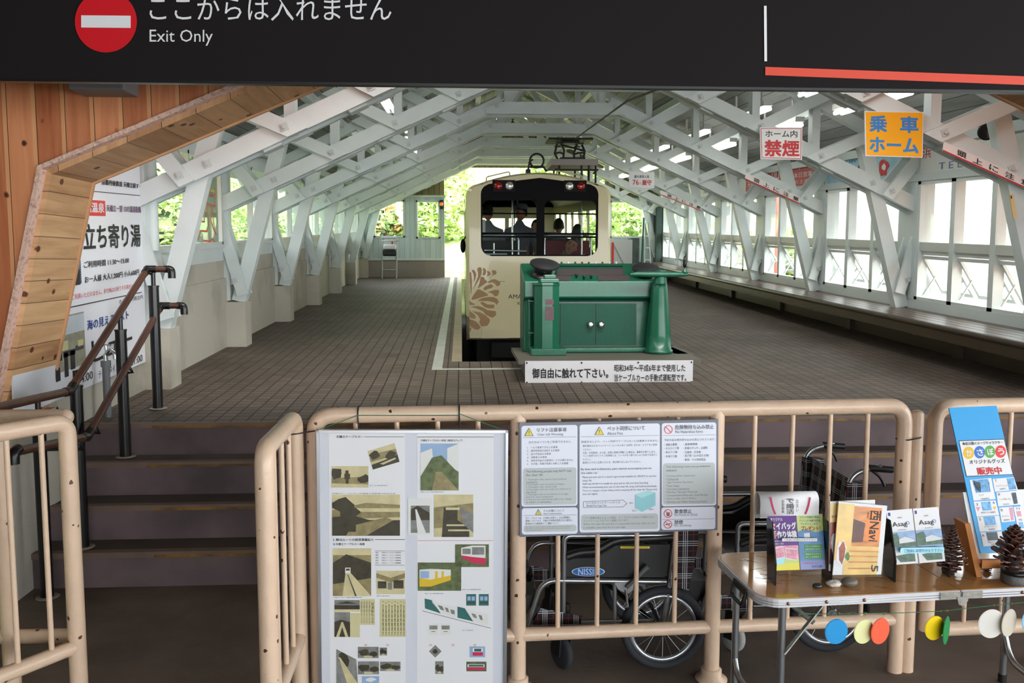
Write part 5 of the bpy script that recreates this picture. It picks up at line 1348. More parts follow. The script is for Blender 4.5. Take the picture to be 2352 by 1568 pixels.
# ================= folding wheelchairs =================
def plaid(name):
    m = bpy.data.materials.new(name); m.use_nodes = True
    nt = m.node_tree; L = nt.links.new; N = nt.nodes.new
    b = nt.nodes['Principled BSDF']; b.inputs['Roughness'].default_value = 0.8
    t = N('ShaderNodeTexCoord'); sp = N('ShaderNodeSeparateXYZ'); L(t.outputs['Object'], sp.inputs[0])
    def mt(op, a, bb):
        n = N('ShaderNodeMath'); n.operation = op
        for i, x in enumerate((a, bb)):
            if isinstance(x, (int, float)): n.inputs[i].default_value = x
            else: L(x, n.inputs[i])
        return n.outputs[0]
    out = None
    xy = mt('ADD', sp.outputs[0], mt('MULTIPLY', sp.outputs[1], 0.8))
    def lines(c, per, offs, w):
        acc = None
        for o in offs:
            f = mt('FRACT', mt('ADD', mt('DIVIDE', c, per), o), 0); l = mt('LESS_THAN', f, w / per)
            acc = l if acc is None else mt('MAXIMUM', acc, l)
        return acc
    wl_ = mt('MAXIMUM', lines(xy, 0.062, (0, 0.13, 0.26), 0.0028), lines(sp.outputs[2], 0.066, (0, 0.13, 0.26), 0.0028))
    rl = mt('MAXIMUM', lines(xy, 0.062, (0.6,), 0.003), lines(sp.outputs[2], 0.066, (0.6,), 0.003))
    m1 = N('ShaderNodeMixRGB'); L(rl, m1.inputs[0]); m1.inputs[1].default_value = lin((18, 17, 22)); m1.inputs[2].default_value = lin((110, 24, 34))
    m2 = N('ShaderNodeMixRGB'); L(wl_, m2.inputs[0]); L(m1.outputs[0], m2.inputs[1]); m2.inputs[2].default_value = lin((180, 180, 184))
    L(m2.outputs[0], b.inputs['Base Color'])
    return m
PLAID = plaid('black_tartan')
TUBEM = M('frame_tube', (168, 172, 176), 0.28, metal=0.9)
RIMM = M('wheel_rim', (176, 180, 186), 0.3, metal=0.8)
GTYRE = M('grey_tyre', (150, 150, 148), 0.8)
YN = 3.335
def wp(px, py, dy=0.0):
    q = PY(YN).at(px, py); return V((q.x, q.y + dy, q.z))
def fix(px, py, dy=0.0, z=None):
    q = wp(px, py, dy)
    if z is not None: q.z = z
    return q
wc = thing('wheelchair', (0.75, 3.57, 0), 'black and chrome wheelchair with blue oval badge parked behind the notice board', 'wheelchair', 'folded-down wheelchairs behind the railing')
WR = 0.172
wcx = wp(1522, 1450).x
def wheel(dy):
    c = V((wcx, YN + dy, WR)); ax = (0, 1, 0)
    mb = MB(); mb.tube([c + V(((WR - 0.017) * math.cos(k * math.pi / 24), 0, (WR - 0.017) * math.sin(k * math.pi / 24))) for k in range(48)], 0.0175, 10, closed=True)
    w = mb.build('wheel', RUBBER, wc)
    mb = MB(); mb.tube([c + V(((WR - 0.04) * math.cos(k * math.pi / 24), 0, (WR - 0.04) * math.sin(k * math.pi / 24))) for k in range(48)], 0.0105, 8, closed=True); mb.build('rim', RIMM, w)
    mb = MB(); mb.cyl(c + V((0, -0.025, 0)), c + V((0, 0.025, 0)), 0.02, n=16); mb.cyl(c + V((0, -0.035, 0)), c + V((0, 0.05, 0)), 0.008, n=10); mb.lathe([(0.026, -0.018), (0.026, -0.012), (0.018, -0.01)], c, ax, 16); mb.build('hub', STEEL, w)
    mb = MB()
    for k in range(20):
        a = 2 * math.pi * k / 20; s = 0.02 if k % 2 else -0.02; off = 0.35 if (k // 2) % 2 else -0.35
        mb.tube([c + V((0.018 * math.cos(a + off), s, 0.018 * math.sin(a + off))), c + V(((WR - 0.045) * math.cos(a), 0, (WR - 0.045) * math.sin(a)))], 0.0014, 5)
    mb.build('spoke', STEEL, w)
wheel(0.0); wheel(0.46)
def caster(px, dy, tyre=RUBBER):
    x = wp(px, 1500).x; c = V((x, YN + dy, 0.068))
    mb = MB(); mb.lathe([(0.02, -0.013), (0.06, -0.014), (0.068, -0.007), (0.068, 0.007), (0.06, 0.014), (0.02, 0.013)], c, (0.9, 0.5, 0), 24); o = mb.build('caster', tyre, wc)
    mb = MB()
    for s in (-1, 1): mb.beam(c + V((s * 0.022, s * 0.012, -0.01)), c + V((s * 0.024 + 0.012, s * 0.012 + 0.01, 0.108)), 0.008, 0.045, (1, 0.5, 0))
    mb.lathe([(0.03, 0), (0.032, 0.02), (0.018, 0.035)], c + V((0.022, 0, 0.095)), (0, 0, 1), 14); mb.cyl(c + V((0.022, 0, 0.12)), c + V((0.022, 0, 0.2)), 0.011, n=10); mb.build('caster_fork', BLK_PL, o)
caster(1292, 0.03); caster(1292, 0.44)
for dy in (0.0, 0.46):
    seat_z = wp(1300, 1330).z
    mb = MB()
    # main side frame: seat tube, front upright that bends to the leg tube, arm tube, back tube with push handle
    mb.tube(fillet([wp(1205, 1458, dy), wp(1246, 1332, dy), wp(1530, 1335, dy)], 0.06, 8), 0.011, 10)
    mb.tube(fillet([fix(1293, 1470, dy, 0.16), wp(1296, 1230, dy), wp(1330, 1230, dy), wp(1545, 1228, dy)], 0.05, 8), 0.011, 10)
    mb.tube(fillet([fix(1520, 1460, dy, 0.165), wp(1540, 1330, dy), wp(1566, 1110, dy), wp(1640, 1092, dy)], 0.06, 8), 0.011, 10)
    mb.tube([fix(1300, 1432, dy, 0.205), fix(1500, 1432, dy, 0.205)], 0.008, 8)
    mb.tube([wp(1412, 1335, dy), fix(1412, 1432, dy, 0.2)], 0.009, 8)
    mb.build('side_frame', TUBEM, wc)
    mb = MB(); mb.tube([wp(1612, 1096, dy), wp(1668, 1100, dy)], 0.0145, 12); mb.tube(fillet([wp(1618, 1102, dy), wp(1640, 1118, dy), wp(1650, 1140, dy)], 0.03), 0.006, 6); mb.build('push_grip', BLK_PL, wc)
    mb = MB(); P = [wp(*q, dy + 0.012) for q in ((1300, 1286), (1370, 1284), (1420, 1256), (1545, 1252), (1535, 1318), (1528, 1328), (1300, 1328))]
    mb.prism(P, (0, 0.016, 0)); g_ = mb.build('side_guard', BLK_PL, wc)
    if dy == 0:
        pl = Plane((0, YN + 0.011, 0), (0, 1, 0))
        mb = MB(); mb.oval(pl, 1351, 1312, 38, 10.5, 0.001, 0.001, 36); mb.mat(1); mb.oval(pl, 1351, 1312, 36, 9.5, 0.0015, 0.001, 36); mb.mat(0); mb.text(pl, 'NISSIN', 1328, 1305, 1376, 1319, 0.0035, 0, 0.01); mb.build('badge', [PAPER, M('badge_blue', (20, 110, 200), 0.3)], g_)
        mb = MB(); mb.rect(pl, 1425, 1254, 1492, 1259, 0.001, 0.001); mb.mat(1); mb.text(pl, '介助者用車いす 取扱注意', 1428, 1255, 1488, 1258.4, 0.002); mb.build('caution_label', [M('label_yellow', (226, 200, 30), 0.4), INK], g_)
    mb = MB(); mb.tube(fillet([wp(1302, 1278, dy), wp(1330, 1268, dy), wp(1372, 1266, dy), wp(1410, 1240, dy), wp(1545, 1233, dy)], 0.08, 6), 0.017, 10); mb.build('armrest', BLK_PL, wc)
    if dy == 0:
        mb = MB(); mb.tube([wp(1436, 1345, -0.02), wp(1486, 1296, -0.02)], [0.008, 0.011], 10); b_ = mb.build('brake_lever', M('lever_grey', (86, 88, 84), 0.5), wc)
        mb = MB(); mb.prism([wp(*q, -0.012) for q in ((1411, 1336), (1455, 1334), (1452, 1352), (1440, 1362), (1418, 1350))], (0, 0.01, 0)); mb.tube([wp(1436, 1350, -0.015), wp(1440, 1390, -0.015)], 0.006, 6); mb.tube([wp(1436, 1388, -0.02), wp(1446, 1394, 0.01)], 0.005, 6); mb.build('brake_plate', STEEL, b_)
    # footrest
    mb = MB(); mb.tube([wp(1207, 1452, dy), wp(1195, 1490, dy)], 0.007, 8)
    mb.prism([wp(*q, dy + 0.03) for q in ((1165, 1408), (1178, 1372), (1232, 1374), (1205, 1430), (1170, 1432))], (0, 0.15 if dy == 0 else -0.15, 0)); mb.build('footplate', BLK_PL, wc)
y0, y1 = YN + 0.02, YN + 0.44
mb = MB()
def ribbon(P, y0, y1, th=0.006):
    n = len(P); vs = [(q.x, y0, q.z) for q in P] + [(q.x, y1, q.z) for q in P] + [(q.x + th * 0.7, y0, q.z - th) for q in P] + [(q.x + th * 0.7, y1, q.z - th) for q in P]
    mb.add(vs, [(i, i + 1, n + i + 1, n + i) for i in range(n - 1)] + [(2 * n + i, 3 * n + i, 3 * n + i + 1, 2 * n + i + 1) for i in range(n - 1)] + [(i, 2 * n + i, 2 * n + i + 1, i + 1) for i in range(n - 1)] + [(n + i, n + i + 1, 3 * n + i + 1, 3 * n + i) for i in range(n - 1)], True)
ribbon([wp(1300, 1328), wp(1400, 1334), wp(1530, 1330)], y0, y1); mb.build('seat_sling', BLK_PL, wc)
mb = MB(); mb.prism([wp(*q, -0.014) for q in ((1556, 1130), (1606, 1130), (1602, 1240), (1598, 1264), (1580, 1352), (1534, 1342), (1552, 1240))], (0, 0.05, 0)); 
mb.prism([wp(*q, 0.42) for q in ((1556, 1130), (1606, 1130), (1602, 1240), (1598, 1264), (1580, 1352), (1534, 1342), (1552, 1240))], (0, 0.05, 0))
ribbon([wp(1570, 1125), wp(1562, 1220), wp(1548, 1330)], YN, YN + 0.46, 0.02); mb.build('backrest', PLAID, wc)
mb = MB(); ribbon([wp(1240, 1394), wp(1225, 1428)], YN - 0.012, YN + 0.47, 0.008); mb.prism([wp(*q, -0.014) for q in ((1240, 1394), (1336, 1412), (1332, 1440), (1222, 1430))], (0, 0.006, 0)); mb.prism([wp(*q, 0.47) for q in ((1240, 1394), (1336, 1412), (1332, 1440), (1222, 1430))], (0, 0.006, 0)); mb.build('calf_strap', PLAID, wc)
mb = MB(); mb.tube([fix(1500, 1432, 0.0, 0.2), wp(1310, 1335, 0.46)], 0.009, 8); mb.tube([fix(1500, 1432, 0.46, 0.2), wp(1310, 1335, 0.0)], 0.009, 8); mb.tube([fix(1522, 1450, 0, WR), fix(1522, 1450, 0.46, WR)], 0.008, 8); mb.build('cross_brace', BLACK, wc)
w2 = copy_tree(wc, (0.735, 0.115, 0), 'black tartan wheelchair with grey casters standing behind the folding table')
for ch in kids(w2):
    if ch.name.startswith('caster'): ch.data = ch.data.copy(); ch.data.materials[0] = GTYRE
# ================= folding table and what stands on it =================
ZTB = 0.552
TP = PZ(ZTB)
def grain(name):
    m = M(name, (196, 142, 86), 0.10, var=0.10, vs=3, stretch=(1, 5, 1), coat=0.3); return m
TOPM = grain('table_laminate')
TWIG = M('laminate_twig', (64, 48, 40), 0.2)
tb = thing('folding_table', (1.6, 2.9, 0), 'low aluminium-edged folding table with twig-patterned wooden top', 'table')
FD2 = V((math.cos(0.062), math.sin(0.062), 0)); FN2 = V((-FD2.y, FD2.x, 0))
A0 = V((0.955, 2.655, 0))       # front left corner
hx = TP.at(2200, 1352); hl = (hx - A0).dot(FD2)
LNG = 2 * hl; DEP = 0.455
def tpt(u, v, z): return A0 + FD2 * u + FN2 * v + V((0, 0, z))
def rounded(u0, u1, v0, v1, r, left):
    P = []
    for cu, cv, a0, on in ((u0 + r, v0 + r, 180, left), (u1 - r, v0 + r, 270, not left), (u1 - r, v1 - r, 0, not left), (u0 + r, v1 - r, 90, left)):
        if on:
            for k in range(8): a = math.radians(a0 + 90 * k / 7); P.append((cu + r * math.cos(a), cv + r * math.sin(a)))
        else: P.append((u0 if cu == u0 + r else u1, v0 if cv == v0 + r else v1))
    return P
rt = random.Random(12)
for left, (u0, u1) in ((True, (0, hl - 0.002)), (False, (hl + 0.002, LNG))):
    P = rounded(u0, u1, 0, DEP, 0.075, left); P2 = rounded(u0 + (0.006 if left else 0), u1 - (0 if left else 0.006), 0.006, DEP - 0.006, 0.07, left)
    mb = MB(); mb.prism([tpt(u, v, ZTB - 0.028) for u, v in P], (0, 0, 0.028)); 
    for zz in (ZTB - 0.020, ZTB - 0.012): mb.mat(1); mb.tube([tpt(u, v, zz) for u, v in P], 0.0012, 4, closed=True)
    lf = mb.build('table_leaf', [M('table_edge', (218, 218, 222), 0.35, metal=0.35), STEEL], tb)
    mb = MB(); mb.prism([tpt(u, v, ZTB) for u, v in P2], (0, 0, 0.0012)); mb.build('laminate_top', TOPM, lf)
    mb = MB()
    for k in range(34):
        u, v = rt.uniform(u0 + 0.08, u1 - 0.08), rt.uniform(0.03, DEP - 0.03); a = rt.uniform(-0.9, 0.3); l_ = rt.uniform(0.018, 0.034)
        def seg(u, v, a, l_, w):
            d = V((math.cos(a), math.sin(a))) * l_; n_ = V((-math.sin(a), math.cos(a))) * w
            mb.prism([tpt(u - d.x - n_.x, v - d.y - n_.y, ZTB + .0013), tpt(u + d.x - n_.x * .3, v + d.y - n_.y * .3, ZTB + .0013), tpt(u + d.x + n_.x * .3, v + d.y + n_.y * .3, ZTB + .0013), tpt(u - d.x + n_.x, v - d.y + n_.y, ZTB + .0013)], (0, 0, 0.0003))
        seg(u, v, a, l_, 0.0011)
        if k % 2: seg(u + 0.008, v + 0.006, a + 0.8, l_ * 0.5, 0.001)
    mb.build('twig_pattern', TWIG, lf)
    mb = MB()
    for t in ((0.04, 0.17, 0.30) if left else (hl + 0.22, hl + 0.42)):
        c = tpt(t + (0.05 if left else 0), -0.001, ZTB - 0.015); mb.lathe([(0.006, 0), (0.005, 0.003), (0, 0.004)], c, -FN2, 10)
    if left:
        for t in (0.12, 0.22): c = tpt(-0.001, t, ZTB - 0.014); mb.lathe([(0.006, 0), (0.005, 0.003), (0, 0.004)], c, -FD2, 10)
    mb.build('rivet', M('copper_rivet', (150, 104, 84), 0.35, metal=0.7), lf)
mb = MB()
for s in (-1, 1):
    a_, b_ = tpt(hl + s * 0.004, -0.003, ZTB - 0.014), tpt(hl + s * 0.075, -0.003, ZTB - 0.014)
    mb.beam(a_, b_, 0.024, 0.003)
c = tpt(hl, -0.004, ZTB - 0.028); mb.prism([c + FD2 * x + V((0, 0, z)) for x, z in ((-0.018, 0.01), (0.022, 0.01), (0.022, -0.004), (0.006, -0.022), (-0.01, -0.016))], FN2 * -0.003)
mb.build('hinge_plate', M('hinge_zinc', (160, 158, 150), 0.4, metal=0.7, var=0.2, vs=60), tb)
mb = MB(); c = tpt(-0.004, 0.17, ZTB - 0.02)
mb.tube(fillet([c + FN2 * -0.05, c + FN2 * -0.05 + V((-0.012, 0, -0.045)), c + FN2 * 0.05 + V((-0.012, 0, -0.045)), c + FN2 * 0.05], 0.02), 0.007, 8); mb.beam(c + FN2 * -0.055, c + FN2 * 0.055, 0.022, 0.008); mb.build('carry_handle', BLK_PL, tb)
def leg(u, v, foot_v, bend, nm='leg'):
    mb = MB()
    P = [tpt(u, v, ZTB - 0.03), tpt(u, v, 0.06), tpt(u + bend[0], v + bend[1], 0.012)] if bend else [tpt(u, v, ZTB - 0.03), tpt(u, v, 0.012)]
    mb.tube(P, 0.0125, 12); o = mb.build(nm, TUBEM, tb)
    mb = MB(); q = P[-1]; mb.cyl(q + V((0, 0, -0.012)), q + V((0, 0, 0.02)), 0.016, n=12); mb.build('rubber_foot', BLK_PL, o)
    return o
leg(0.085, 0.03, 0, None); leg(0.085, DEP - 0.03, 0, None); leg(LNG - 0.2, DEP - 0.03, 0, None); leg(LNG - 0.2, 0.03, 0, None)
mb = MB(); mb.tube(fillet([tpt(0.085, DEP - 0.03, 0.16), tpt(0.085, DEP - 0.06, 0.10), tpt(0.085, 0.06, 0.10), tpt(0.085, 0.03, 0.16)], 0.05), 0.0115, 10); mb.build('leg_stretcher', TUBEM, tb)
mb = MB(); mb.tube(fillet([tpt(LNG - 0.2, DEP - 0.03, 0.2), tpt(LNG - 0.2, DEP - 0.07, 0.10), tpt(LNG - 0.2, 0.06, 0.08)], 0.06), 0.0115, 10); mb.build('leg_stretcher', TUBEM, tb)
mb = MB(); mb.beam(tpt(0.09, 0.02, 0.36), tpt(0.22, 0.02, ZTB - 0.03), 0.016, 0.004, (0, 1, 0)); mb.beam(tpt(0.09, DEP - 0.02, 0.36), tpt(0.22, DEP - 0.02, ZTB - 0.03), 0.016, 0.004, (0, 1, 0)); mb.tube([tpt(0.11, DEP - 0.03, ZTB - 0.045), tpt(0.30, 0.24, 0.36)], 0.009, 8); mb.build('leg_brace', M('brace_zinc', (176, 178, 172), 0.4, metal=0.6, var=0.25, vs=70), tb)
# ---- brochure rack with two leaflets and a flopped-over booklet ----
LEAN = math.radians(19)
def lean_plane(y, z=ZTB): return Plane((0, y, z), (0, -math.cos(LEAN), math.sin(LEAN)))
SMOKE = glass('smoked_acrylic', (0.10, 0.10, 0.11), 0.05)
def zz4(x, y): return (1600 + x / 2.347, 900 + y / 2.347)
def rack(label, sides, plate, yb, zf, back=None):
    t = thing('brochure_rack', tuple(TP.at(*sides[0][2])), label, 'rack')
    for sd in sides:
        mb = MB(); P = [PY(yb).at(*q) for q in sd]
        mb.prism(P, (0.004, 0, 0)); mb.build('side_panel', BLK_PL, t)
    return t
# side panels are real plates standing front to back
def side_plate(t, x, yf, yb, hb, hf):
    mb = MB(); Zt = ZTB + 0.0015
    mb.prism([(x, yf, Zt), (x, yb, Zt), (x, yb + 0.02, Zt + hb), (x, yb - 0.03, Zt + hb), (x, yf, Zt + hf)], (0.0045, 0, 0)); return mb.build('side_panel', M('acrylic_black', (18, 19, 22), 0.12), t)
yr = 2.80
rp = lean_plane(yr)
xl_, xr_ = rp.at(1772, 1322).x, rp.at(1899, 1318).x
rk = thing('brochure_rack', ((xl_ + xr_) / 2, yr, ZTB), 'black-sided clear brochure rack at the left end of the table', 'rack', 'clear leaflet racks on the table')
side_plate(rk, xl_, yr - 0.025, yr + 0.05, 0.205, 0.075); side_plate(rk, xr_, yr - 0.025, yr + 0.05, 0.205, 0.075)
mb = MB(); mb.patch(rp, [(1760, 1215), (1880, 1215), (1897, 1310), (1778, 1312)], 0.022, 0.003); mb.prism([rp.at(*q, 0.0) for q in ((1778, 1313), (1897, 1311), (1897, 1313), (1778, 1315))], V((0, -0.03, 0))); mb.build('clear_front', ACRYL, rk)
mb = MB(); mb.rect(rp, 1790, 1236, 1870, 1243, 0.026, 0.0008); mb.mat(1); mb.text(rp, 'ご自由にお持ちかえり下さい', 1794, 1237.4, 1866, 1241.6, 0.0285); mb.build('front_label', [PAPER, GREYINK], rk)
def leaflet(pl, quad, mats, label, art, off=0.0, th=0.003, name='leaflet', cat='leaflet', group=None):
    t = thing(name, tuple(pl.at(*quad[3])), label, cat, group)
    mb = MB(); mb.patch(pl, quad, off, th); mb.build('sheet', mats[0], t)
    (x0, y0), (x1, y1), (x2, y2), (x3, y3) = quad
    def uv(u, v):
        xa, ya = x0 + (x1 - x0) * u, y0 + (y1 - y0) * u; xb, yb = x3 + (x2 - x3) * u, y3 + (y2 - y3) * u
        return (xa + (xb - xa) * v, ya + (yb - ya) * v)
    mb = MB(); mbt = MB()
    for i, a in enumerate(art):
        if a[0] == 'p': mb.mat(a[1]); mb.patch(pl, [uv(*q) for q in a[2]], off + th + 0.0002 + 0.0001 * i, 0.0002)
        else:
            mbt.mat(a[1]); x_, y_, X_, Y_ = a[3]
            mbt.text(pl, a[2], 0, 0, 0, 0, off + th + 0.0005 + 0.0001 * i + (0.003 if False else 0), bold=(a[4] if len(a) > 4 else 0), quad=(uv(x_, y_), uv(X_, y_), uv(x_, Y_)), rot=(a[5] if len(a) > 5 else 0))
    if mb.v: mb.build('picture', mats, t)
    if mbt.v: mbt.build('lettering', mats, t)
    return t
VIO = M('leaflet_violet', (92, 36, 132), 0.4); PINK = M('leaflet_pink', (226, 150, 170), 0.4, var=0.3, vs=80); LIME = M('leaflet_lime', (196, 214, 130), 0.4); LBLUE = M('leaflet_blue', (90, 140, 190), 0.4, var=0.2, vs=30); DGRN = M('leaflet_green', (50, 140, 60), 0.4); LILAC = M('leaflet_lilac', (140, 150, 206), 0.4); YELL = M('leaflet_yellow', (232, 220, 70), 0.4); CYAN = M('leaflet_cyan', (170, 230, 240), 0.4); SKYB = M('leaflet_sky', (150, 180, 220), 0.4, var=0.25, vs=25); FOLI = M('leaflet_foliage', (80, 110, 90), 0.4, var=0.4, vs=60)
A_ = [VIO, PAPER, REDINK, CYAN, PINK, YELL, LIME]
leaflet(rp, [(1760, 1182), (1826, 1180), (1834, 1308), (1778, 1310)], A_, 'purple leaflet with big white Japanese title in the left rack', [('p', 4, rc(0, .56, 1, 1)), ('p', 3, rc(0, .78, .5, 1)), ('p', 6, rc(.4, .8, 1, 1)), ('p', 5, [(0, .9), (1, .86), (1, 1), (0, 1)]), ('p', 1, [(.05, .6), (.42, .56), (.45, .78), (.1, .8)]), ('p', 4, [(.07, .62), (.4, .58), (.43, .76), (.12, .78)]), ('p', 1, [(.5, .6), (.95, .62), (.93, .84), (.5, .8)]), ('p', 4, [(.52, .62), (.93, .64), (.91, .82), (.52, .78)]), ('t', 1, 'オリジナル', (.08, .06, .5, .12), .02), ('t', 1, 'マイバッグ', (.08, .15, .95, .27), .06), ('t', 1, '手作り体験', (.08, .30, .95, .42), .06), ('t', 2, 'マ', (.10, .16, .25, .26), .02), ('t', 2, '手', (.10, .31, .25, .41), .02), ('t', 1, '体験場所のご案内', (.06, .46, .5, .49)), ('t', 1, '材料費のご案内', (.06, .51, .45, .54))], 0.008)
B_ = [LIME, LBLUE, DGRN, REDINK, LILAC, PAPER, BLUEINK, INK]
leaflet(rp, [(1826, 1180), (1886, 1180), (1893, 1306), (1836, 1308)], B_, 'green and blue leaflet with red present heading in the left rack', [('p', 1, [(0, .32), (.3, .28), (.7, .33), (1, .3), (1, .85), (0, .85)]), ('p', 2, rc(.2, .55, .92, .66)), ('p', 2, rc(.2, .69, .92, .81)), ('p', 4, rc(0, .84, 1, 1)), ('p', 5, [(.24, .35), (.46, .34), (.46, .47), (.25, .48)]), ('t', 6, 'スタンプを集めて景品を', (.12, .04, .9, .08)), ('t', 6, 'ゲットしよう抽選で記念品', (.10, .10, .9, .14)), ('t', 6, 'プレゼントします', (.14, .16, .8, .20)), ('t', 3, 'プレゼント！', (.15, .22, .88, .30), .03), ('t', 5, 'スタンプの集め方と', (.24, .57, .85, .60)), ('t', 5, '台紙をお持ちください', (.24, .62, .85, .65)), ('t', 5, '景品をプレゼント', (.24, .71, .85, .74)), ('t', 5, '詳しくは係員まで', (.24, .76, .85, .79)), ('t', 3, 'この用紙をお持ち下さい', (.1, .87, .75, .90)), ('t', 6, '傘松公園', (.45, .93, .85, .97))], 0.008)
# booklet flopped over the back
ln = thing('booklet', tuple(rp.at(1815, 1180)), 'white booklet with pink ring flopped forward over the back of the left rack', 'booklet')
fq = PY(yr + 0.075)
mb = MB(); xa, xb = fq.at(1744, 1150).x, fq.at(1878, 1150).x; zt_ = fq.at(1800, 1132).z; zb_ = fq.at(1800, 1180).z
prof = []
for k in range(9): a = math.radians(200 - 210 * k / 8 * 0.9); prof.append((yr + 0.07 + 0.03 * math.cos(a) * 0.9, zt_ - 0.03 + 0.03 * math.sin(a)))
prof = [(yr + 0.062, zb_ - 0.008), (yr + 0.062, zb_ + 0.01)] + [(yr + 0.092 + 0.03 * math.cos(math.radians(180 - 20 * k)), zt_ - 0.03 + 0.03 * math.sin(math.radians(180 - 20 * k))) for k in range(9)] + [(yr + 0.126, zt_ - 0.1)]
n = len(prof)
mb.add([(xa, y, z) for y, z in prof] + [(xb, y, z) for y, z in prof] + [(xa, y + 0.004, z - 0.003) for y, z in prof] + [(xb, y + 0.004, z - 0.003) for y, z in prof], [(i, i + 1, n + i + 1, n + i) for i in range(n - 1)] + [(2 * n + i, 3 * n + i, 3 * n + i + 1, 2 * n + i + 1) for i in range(n - 1)] + [(i, 2 * n + i, 2 * n + i + 1, i + 1) for i in range(n - 1)] + [(n + i, n + i + 1, 3 * n + i + 1, 3 * n + i) for i in range(n - 1)], True)
mb.build('sheet', PAPER, ln)
fp = Plane((0, yr + 0.0615, 0), (0, 1, 0))
mb = MB(); RG = M('ring_magenta', (186, 30, 84), 0.4)
P = [(1815 + 46 * math.cos(math.radians(a)), 1124 + 84 * math.sin(math.radians(a))) for a in range(0, 181, 6)]
mb.stroke(fp, [q for q in P if q[0] < 1815 and 1140 < q[1] < 1182], 4, 0.001); mb.stroke(fp, [q for q in P if q[0] > 1815 and 1140 < q[1] < 1182], 4, 0.001); mb.mat(1); mb.text(fp, 'で\n婚\n活', 1806, 1145, 1824, 1180, 0.0015, 0, 0.01); mb.text(fp, '会\n員\n募\n集', 1795, 1147, 1802, 1178, 0.0015); mb.text(fp, '出\n会\nい', 1828, 1146, 1834, 1174, 0.0015)
mb.build('lettering', [RG, GREYINK], ln)
# ---- clear holder with travel magazines ----
my = 2.77
mp = Plane((0, my, ZTB), (0, -1, 0.12))
hd = thing('magazine_holder', tuple(TP.at(1960, 1318)), 'clear acrylic magazine holder in the middle of the table', 'holder')
mb = MB()
mb.patch(mp, [(1905, 1285), (1985, 1276), (2036, 1240), (2042, 1275), (2040, 1318), (1908, 1322)], 0.03, 0.002); mb.patch(mp, [(1905, 1180), (2036, 1175), (2040, 1318), (1908, 1322)], -0.03, 0.002)
mb.prism([mp.at(*q, 0.03) for q in ((1908, 1321), (2040, 1317), (2040, 1318.5), (1908, 1322.5))], V((0, 0.065, 0.0)))
mb.build('clear_body', ACRYL, hd)
WOODP = M('cover_wood', (206, 128, 58), 0.25, var=0.3, vs=14, stretch=(1, 1, 6)); STRAW = M('cover_straw', (226, 190, 110), 0.25, var=0.15, vs=20); DKW = M('cover_dark', (84, 40, 18), 0.3, var=0.3, vs=20); FOOD = M('cover_food', (150, 70, 50), 0.3, var=0.5, vs=60); LEAFG = M('cover_leaf', (60, 120, 40), 0.3)
N_ = [PAPER, WOODP, STRAW, DKW, FOOD, INK, ORG and M('cover_orange', (232, 130, 40), 0.3), LEAFG]
leaflet(mp, [(1923, 1150), (2034, 1160), (2020, 1317), (1909, 1318)], N_, 'front travel magazine with sideways black Navi title in the clear holder', [('p', 2, rc(.0, .02, .33, .80)), ('p', 1, rc(.33, .04, .9, .6)), ('p', 3, [(.33, .22), (.58, .27), (.56, .54), (.33, .55)]), ('p', 6, rc(.6, .06, .9, .52)), ('p', 2, rc(.2, .6, .9, 1)), ('p', 1, rc(.3, .66, .9, .68)), ('p', 1, rc(.3, .73, .9, .75)), ('p', 1, rc(.3, .81, .9, .83)), ('p', 1, rc(.3, .9, .9, .92)), ('p', 0, blob(.14, .7, .2, 14, 3, .5)), ('p', 4, blob(.15, .7, .15, 14, 4, .5)), ('p', 7, blob(.27, .74, .06, 9, 5, .8)), ('t', 5, '西Navi', (.66, .08, .88, .52), .02, 90), ('t', 5, '北陸', (.60, .10, .64, .2)), ('t', 5, '5', (.78, .86, .92, .96), 0, 90)], 0.006, 0.006, 'magazine', 'magazine', 'travel magazines in the clear holder')
leaflet(mp, [(1908, 1152), (2012, 1148), (2010, 1300), (1906, 1312)], N_, 'rear travel magazine with food photo showing at the left of the clear holder', [('p', 2, rc(0, .03, .2, .3)), ('p', 4, rc(0, .3, .2, .9)), ('p', 0, blob(.1, .6, .16, 12, 6, .4)), ('t', 5, '旅の味', (.04, .2, .16, .24))], -0.012, 0.006, 'magazine', 'magazine', 'travel magazines in the clear holder')
# ---- second black rack with the two matching folders ----
y2 = 2.80; rp2 = lean_plane(y2)
x2 = rp2.at(2046, 1318).x; x3 = rp2.at(2180, 1290).x
rk2 = thing('brochure_rack', ((x2 + x3) / 2, y2, ZTB), 'black-sided clear rack behind the pine cones holding two matching folders', 'rack', 'clear leaflet racks on the table')
side_plate(rk2, x2, y2 - 0.02, y2 + 0.06, 0.2, 0.075); side_plate(rk2, x3, y2 + 0.015, y2 + 0.06, 0.10, 0.06)
mb = MB(); mb.patch(rp2, [(2014, 1130), (2135, 1122), (2165, 1290), (2052, 1296)], -0.012, 0.003); mb.patch(rp2, [(2036, 1220), (2160, 1212), (2172, 1288), (2050, 1294)], 0.02, 0.003); mb.build('clear_front', ACRYL, rk2)
mb = MB(); mb.rrect(rp2, 2060, 1258, 2160, 1271, 4, 0.024, 0.0008, -0.02); mb.mat(1); mb.text(rp2, 'ご自由にお持ちかえり下さい', 2068, 1261, 2156, 1269, 0.0265, -0.02, 0.01); mb.build('front_label', [CYAN, M('label_blue', (60, 130, 190), 0.4)], rk2)
AS = [PAPER, SKYB, FOLI, INK, DGRN, BLUEINK, LILAC, GREYINK]
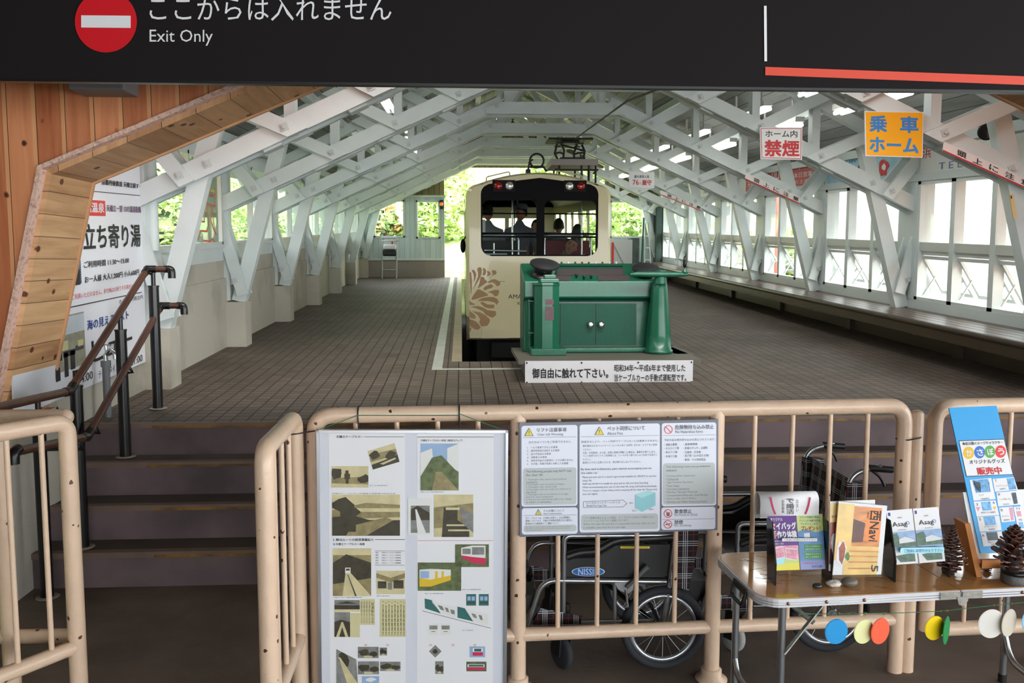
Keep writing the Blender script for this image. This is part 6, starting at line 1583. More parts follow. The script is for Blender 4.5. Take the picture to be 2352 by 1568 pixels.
for quad, lb in (([(2033, 1173), (2092, 1168), (2106, 1293), (2049, 1297)], 'white town folder with landscape photo, left of the pair in the right rack'), ([(2094, 1168), (2152, 1164), (2168, 1288), (2109, 1293)], 'white town folder with landscape photo, right of the pair behind the pine cone')):
    leaflet(rp2, quad, AS, lb, [('p', 1, rc(0, .4, 1, .68)), ('p', 2, [(0, .46), (.3, .42), (.4, .56), (1, .6), (1, .68), (0, .68)]), ('p', 0, [(.35, .54), (.6, .5), (.95, .57), (.95, .60), (.35, .62)]), ('p', 1, rc(0, .68, 1, .74)), ('p', 2, [(.12, .84), (.9, .8), (.9, .96), (.3, .96)]), ('p', 5, rc(.05, .04, .13, .10)), ('t', 7, '兵庫県', (.38, .13, .56, .16)), ('t', 3, 'Asag', (.16, .22, .74, .33), .006), ('p', 6, [(.76 + .08 * math.cos(k * math.pi / 6), .255 + .035 * math.sin(k * math.pi / 6)) for k in range(12)]), ('p', 0, [(.76 + .04 * math.cos(k * math.pi / 6), .255 + .017 * math.sin(k * math.pi / 6)) for k in range(12)]), ('p', 4, [(.19, .29), (.25, .29), (.22, .26)]), ('t', 7, '朝来市観光案内', (.36, .36, .68, .38))], 0.006, 0.003, 'folder', 'leaflet', 'matching town folders in the right rack')
# ---- price board on its wooden easel ----
ey = 2.86
EP = Plane((0, ey, ZTB + 0.06), (0, -math.cos(LEAN), math.sin(LEAN)))
EW = M('easel_wood', (190, 122, 62), 0.45, var=0.15, vs=5, stretch=(5, 5, 1))
es = thing('wooden_easel', tuple(TP.at(2260, 1300)), 'small orange-brown wooden easel stand on the table', 'easel')
mb = MB(); x0 = EP.at(2200, 1200).x
def side_board(x):
    return [(x, ey - 0.05, ZTB + 0.0015), (x, ey + 0.02, ZTB + 0.0015), (x, ey + 0.105, ZTB + 0.165), (x, ey + 0.035, ZTB + 0.165)]
xa = TP.at(2246, 1310).x - 0.045
mb.prism(side_board(xa), (0.02, 0, 0)); mb.build('side_board', EW, es)
mb = MB(); mb.prism(side_board(xa + 0.26), (0.02, 0, 0)); mb.build('side_board', EW, es)
mb = MB(); mb.box(xa + 0.02, xa + 0.26, ey - 0.04, ey + 0.01, ZTB + 0.03, ZTB + 0.045); mb.box(xa + 0.02, xa + 0.26, ey - 0.045, ey - 0.035, ZTB + 0.03, ZTB + 0.06); mb.build('ledge', EW, es)
mb = MB(); mb.patch(EP, [(2214, 1130), (2375, 1122), (2400, 1268), (2240, 1270)], -0.012, 0.006); mb.build('back_board', PAPER, es)
PBD = [M('board_blue', (60, 164, 226), 0.35), PAPER, INK, REDINK, M('dot_yellow', (232, 184, 40), 0.4), M('dot_blue', (52, 116, 200), 0.4), M('dot_green', (86, 168, 76), 0.4), M('dot_red', (226, 64, 64), 0.4), M('goods_dark', (60, 74, 84), 0.4, var=0.4, vs=60), M('goods_blue', (110, 170, 220), 0.4, var=0.4, vs=60), M('goods_pink', (220, 150, 170), 0.4)]
pbq = [(2180, 936), (2290, 931), (2370, 1266), (2252, 1270)]
def pb(x, y): return (2160 + x / 3.5625, 920 + y / 3.5637)
t = thing('price_board', tuple(EP.at(2252, 1270)), 'tall sloping blue price board with four coloured dots and numbered goods', 'sign')
mb = MB(); mb.patch(EP, [pb(70, 57), pb(460, 40), pb(745, 1240), pb(330, 1250)], -0.005, 0.005); mb.build('panel', PBD[0], t)
mb = MB(); mbt = MB()
def pq(m_, P, off): mb.mat(m_); mb.patch(EP, [pb(*q) for q in P], off, 0.0004)
pq(2, [(148, 327), (522, 312), (594, 605), (210, 622)], 0.0004); pq(1, [(153, 332), (518, 317), (589, 601), (214, 616)], 0.0009)
for k, (x, y) in enumerate(((229, 427), (318, 422), (402, 418), (490, 416))): mb.mat(4 + k); mb.oval(EP, *pb(x, y), 44 / 3.56, 51 / 3.56, 0.0014, 0.0004)
for P in ([(238, 648), (415, 632), (450, 805), (270, 818)], [(425, 640), (600, 625), (632, 728), (445, 745)], [(270, 825), (450, 815), (480, 935), (295, 948)], [(455, 750), (632, 735), (658, 850), (472, 865)], [(298, 952), (480, 940), (500, 1060), (320, 1072)], [(478, 875), (590, 865), (610, 985), (500, 995)], [(595, 868), (684, 862), (684, 1075), (640, 1080)], [(325, 1078), (500, 1068), (520, 1180), (350, 1192)]): pq(1, P, 0.0006)
for m_, P in ((9, [(258, 650), (390, 640), (410, 745), (290, 755)]), (8, [(265, 655), (325, 670), (330, 745), (295, 750)]), (9, [(540, 635), (598, 632), (620, 722), (560, 728)]), (9, [(330, 830), (405, 825), (420, 895), (345, 900)]), (10, [(288, 872), (325, 868), (308, 905)]), (4, [(425, 868), (455, 866), (444, 892)]), (8, [(578, 755), (615, 750), (632, 840), (600, 846)]), (9, [(350, 950), (440, 945), (455, 1015), (368, 1020)]), (10, [(560, 875), (588, 872), (600, 978), (578, 980)]), (8, [(372, 1078), (460, 1072), (475, 1140), (388, 1145)]), (10, [(620, 905), (655, 902), (662, 945), (630, 948)]), (9, [(638, 995), (670, 992), (684, 1042), (648, 1046)])): pq(m_, P, 0.0012)
mb.build('picture', PBD, t)
def pt2(m_, s_, x0, y0, x1, y1, b=0.0, sl=-0.04): mbt.mat(m_); p0, p1, p2 = pb(x0, y0), pb(x1, y0 + sl * (x1 - x0)), pb(x0 + 0.24 * (y1 - y0), y1); mbt.text(EP, s_, 0, 0, 0, 0, 0.0022, bold=b, quad=(p0, p1, p2))
pt2(2, '傘松公園イメージキャラクター', 175, 340, 505, 366, .01)
for k, c_ in enumerate('かさぼう'): x, y = ((229, 427), (318, 422), (402, 418), (490, 416))[k]; pt2(1, c_, x - 27, y - 25, x + 22, y + 28, .03)
pt2(2, 'オリジナルグッズ', 232, 485, 520, 520, .01); pt2(3, '販売中', 292, 548, 490, 606, .04)
for s_, x0, y0, x1, y1 in (('1', 268, 672, 280, 694), ('2', 382, 662, 396, 684), ('バッグ', 310, 765, 350, 780), ('1620円', 330, 796, 395, 812), ('7', 442, 645, 455, 667), ('クリアファイル', 450, 692, 545, 706), ('220円', 480, 716, 528, 730), ('3', 288, 838, 302, 860), ('4', 422, 826, 438, 846), ('おみくじ 440円', 328, 908, 444, 924), ('8', 466, 757, 482, 776), ('ノック消しゴム', 476, 800, 572, 814), ('270円', 508, 842, 556, 856), ('5', 312, 958, 327, 980), ('かさぼうマグネット', 356, 1024, 462, 1036), ('440円', 390, 1046, 442, 1060), ('9', 488, 886, 504, 908), ('ボールペン', 500, 938, 558, 952), ('540円', 514, 970, 560, 984), ('6', 338, 1092, 354, 1112), ('天橋立マグネット', 384, 1152, 465, 1164), ('330円', 412, 1168, 462, 1182), ('11', 618, 874, 642, 890), ('12', 640, 965, 662, 982)): pt2(2, s_, x0, y0, x1, y1)
pt2(1, '傘松公園売店にて販売しております', 400, 1205, 560, 1216)
mbt.build('lettering', PBD, t)
# ---- pebbles, pine cones and a small iron pot ----
def stone(c, r, m_, label, seed, name='pebble', flat=0.7):
    rn = random.Random(seed); mb = MB(); c = TP.at(*c)
    mb.ball((c.x, c.y, c.z + r[2] * 0.93), r, 16, 10, 0.03 if name == 'pebble' else 0.13, rn)
    return tag(mb.build(name, m_), label, 'stone', 'stones on the table')
stone((1877, 1350), (0.017, 0.013, 0.0085), M('stone_dark', (46, 46, 48), 0.35), 'small dark oval pebble, leftmost of three stones on the table', 1)
stone((1914, 1347), (0.026, 0.018, 0.012), M('stone_white', (206, 202, 194), 0.8, bump=0.8, bs=60, col2=(120, 116, 108), vs=30, thr=(0.3, 0.5)), 'rough white stone between the two dark pebbles on the table', 2, 'rough_stone')
stone((1951, 1346), (0.028, 0.022, 0.0165), M('stone_grey', (104, 98, 88), 0.4, var=0.12, vs=25), 'largest smooth grey-brown pebble on the table', 3)
CONE = M('pine_scale', (84, 50, 40), 0.6, var=0.3, vs=30); CONE2 = M('pine_scale_tip', (112, 74, 58), 0.6, var=0.25, vs=40)
def pine_cone(px, h, r, label, open_, seed):
    c = TP.at(*px); c.z += 0.0015; rn = random.Random(seed)
    t = thing('pine_cone', tuple(c), label, 'pine cone', 'pine cones on the table')
    mb = MB(); mb.lathe([(r * 0.3, 0), (r * 0.45, h * 0.15), (r * 0.38, h * 0.5), (r * 0.1, h * 0.95), (0, h)], c, (0, 0, 1), 12); mb.build('core', M('pine_core', (48, 30, 24), 0.8), t)
    mb = MB(); n = (100 if open_ < 0.5 else 72) if h > 0.06 else 50; ga = math.pi * (3 - 5 ** .5)
    for k in range(n):
        f = (k + 0.5) / n; z = h * (0.04 + 0.92 * f ** 0.9); rad = r * min(1.0, (f + 0.16) / 0.34) * (1 - 0.72 * max(0, f - 0.2) / 0.8) * rn.uniform(0.88, 1.1)
        a = k * ga; tilt = open_ * (0.4 + 1.1 * f) + rn.uniform(-0.12, 0.12)
        d = V((math.cos(a), math.sin(a), 0)); e = V((-math.sin(a), math.cos(a), 0)); up = V((0, 0, 1))
        dirn = (d * math.cos(tilt) + up * math.sin(tilt)).normalized(); nn = dirn.cross(e) * -1
        b0 = c + up * z + d * rad * 0.25; L_ = rad * 0.85; w = min(r * (0.27 if open_ < 0.5 else 0.2), L_ * 0.5)
        P = [b0 - e * w * 0.3, b0 + dirn * L_ * 0.6 - e * w, b0 + dirn * L_ * 0.95 - e * w * 0.75, b0 + dirn * L_ * 1.05, b0 + dirn * L_ * 0.95 + e * w * 0.75, b0 + dirn * L_ * 0.6 + e * w, b0 + e * w * 0.3]
        th = nn * (0.10 * L_)
        mb.mi = 0
        m2 = [p_ + th * (1.0 if 1 < j < 5 else 0.4) for j, p_ in enumerate(P)]
        mb.add(P + m2, [tuple(range(7)), tuple(reversed(range(7, 14)))], False); mb.mi = 1
        mb.add(P + m2, [(i, i + 7, (i + 1) % 7 + 7, (i + 1) % 7) for i in range(7)], False)
    mb.build('scale', [CONE, CONE2], t)
    t2 = kids(t)[-1]; t2['kind'] = 'stuff'
pine_cone((2182, 1318), 0.168, 0.047, 'big reddish pine cone standing left of the wooden easel', 0.35, 1)
pine_cone((2266, 1312), 0.022, 0.017, 'tiny dark pine cone lying in front of the wooden easel', 0.2, 2)
pb_ = TP.at(2330, 1338)
t = thing('iron_pot', tuple(pb_), 'small grey round pot with black lid under the open pine cone', 'pot')
mb = MB(); mb.lathe([(0.040, 0.0015), (0.043, 0.008), (0.043, 0.03), (0.040, 0.033), (0, 0.033)], pb_, (0, 0, 1), 28); mb.build('bowl', M('pot_stone', (96, 94, 92), 0.6, bump=0.5, bs=60, var=0.25, vs=30), t)
mb = MB(); mb.lathe([(0.040, 0.033), (0.044, 0.038), (0.042, 0.047), (0.03, 0.050), (0, 0.051)], pb_, (0, 0, 1), 28); mb.build('lid', BLACK, t)
def cone_on(px, z, h, r, label, open_, seed):
    global TP
    keep = TP; TP = PZ(z); pine_cone(px, h, r, label, open_, seed); TP = keep
cone_on((2326, 1312), ZTB + 0.05, 0.15, 0.066, 'big wide-open pine cone standing on the small round pot at the right', 0.65, 3)
# ---- round card tags hung on a green string under the table edge ----
SG = [(1835, 1410), (1900, 1409), (2070, 1407), (2160, 1403), (2280, 1390), (2400, 1378)]
TGP = Plane(tpt(0, -0.012, 0), (FN2.x, FN2.y, 0))
mb = MB(); mb.tube([tuple(TGP.at(*q)) for q in SG], 0.0012, 6); tag(mb.build('tag_string', GCORD), 'thin green string tied along the front edge of the folding table', 'string')
TW = M('tag_white', (224, 222, 214), 0.35); BR = M('tag_brass', (190, 160, 80), 0.3, metal=0.8)
def tag_card(cx, cy, rx, ry, col, label, yaw, hang):
    t = thing('round_tag', tuple(TGP.at(cx, cy)), label, 'tag', 'round card tags on the green string')
    c = TGP.at(cx, cy); W = ry / 2000 * c.y * 1.02
    ax = FD2 * math.cos(yaw) + FN2 * math.sin(yaw); n_ = V((0, 0, 1)).cross(ax)
    if n_.dot(CP - c) < 0: n_ = -n_
    ring = lambda R_, d: [c + ax * R_ * 0.93 * math.cos(k * math.pi / 18) + V((0, 0, R_ * math.sin(k * math.pi / 18))) + n_ * d for k in range(36)]
    mb = MB(); mb.prism(ring(W, 0), n_ * -0.0015); mb.prism(ring(W * 0.94, 0.0004), n_ * 0.0003); mb.build('card', col, t)
    h = TGP.at(*hang); mb = MB(); top = c + V((0, 0, W)); mb.prism([top + ax * -0.012 + V((0, 0, -.004)), top + ax * 0.012 + V((0, 0, -.004)), h + ax * .004 + V((0, 0, -.006)), h + ax * -.004 + V((0, 0, -.006))], n_ * -0.0004); mb.build('clear_tab', ACRYL, t)
    mb = MB(); mb.tube([h + n_ * (0.004 * math.cos(k * math.pi / 5)) + V((0, 0, 0.004 * math.sin(k * math.pi / 5))) for k in range(10)], 0.001, 5, closed=True); mb.build('hook', BR, t)
def cm(n_, c_): return M(n_, c_, 0.35)
tag_card(1921, 1450, 28, 31, cm('tag_blue', (40, 150, 214)), 'blue round tag, nearest the left end of the string', 0.0, (1926, 1409))
tag_card(1984, 1450, 24, 30, cm('tag_cream', (226, 226, 166)), 'pale yellow round tag half behind the orange tag', 0.18, (1987, 1408))
tag_card(2022, 1449, 23, 32, cm('tag_orange', (236, 98, 68)), 'orange-red round tag overlapping the pale yellow tag', 0.3, (2030, 1408))
tag_card(2147, 1442, 24, 30, cm('tag_yellow', (238, 206, 20)), 'bright yellow round tag hanging beside the green one', 0.14, (2160, 1403))
tag_card(2174, 1447, 11, 34, cm('tag_green', (30, 140, 76)), 'green round tag turned nearly edge on', 0.76, (2174, 1402))
tag_card(2277, 1432, 32, 36, TW, 'large white round tag in front of the table leg', -0.05, (2282, 1390))
tag_card(2318, 1430, 20, 34, cm('tag_pale', (200, 192, 176)), 'pale grey-beige round tag behind the large white one', 0.42, (2322, 1386))
tag_card(2372, 1424, 24, 33, cm('tag_sky', (150, 200, 236)), 'light blue round tag cut by the right edge of the view', 0.1, (2372, 1381))
# ================= left side: banner, lettered glass, handrail, tap =================
class WP:
    """wall plane with its own rectangle in (y, z)"""
    def __init__(s, x, nx): s.x = x; s.nf = V((nx, 0, 0)); s.P = V((x, 0, 0)); s.n = V((1, 0, 0)); s.pl = PX(x)
    def at(s, px, py, off=0.0): return s.pl.at(px, py, 0) + s.nf * off
BP = WP(-2.138, 1)
bn = thing('banner', (-2.14, 5.1, 0.90), 'tall white hot spring banner with big black Japanese lettering on the left wall', 'banner')
mb = MB(); mb.box(-2.148, -2.139, 4.25, 6.02, 0.885, 2.30, K); mb.build('sheet', M('banner_white', (222, 224, 230), 0.4), bn)
def bz(x, y): return (120 + 0.3509 * x, 380 + 0.3508 * y)
def brect(mb, x0, y0, x1, y1, off):
    a = BP.at(*bz(x0, y0), off); z1 = BP.at(*bz(x0, y1)).z; yb = BP.at(*bz(x1, y0)).y; s_ = K * (yb - a.y)
    mb.prism([(a.x, a.y, z1), (a.x, yb, z1 + s_), (a.x, yb, a.z + s_), (a.x, a.y, a.z)], (-0.0006, 0, 0))
def btext(mb, s_, x0, y0, x1, y1, bold=0.0, ext=0.0):
    a = BP.at(*bz(x0, y0), 0.002); zb = BP.at(*bz(x0, y1)).z; yb = BP.at(*bz(x1, y0)).y
    y0_ = a.y - ext
    vs, fs = glyphs(s_, bold)
    for i, (sx, sy) in enumerate(((0, 0),) if not bold else ((-1, -1), (1, -1), (1, 1), (-1, 1))):
        mb.add([(a.x + 0.0003 * i, y0_ + (yb - y0_) * (x + sx * bold / len(s_)), zb + (a.z - zb) * (y + sy * bold) + K * (yb - y0_) * x) for x, y in vs], fs, False)
mb = MB()
btext(mb, '京都丹後鉄道 天橋立駅すぐ', 320, 88, 580, 124, .02, 0.0)
btext(mb, '立ち寄り湯', 198, 385, 572, 552, .02)
btext(mb, 'ご利用時間 11:30～15:00', 204, 628, 500, 672, .015); btext(mb, 'お一人様 大人1,200円 小人600円', 210, 726, 568, 772, .015)
brect(mb, 72, 934, 588, 941, 0.001); brect(mb, 238, 164, 572, 169, 0.001)
btext(mb, 'ビュー', 256, 1140, 520, 1290, .02); btext(mb, '14:00', 170, 1378, 264, 1432); btext(mb, 'ティータイム', 300, 1345, 434, 1396); btext(mb, '～21:00', 470, 1282, 590, 1330)
mb.mat(1); btext(mb, '混雑の為、ご利用いただけません。多忙時はお断りする場合があります。', 84, 858, 592, 895, 0.0, 0.12)
mb.mat(2); btext(mb, '天橋立一望 13の温浴設備', 352, 256, 576, 300, .012)
mb.mat(3); btext(mb, '海の見えるレスト', 226, 1015, 500, 1080, .015)
mb.mat(0); btext(mb, 'ホテル 天橋立内', 434, 878, 592, 908)
mb.mat(4); brect(mb, 120, 216, 344, 325, 0.001)
mb.mat(5); btext(mb, '天然温泉', 165, 236, 335, 303, .02)
mb.build('lettering', [INK, REDINK, PURPLEINK, BLUEINK, M('banner_red', (206, 26, 32), 0.4), PAPER], bn)
mb = MB()
brect(mb, 10, 1000, 207, 1370, 0.001); mb.mat(1); brect(mb, 10, 1010, 207, 1130, 0.0014); mb.mat(2)
for x0, y0, x1, y1 in ((20, 1190, 60, 1290), (70, 1220, 150, 1260), (75, 1230, 100, 1390), (115, 1215, 145, 1340), (150, 1180, 205, 1215), (20, 1330, 50, 1420)): brect(mb, x0, y0, x1, y1, 0.0018)
mb.mat(3); brect(mb, 60, 1155, 100, 1215, 0.0022); brect(mb, 165, 1145, 200, 1185, 0.0022)
mb.mat(4); brect(mb, 60, 470, 178, 790, 0.001); mb.mat(2); brect(mb, 100, 690, 180, 792, 0.0014); mb.mat(5); brect(mb, 128, 520, 165, 700, 0.0014)
mb.build('photograph', [M('room_photo', (150, 148, 128), 0.4, var=0.2, vs=20), M('room_window', (196, 206, 214), 0.4), M('room_dark', (36, 36, 40), 0.4), M('room_napkin', (206, 202, 150), 0.4), M('bath_photo', (70, 96, 116), 0.4, var=0.4, vs=15), M('bath_wood', (150, 108, 60), 0.4)], bn)
mb = MB(); a = BP.at(*bz(525, 5), 0.001); mb.prism([(a.x, a.y - 0.03, a.z + 0.06), (a.x, a.y + 0.03, a.z + 0.06), (a.x, a.y, a.z - 0.02)], (-0.0006, 0, 0)); mb.build('red_mark', MATS['banner_red'], bn)
# red outline lettering on the window glass
GP = WP(-2.170, 1)
def gz7(x, y): return (300 + x / 4.612, 300 + y / 4.612)
rl_ = thing('window_lettering', tuple(GP.at(*gz7(800, 1200))), 'large red outlined character on pale film over the first left window', 'lettering')
mb = MB(); a, b = GP.at(*gz7(660, 560)), GP.at(*gz7(940, 1290)); mb.box(-2.1735, -2.1725, a.y, b.y, pz(a.y) + 0.97, pz(a.y) + 1.66); mb.build('film', glass('pale_film', (0.62, 0.70, 0.64), 0.05), rl_)
mb = MB()
for P in ([(715, 690), (712, 1030)], [(760, 615), (760, 660), (808, 672), (806, 615)], [(845, 610), (843, 688), (870, 692), (868, 612)], [(893, 600), (893, 800)], [(740, 745), (808, 770), (895, 800)], [(745, 855), (785, 858), (783, 965), (745, 960), (745, 855)], [(810, 780), (828, 1000), (808, 1066), (742, 1060), (716, 1155)], [(850, 800), (852, 960), (905, 1100)], [(862, 800), (890, 1040)], [(768, 1165), (845, 1172), (868, 1143), (902, 1198)]):
    pts = [GP.at(*gz7(*q), 0.0015) for q in P]
    for p_, q_ in zip(pts, pts[1:]): mb.beam(p_, q_, 0.016, 0.001, V((1, 0, 0)).cross((q_ - p_).normalized()))
mb.build('red_stroke', M('film_red', (214, 92, 74), 0.5), rl_)
# two posters high on the left wall
def wall_sheet(name, x, nx, y0, y1, z0, z1, mat, label, texts, cat='poster', group=None, tilt=0):
    t = thing(name, (x, (y0 + y1) / 2, z0), label, cat, group)
    mb = MB(); s_ = 1 if nx > 0 else -1
    mb.box(min(x, x + nx * 0.008), max(x, x + nx * 0.008), y0, y1, z0, z1, K); mb.build('sheet', mat, t)
    mb = MB(); mats = []
    for i, (m_, body, u0, v0, u1, v1) in enumerate(texts):
        if m_ not in mats: mats.append(m_)
        mb.mat(mats.index(m_))
        # u runs left to right as seen from inside the shed
        ya, yb = (y0 + (y1 - y0) * u0, y0 + (y1 - y0) * u1) if s_ > 0 else (y1 - (y1 - y0) * u0, y1 - (y1 - y0) * u1)
        za, zb = z1 - (z1 - z0) * v0, z1 - (z1 - z0) * v1
        xx = x + nx * (0.0095 + 0.0003 * i)
        sh = lambda y: K * (y - y0)
        if isinstance(body, list):
            mb.add([(xx, ya + (yb - ya) * u, za + (zb - za) * v + sh(ya)) for u, v in body], [tuple(range(len(body)))], False)
        else:
            vs, fs = glyphs(body, 0)
            mb.add([(xx, ya + (yb - ya) * u, zb + (za - zb) * v + sh(ya + (yb - ya) * u)) for u, v in vs], fs, False)
    if mb.v: mb.build('lettering', mats, t)
    return t
FULL = rc(0, 0, 1, 1)
a, b = PX(-2.17).at(380, 338), PX(-2.17).at(425, 378)
wall_sheet('poster', -2.178, 1, a.y - 0.12, b.y - 0.12, b.z - 0.02, a.z + 0.16, PAPER, 'white poster with red English lettering high above the first left window', [(REDINK, blob(.5, .5, .45, 12, 3), .05, .1, .6, .5), (DGRN, blob(.5, .5, .3, 9, 4), .3, .3, .6, .55), (INK, '海産物\n京都', .68, .12, .95, .5), (REDINK, 'BOOK!', .35, .62, .95, .85)])
a, b = PX(-2.17).at(497, 308), PX(-2.17).at(525, 352)
wall_sheet('poster', -2.178, 1, a.y, b.y + 0.15, b.z, a.z + 0.05, PAPER, 'white poster with black vertical writing at the second left post', [(INK, '海\n産\n物', .55, .08, .8, .6), (INK, '京都', .1, .1, .4, .45), (INK, 'へ', .4, .65, .75, .85)])
# stair handrail
BROWN = M('handrail_brown', (78, 50, 40), 0.3, var=0.08, vs=10); HBLK = M('handrail_black', (16, 16, 17), 0.3)
hr_ = thing('handrail', (-1.92, 4.8, 0.2), 'double brown stair handrail on black posts at the left of the stairs', 'handrail')
def seg_rail(pts, nm):
    for a_, b_ in zip(pts, pts[1:]):
        mb = MB(); mb.cyl(a_, b_, 0.0195, n=14); mb.build(nm, BROWN, hr_)
    for j in pts[1:-1]:
        mb = MB(); mb.ball(j, 0.0235, 12, 8)
        for o in (pts[pts.index(j) - 1], pts[pts.index(j) + 1]): mb.cyl(j, j + (o - j).normalized() * 0.05, 0.0225, n=14)
        mb.build('rail_joint', HBLK, hr_)
A_ = PX(-1.885)
up = [A_.at(0, 934), A_.at(160, 898), A_.at(338, 618)]; up = [up[0] + (up[0] - up[1]) * 0.6] + up[1:] + [up[2] + V((0.125, 0.02, 0))]
seg_rail(up, 'upper_rail')
A_ = PX(-1.85)
lo = [A_.at(34, 1037), A_.at(200, 1003), A_.at(370, 702)]; lo = lo + [lo[2] + V((0.12, 0.02, 0))]
seg_rail(lo, 'lower_rail')
for e in (up[-1], lo[-1]):
    mb = MB(); mb.tube(fillet([e + V((-.03, 0, 0)), e + V((.012, 0, 0)), e + V((.012, 0, -0.055))], 0.02), 0.0225, 12); mb.build('rail_end', HBLK, hr_)
mb = MB(); mb.tube(fillet([lo[0] + V((0, .03, .005)), lo[0] + V((0, -.01, -.002)), lo[0] + V((0, -0.012, -0.05))], 0.02), 0.0225, 12); mb.build('rail_end', HBLK, hr_)
for (x, y, z), zt_ in (((-1.85, 5.36, pz(5.36)), None), ((-1.885, 4.92, 0.543), None), ((-1.935, 4.45, 0.181), None), ((-2.03, 4.25, 0.0), None)):
    def on_rail(P, yy):
        for a_, b_ in zip(P, P[1:]):
            if min(a_.y, b_.y) <= yy <= max(a_.y, b_.y) and abs(a_.y - b_.y) > 1e-3:
                return a_.lerp(b_, (yy - a_.y) / (b_.y - a_.y))
        return P[-1]
    u_ = on_rail(up, y); l_ = on_rail(lo, y)
    mb = MB(); mb.cyl((x, y, z), (x, y, u_.z - 0.10), 0.030, n=18); mb.cyl((x, y, u_.z - 0.105), (x, y, u_.z - 0.095), 0.033, n=18); mb.cyl((x, y, u_.z - 0.1), (x, y, u_.z - 0.02), 0.013, n=10)
    mb.tube([V((x, y, u_.z - 0.03)), u_ + V((0, 0, -0.012))], 0.010, 8); mb.tube([V((x + 0.02, y, l_.z - 0.05)), l_ + V((0.02, 0, -0.05)), l_ + V((0, 0, -0.012))], 0.009, 8)
    p_ = mb.build('post', HBLK, hr_)
    mb = MB(); mb.lathe([(0.0, 0.002), (0.055, 0.002), (0.05, 0.006), (0.03, 0.007)], (x, y, z), (0, 0, 1), 20); mb.build('grout_ring', M('grout', (132, 124, 112), 0.9), p_)
# water tap
q = PX(-2.06)
b0, b1 = q.at(246, 905), q.at(243, 828)
tp = thing('water_tap', (b0.x, b0.y, pz(b0.y) if b0.y > 5 else b0.z), 'chrome tap on a grey standpipe in front of the banner', 'tap')
mb = MB(); zb0 = pz(5.02) if b0.y > 4.97 else b0.z
mb.cyl((b0.x, b0.y, pz(b0.y)), (b0.x, b0.y, b1.z - 0.03), 0.021, n=14); mb.cyl((b0.x, b0.y, b1.z - 0.035), (b0.x, b0.y, b1.z), 0.028, n=14); mb.build('standpipe', M('pipe_grey', (104, 108, 110), 0.5), tp)
mb = MB(); c = V((b0.x, b0.y, b1.z)); mb.cyl(c, c + V((0, 0, 0.04)), 0.013, n=12); mb.tube(fillet([c + V((0, 0, 0.03)), c + V((0.03, -0.01, 0.075)), c + V((0.06, -0.02, 0.05)), c + V((0.062, -0.02, 0.01))], 0.03), 0.011, 10); sp_ = mb.build('spout', CHROME, tp)
mb = MB(); mb.cyl(c + V((0.01, -.004, 0.05)), c + V((0.004, -.002, 0.088)), 0.009, n=10); mb.beam(c + V((-0.025, 0, 0.09)), c + V((0.035, -0.005, 0.09)), 0.012, 0.008); mb.build('tap_handle', CHROME, sp_)
# ================= right side: bench, posters, loudspeaker =================
BW = M('bench_wood', (82, 64, 50), 0.3, var=0.25, vs=3, stretch=(6, 0.6, 6), bump=0.1, bs=40); BWD = M('bench_edge', (58, 42, 32), 0.4, var=0.2, vs=4)
bc = thing('bench', (4.0, 12, pz(12)), 'long dark slatted wooden bench along the right wall', 'bench')
for k in range(5):
    mb = MB(); x = 3.80 + 0.098 * k; y = 5.55; mb.box(x, x + 0.09, y, 18.5, pz(y) + 0.305, pz(y) + 0.338, K); mb.build('slat', BW, bc)
mb = MB(); y = 5.55; mb.tube([(3.775, y, pz(y) + 0.315), (3.775, 18.5, pz(18.5) + 0.315)], 0.026, 10); mb.box(3.76, 3.80, y, 18.5, pz(y) + 0.22, pz(y) + 0.31, K); mb.build('front_edge', BWD, bc)
for n in range(1, 7):
    y = YF[n] + 1.05
    mb = MB(); mb.box(3.86, 4.285, y - 0.05, y + 0.05, pz(y) + 0.2, pz(y) + 0.305); mb.box(4.2, 4.239, y - 0.05, y + 0.05, pz(y), pz(y) + 0.2); br = mb.build('bracket', BWD, bc)
    mb = MB(); mb.box(3.83, 3.87, y - 0.035, y + 0.035, pz(y) + 0.2, pz(y) + 0.27); mb.build('bracket_end', M('bracket_grey', (150, 154, 152), 0.5), br)
    mb = MB()
mb = MB(); mb.box(4.24, 4.2885, 5.6, 18.5, pz(5.6), pz(5.6) + 0.2, K); mb.build('kick_board', BWD, bc)
XW = 4.305
def wsheet(i, f0, f1, h0, h1, mat, label, texts):
    y0 = YF[i] + 0.15 + 1.79 * f0; y1 = YF[i] + 0.15 + 1.79 * f1
    return wall_sheet('wall_poster', XW, -1, y0, y1, pz(y0) + h0, pz(y0) + h1, mat, label, texts, 'poster', 'advert boards above the right windows')
SKYL = M('advert_blue', (150, 196, 214), 0.4, var=0.12, vs=8); ADR = M('advert_red', (178, 32, 40), 0.4, var=0.08, vs=8)
wsheet(1, 0.0, 1.0, 1.585, 2.05, M('advert_cream', (216, 218, 214), 0.4), 'pale advert board with blue brush mark and telephone line above the first right window', [(BLUEINK, blob(.5, .5, .45, 11, 7), .34, .2, .45, .52), (PAPER, blob(.5, .5, .3, 8, 9), .37, .3, .42, .44), (REDINK, '浜', .02, .46, .10, .68), (M('advert_tel', (70, 110, 170), 0.4), 'T E L', .18, .80, .39, .93)])
wsheet(2, 0.0, 1.0, 1.585, 2.03, SKYL, 'light blue advert board with blue script and red fish above the second right window', [(BLUEINK, 'おみやげは天橋立', .0, .22, .62, .52), (REDINK, blob(.5, .5, .45, 12, 2), .70, .5, .84, .98), (PAPER, blob(.5, .5, .4, 9, 5), .74, .62, .80, .82), (M('advert_slate', (60, 74, 90), 0.5), blob(.5, .5, .5, 12, 8), .40, .55, .56, .95), (REDINK, blob(.5, .5, .45, 9, 1), .42, .62, .48, .95)])
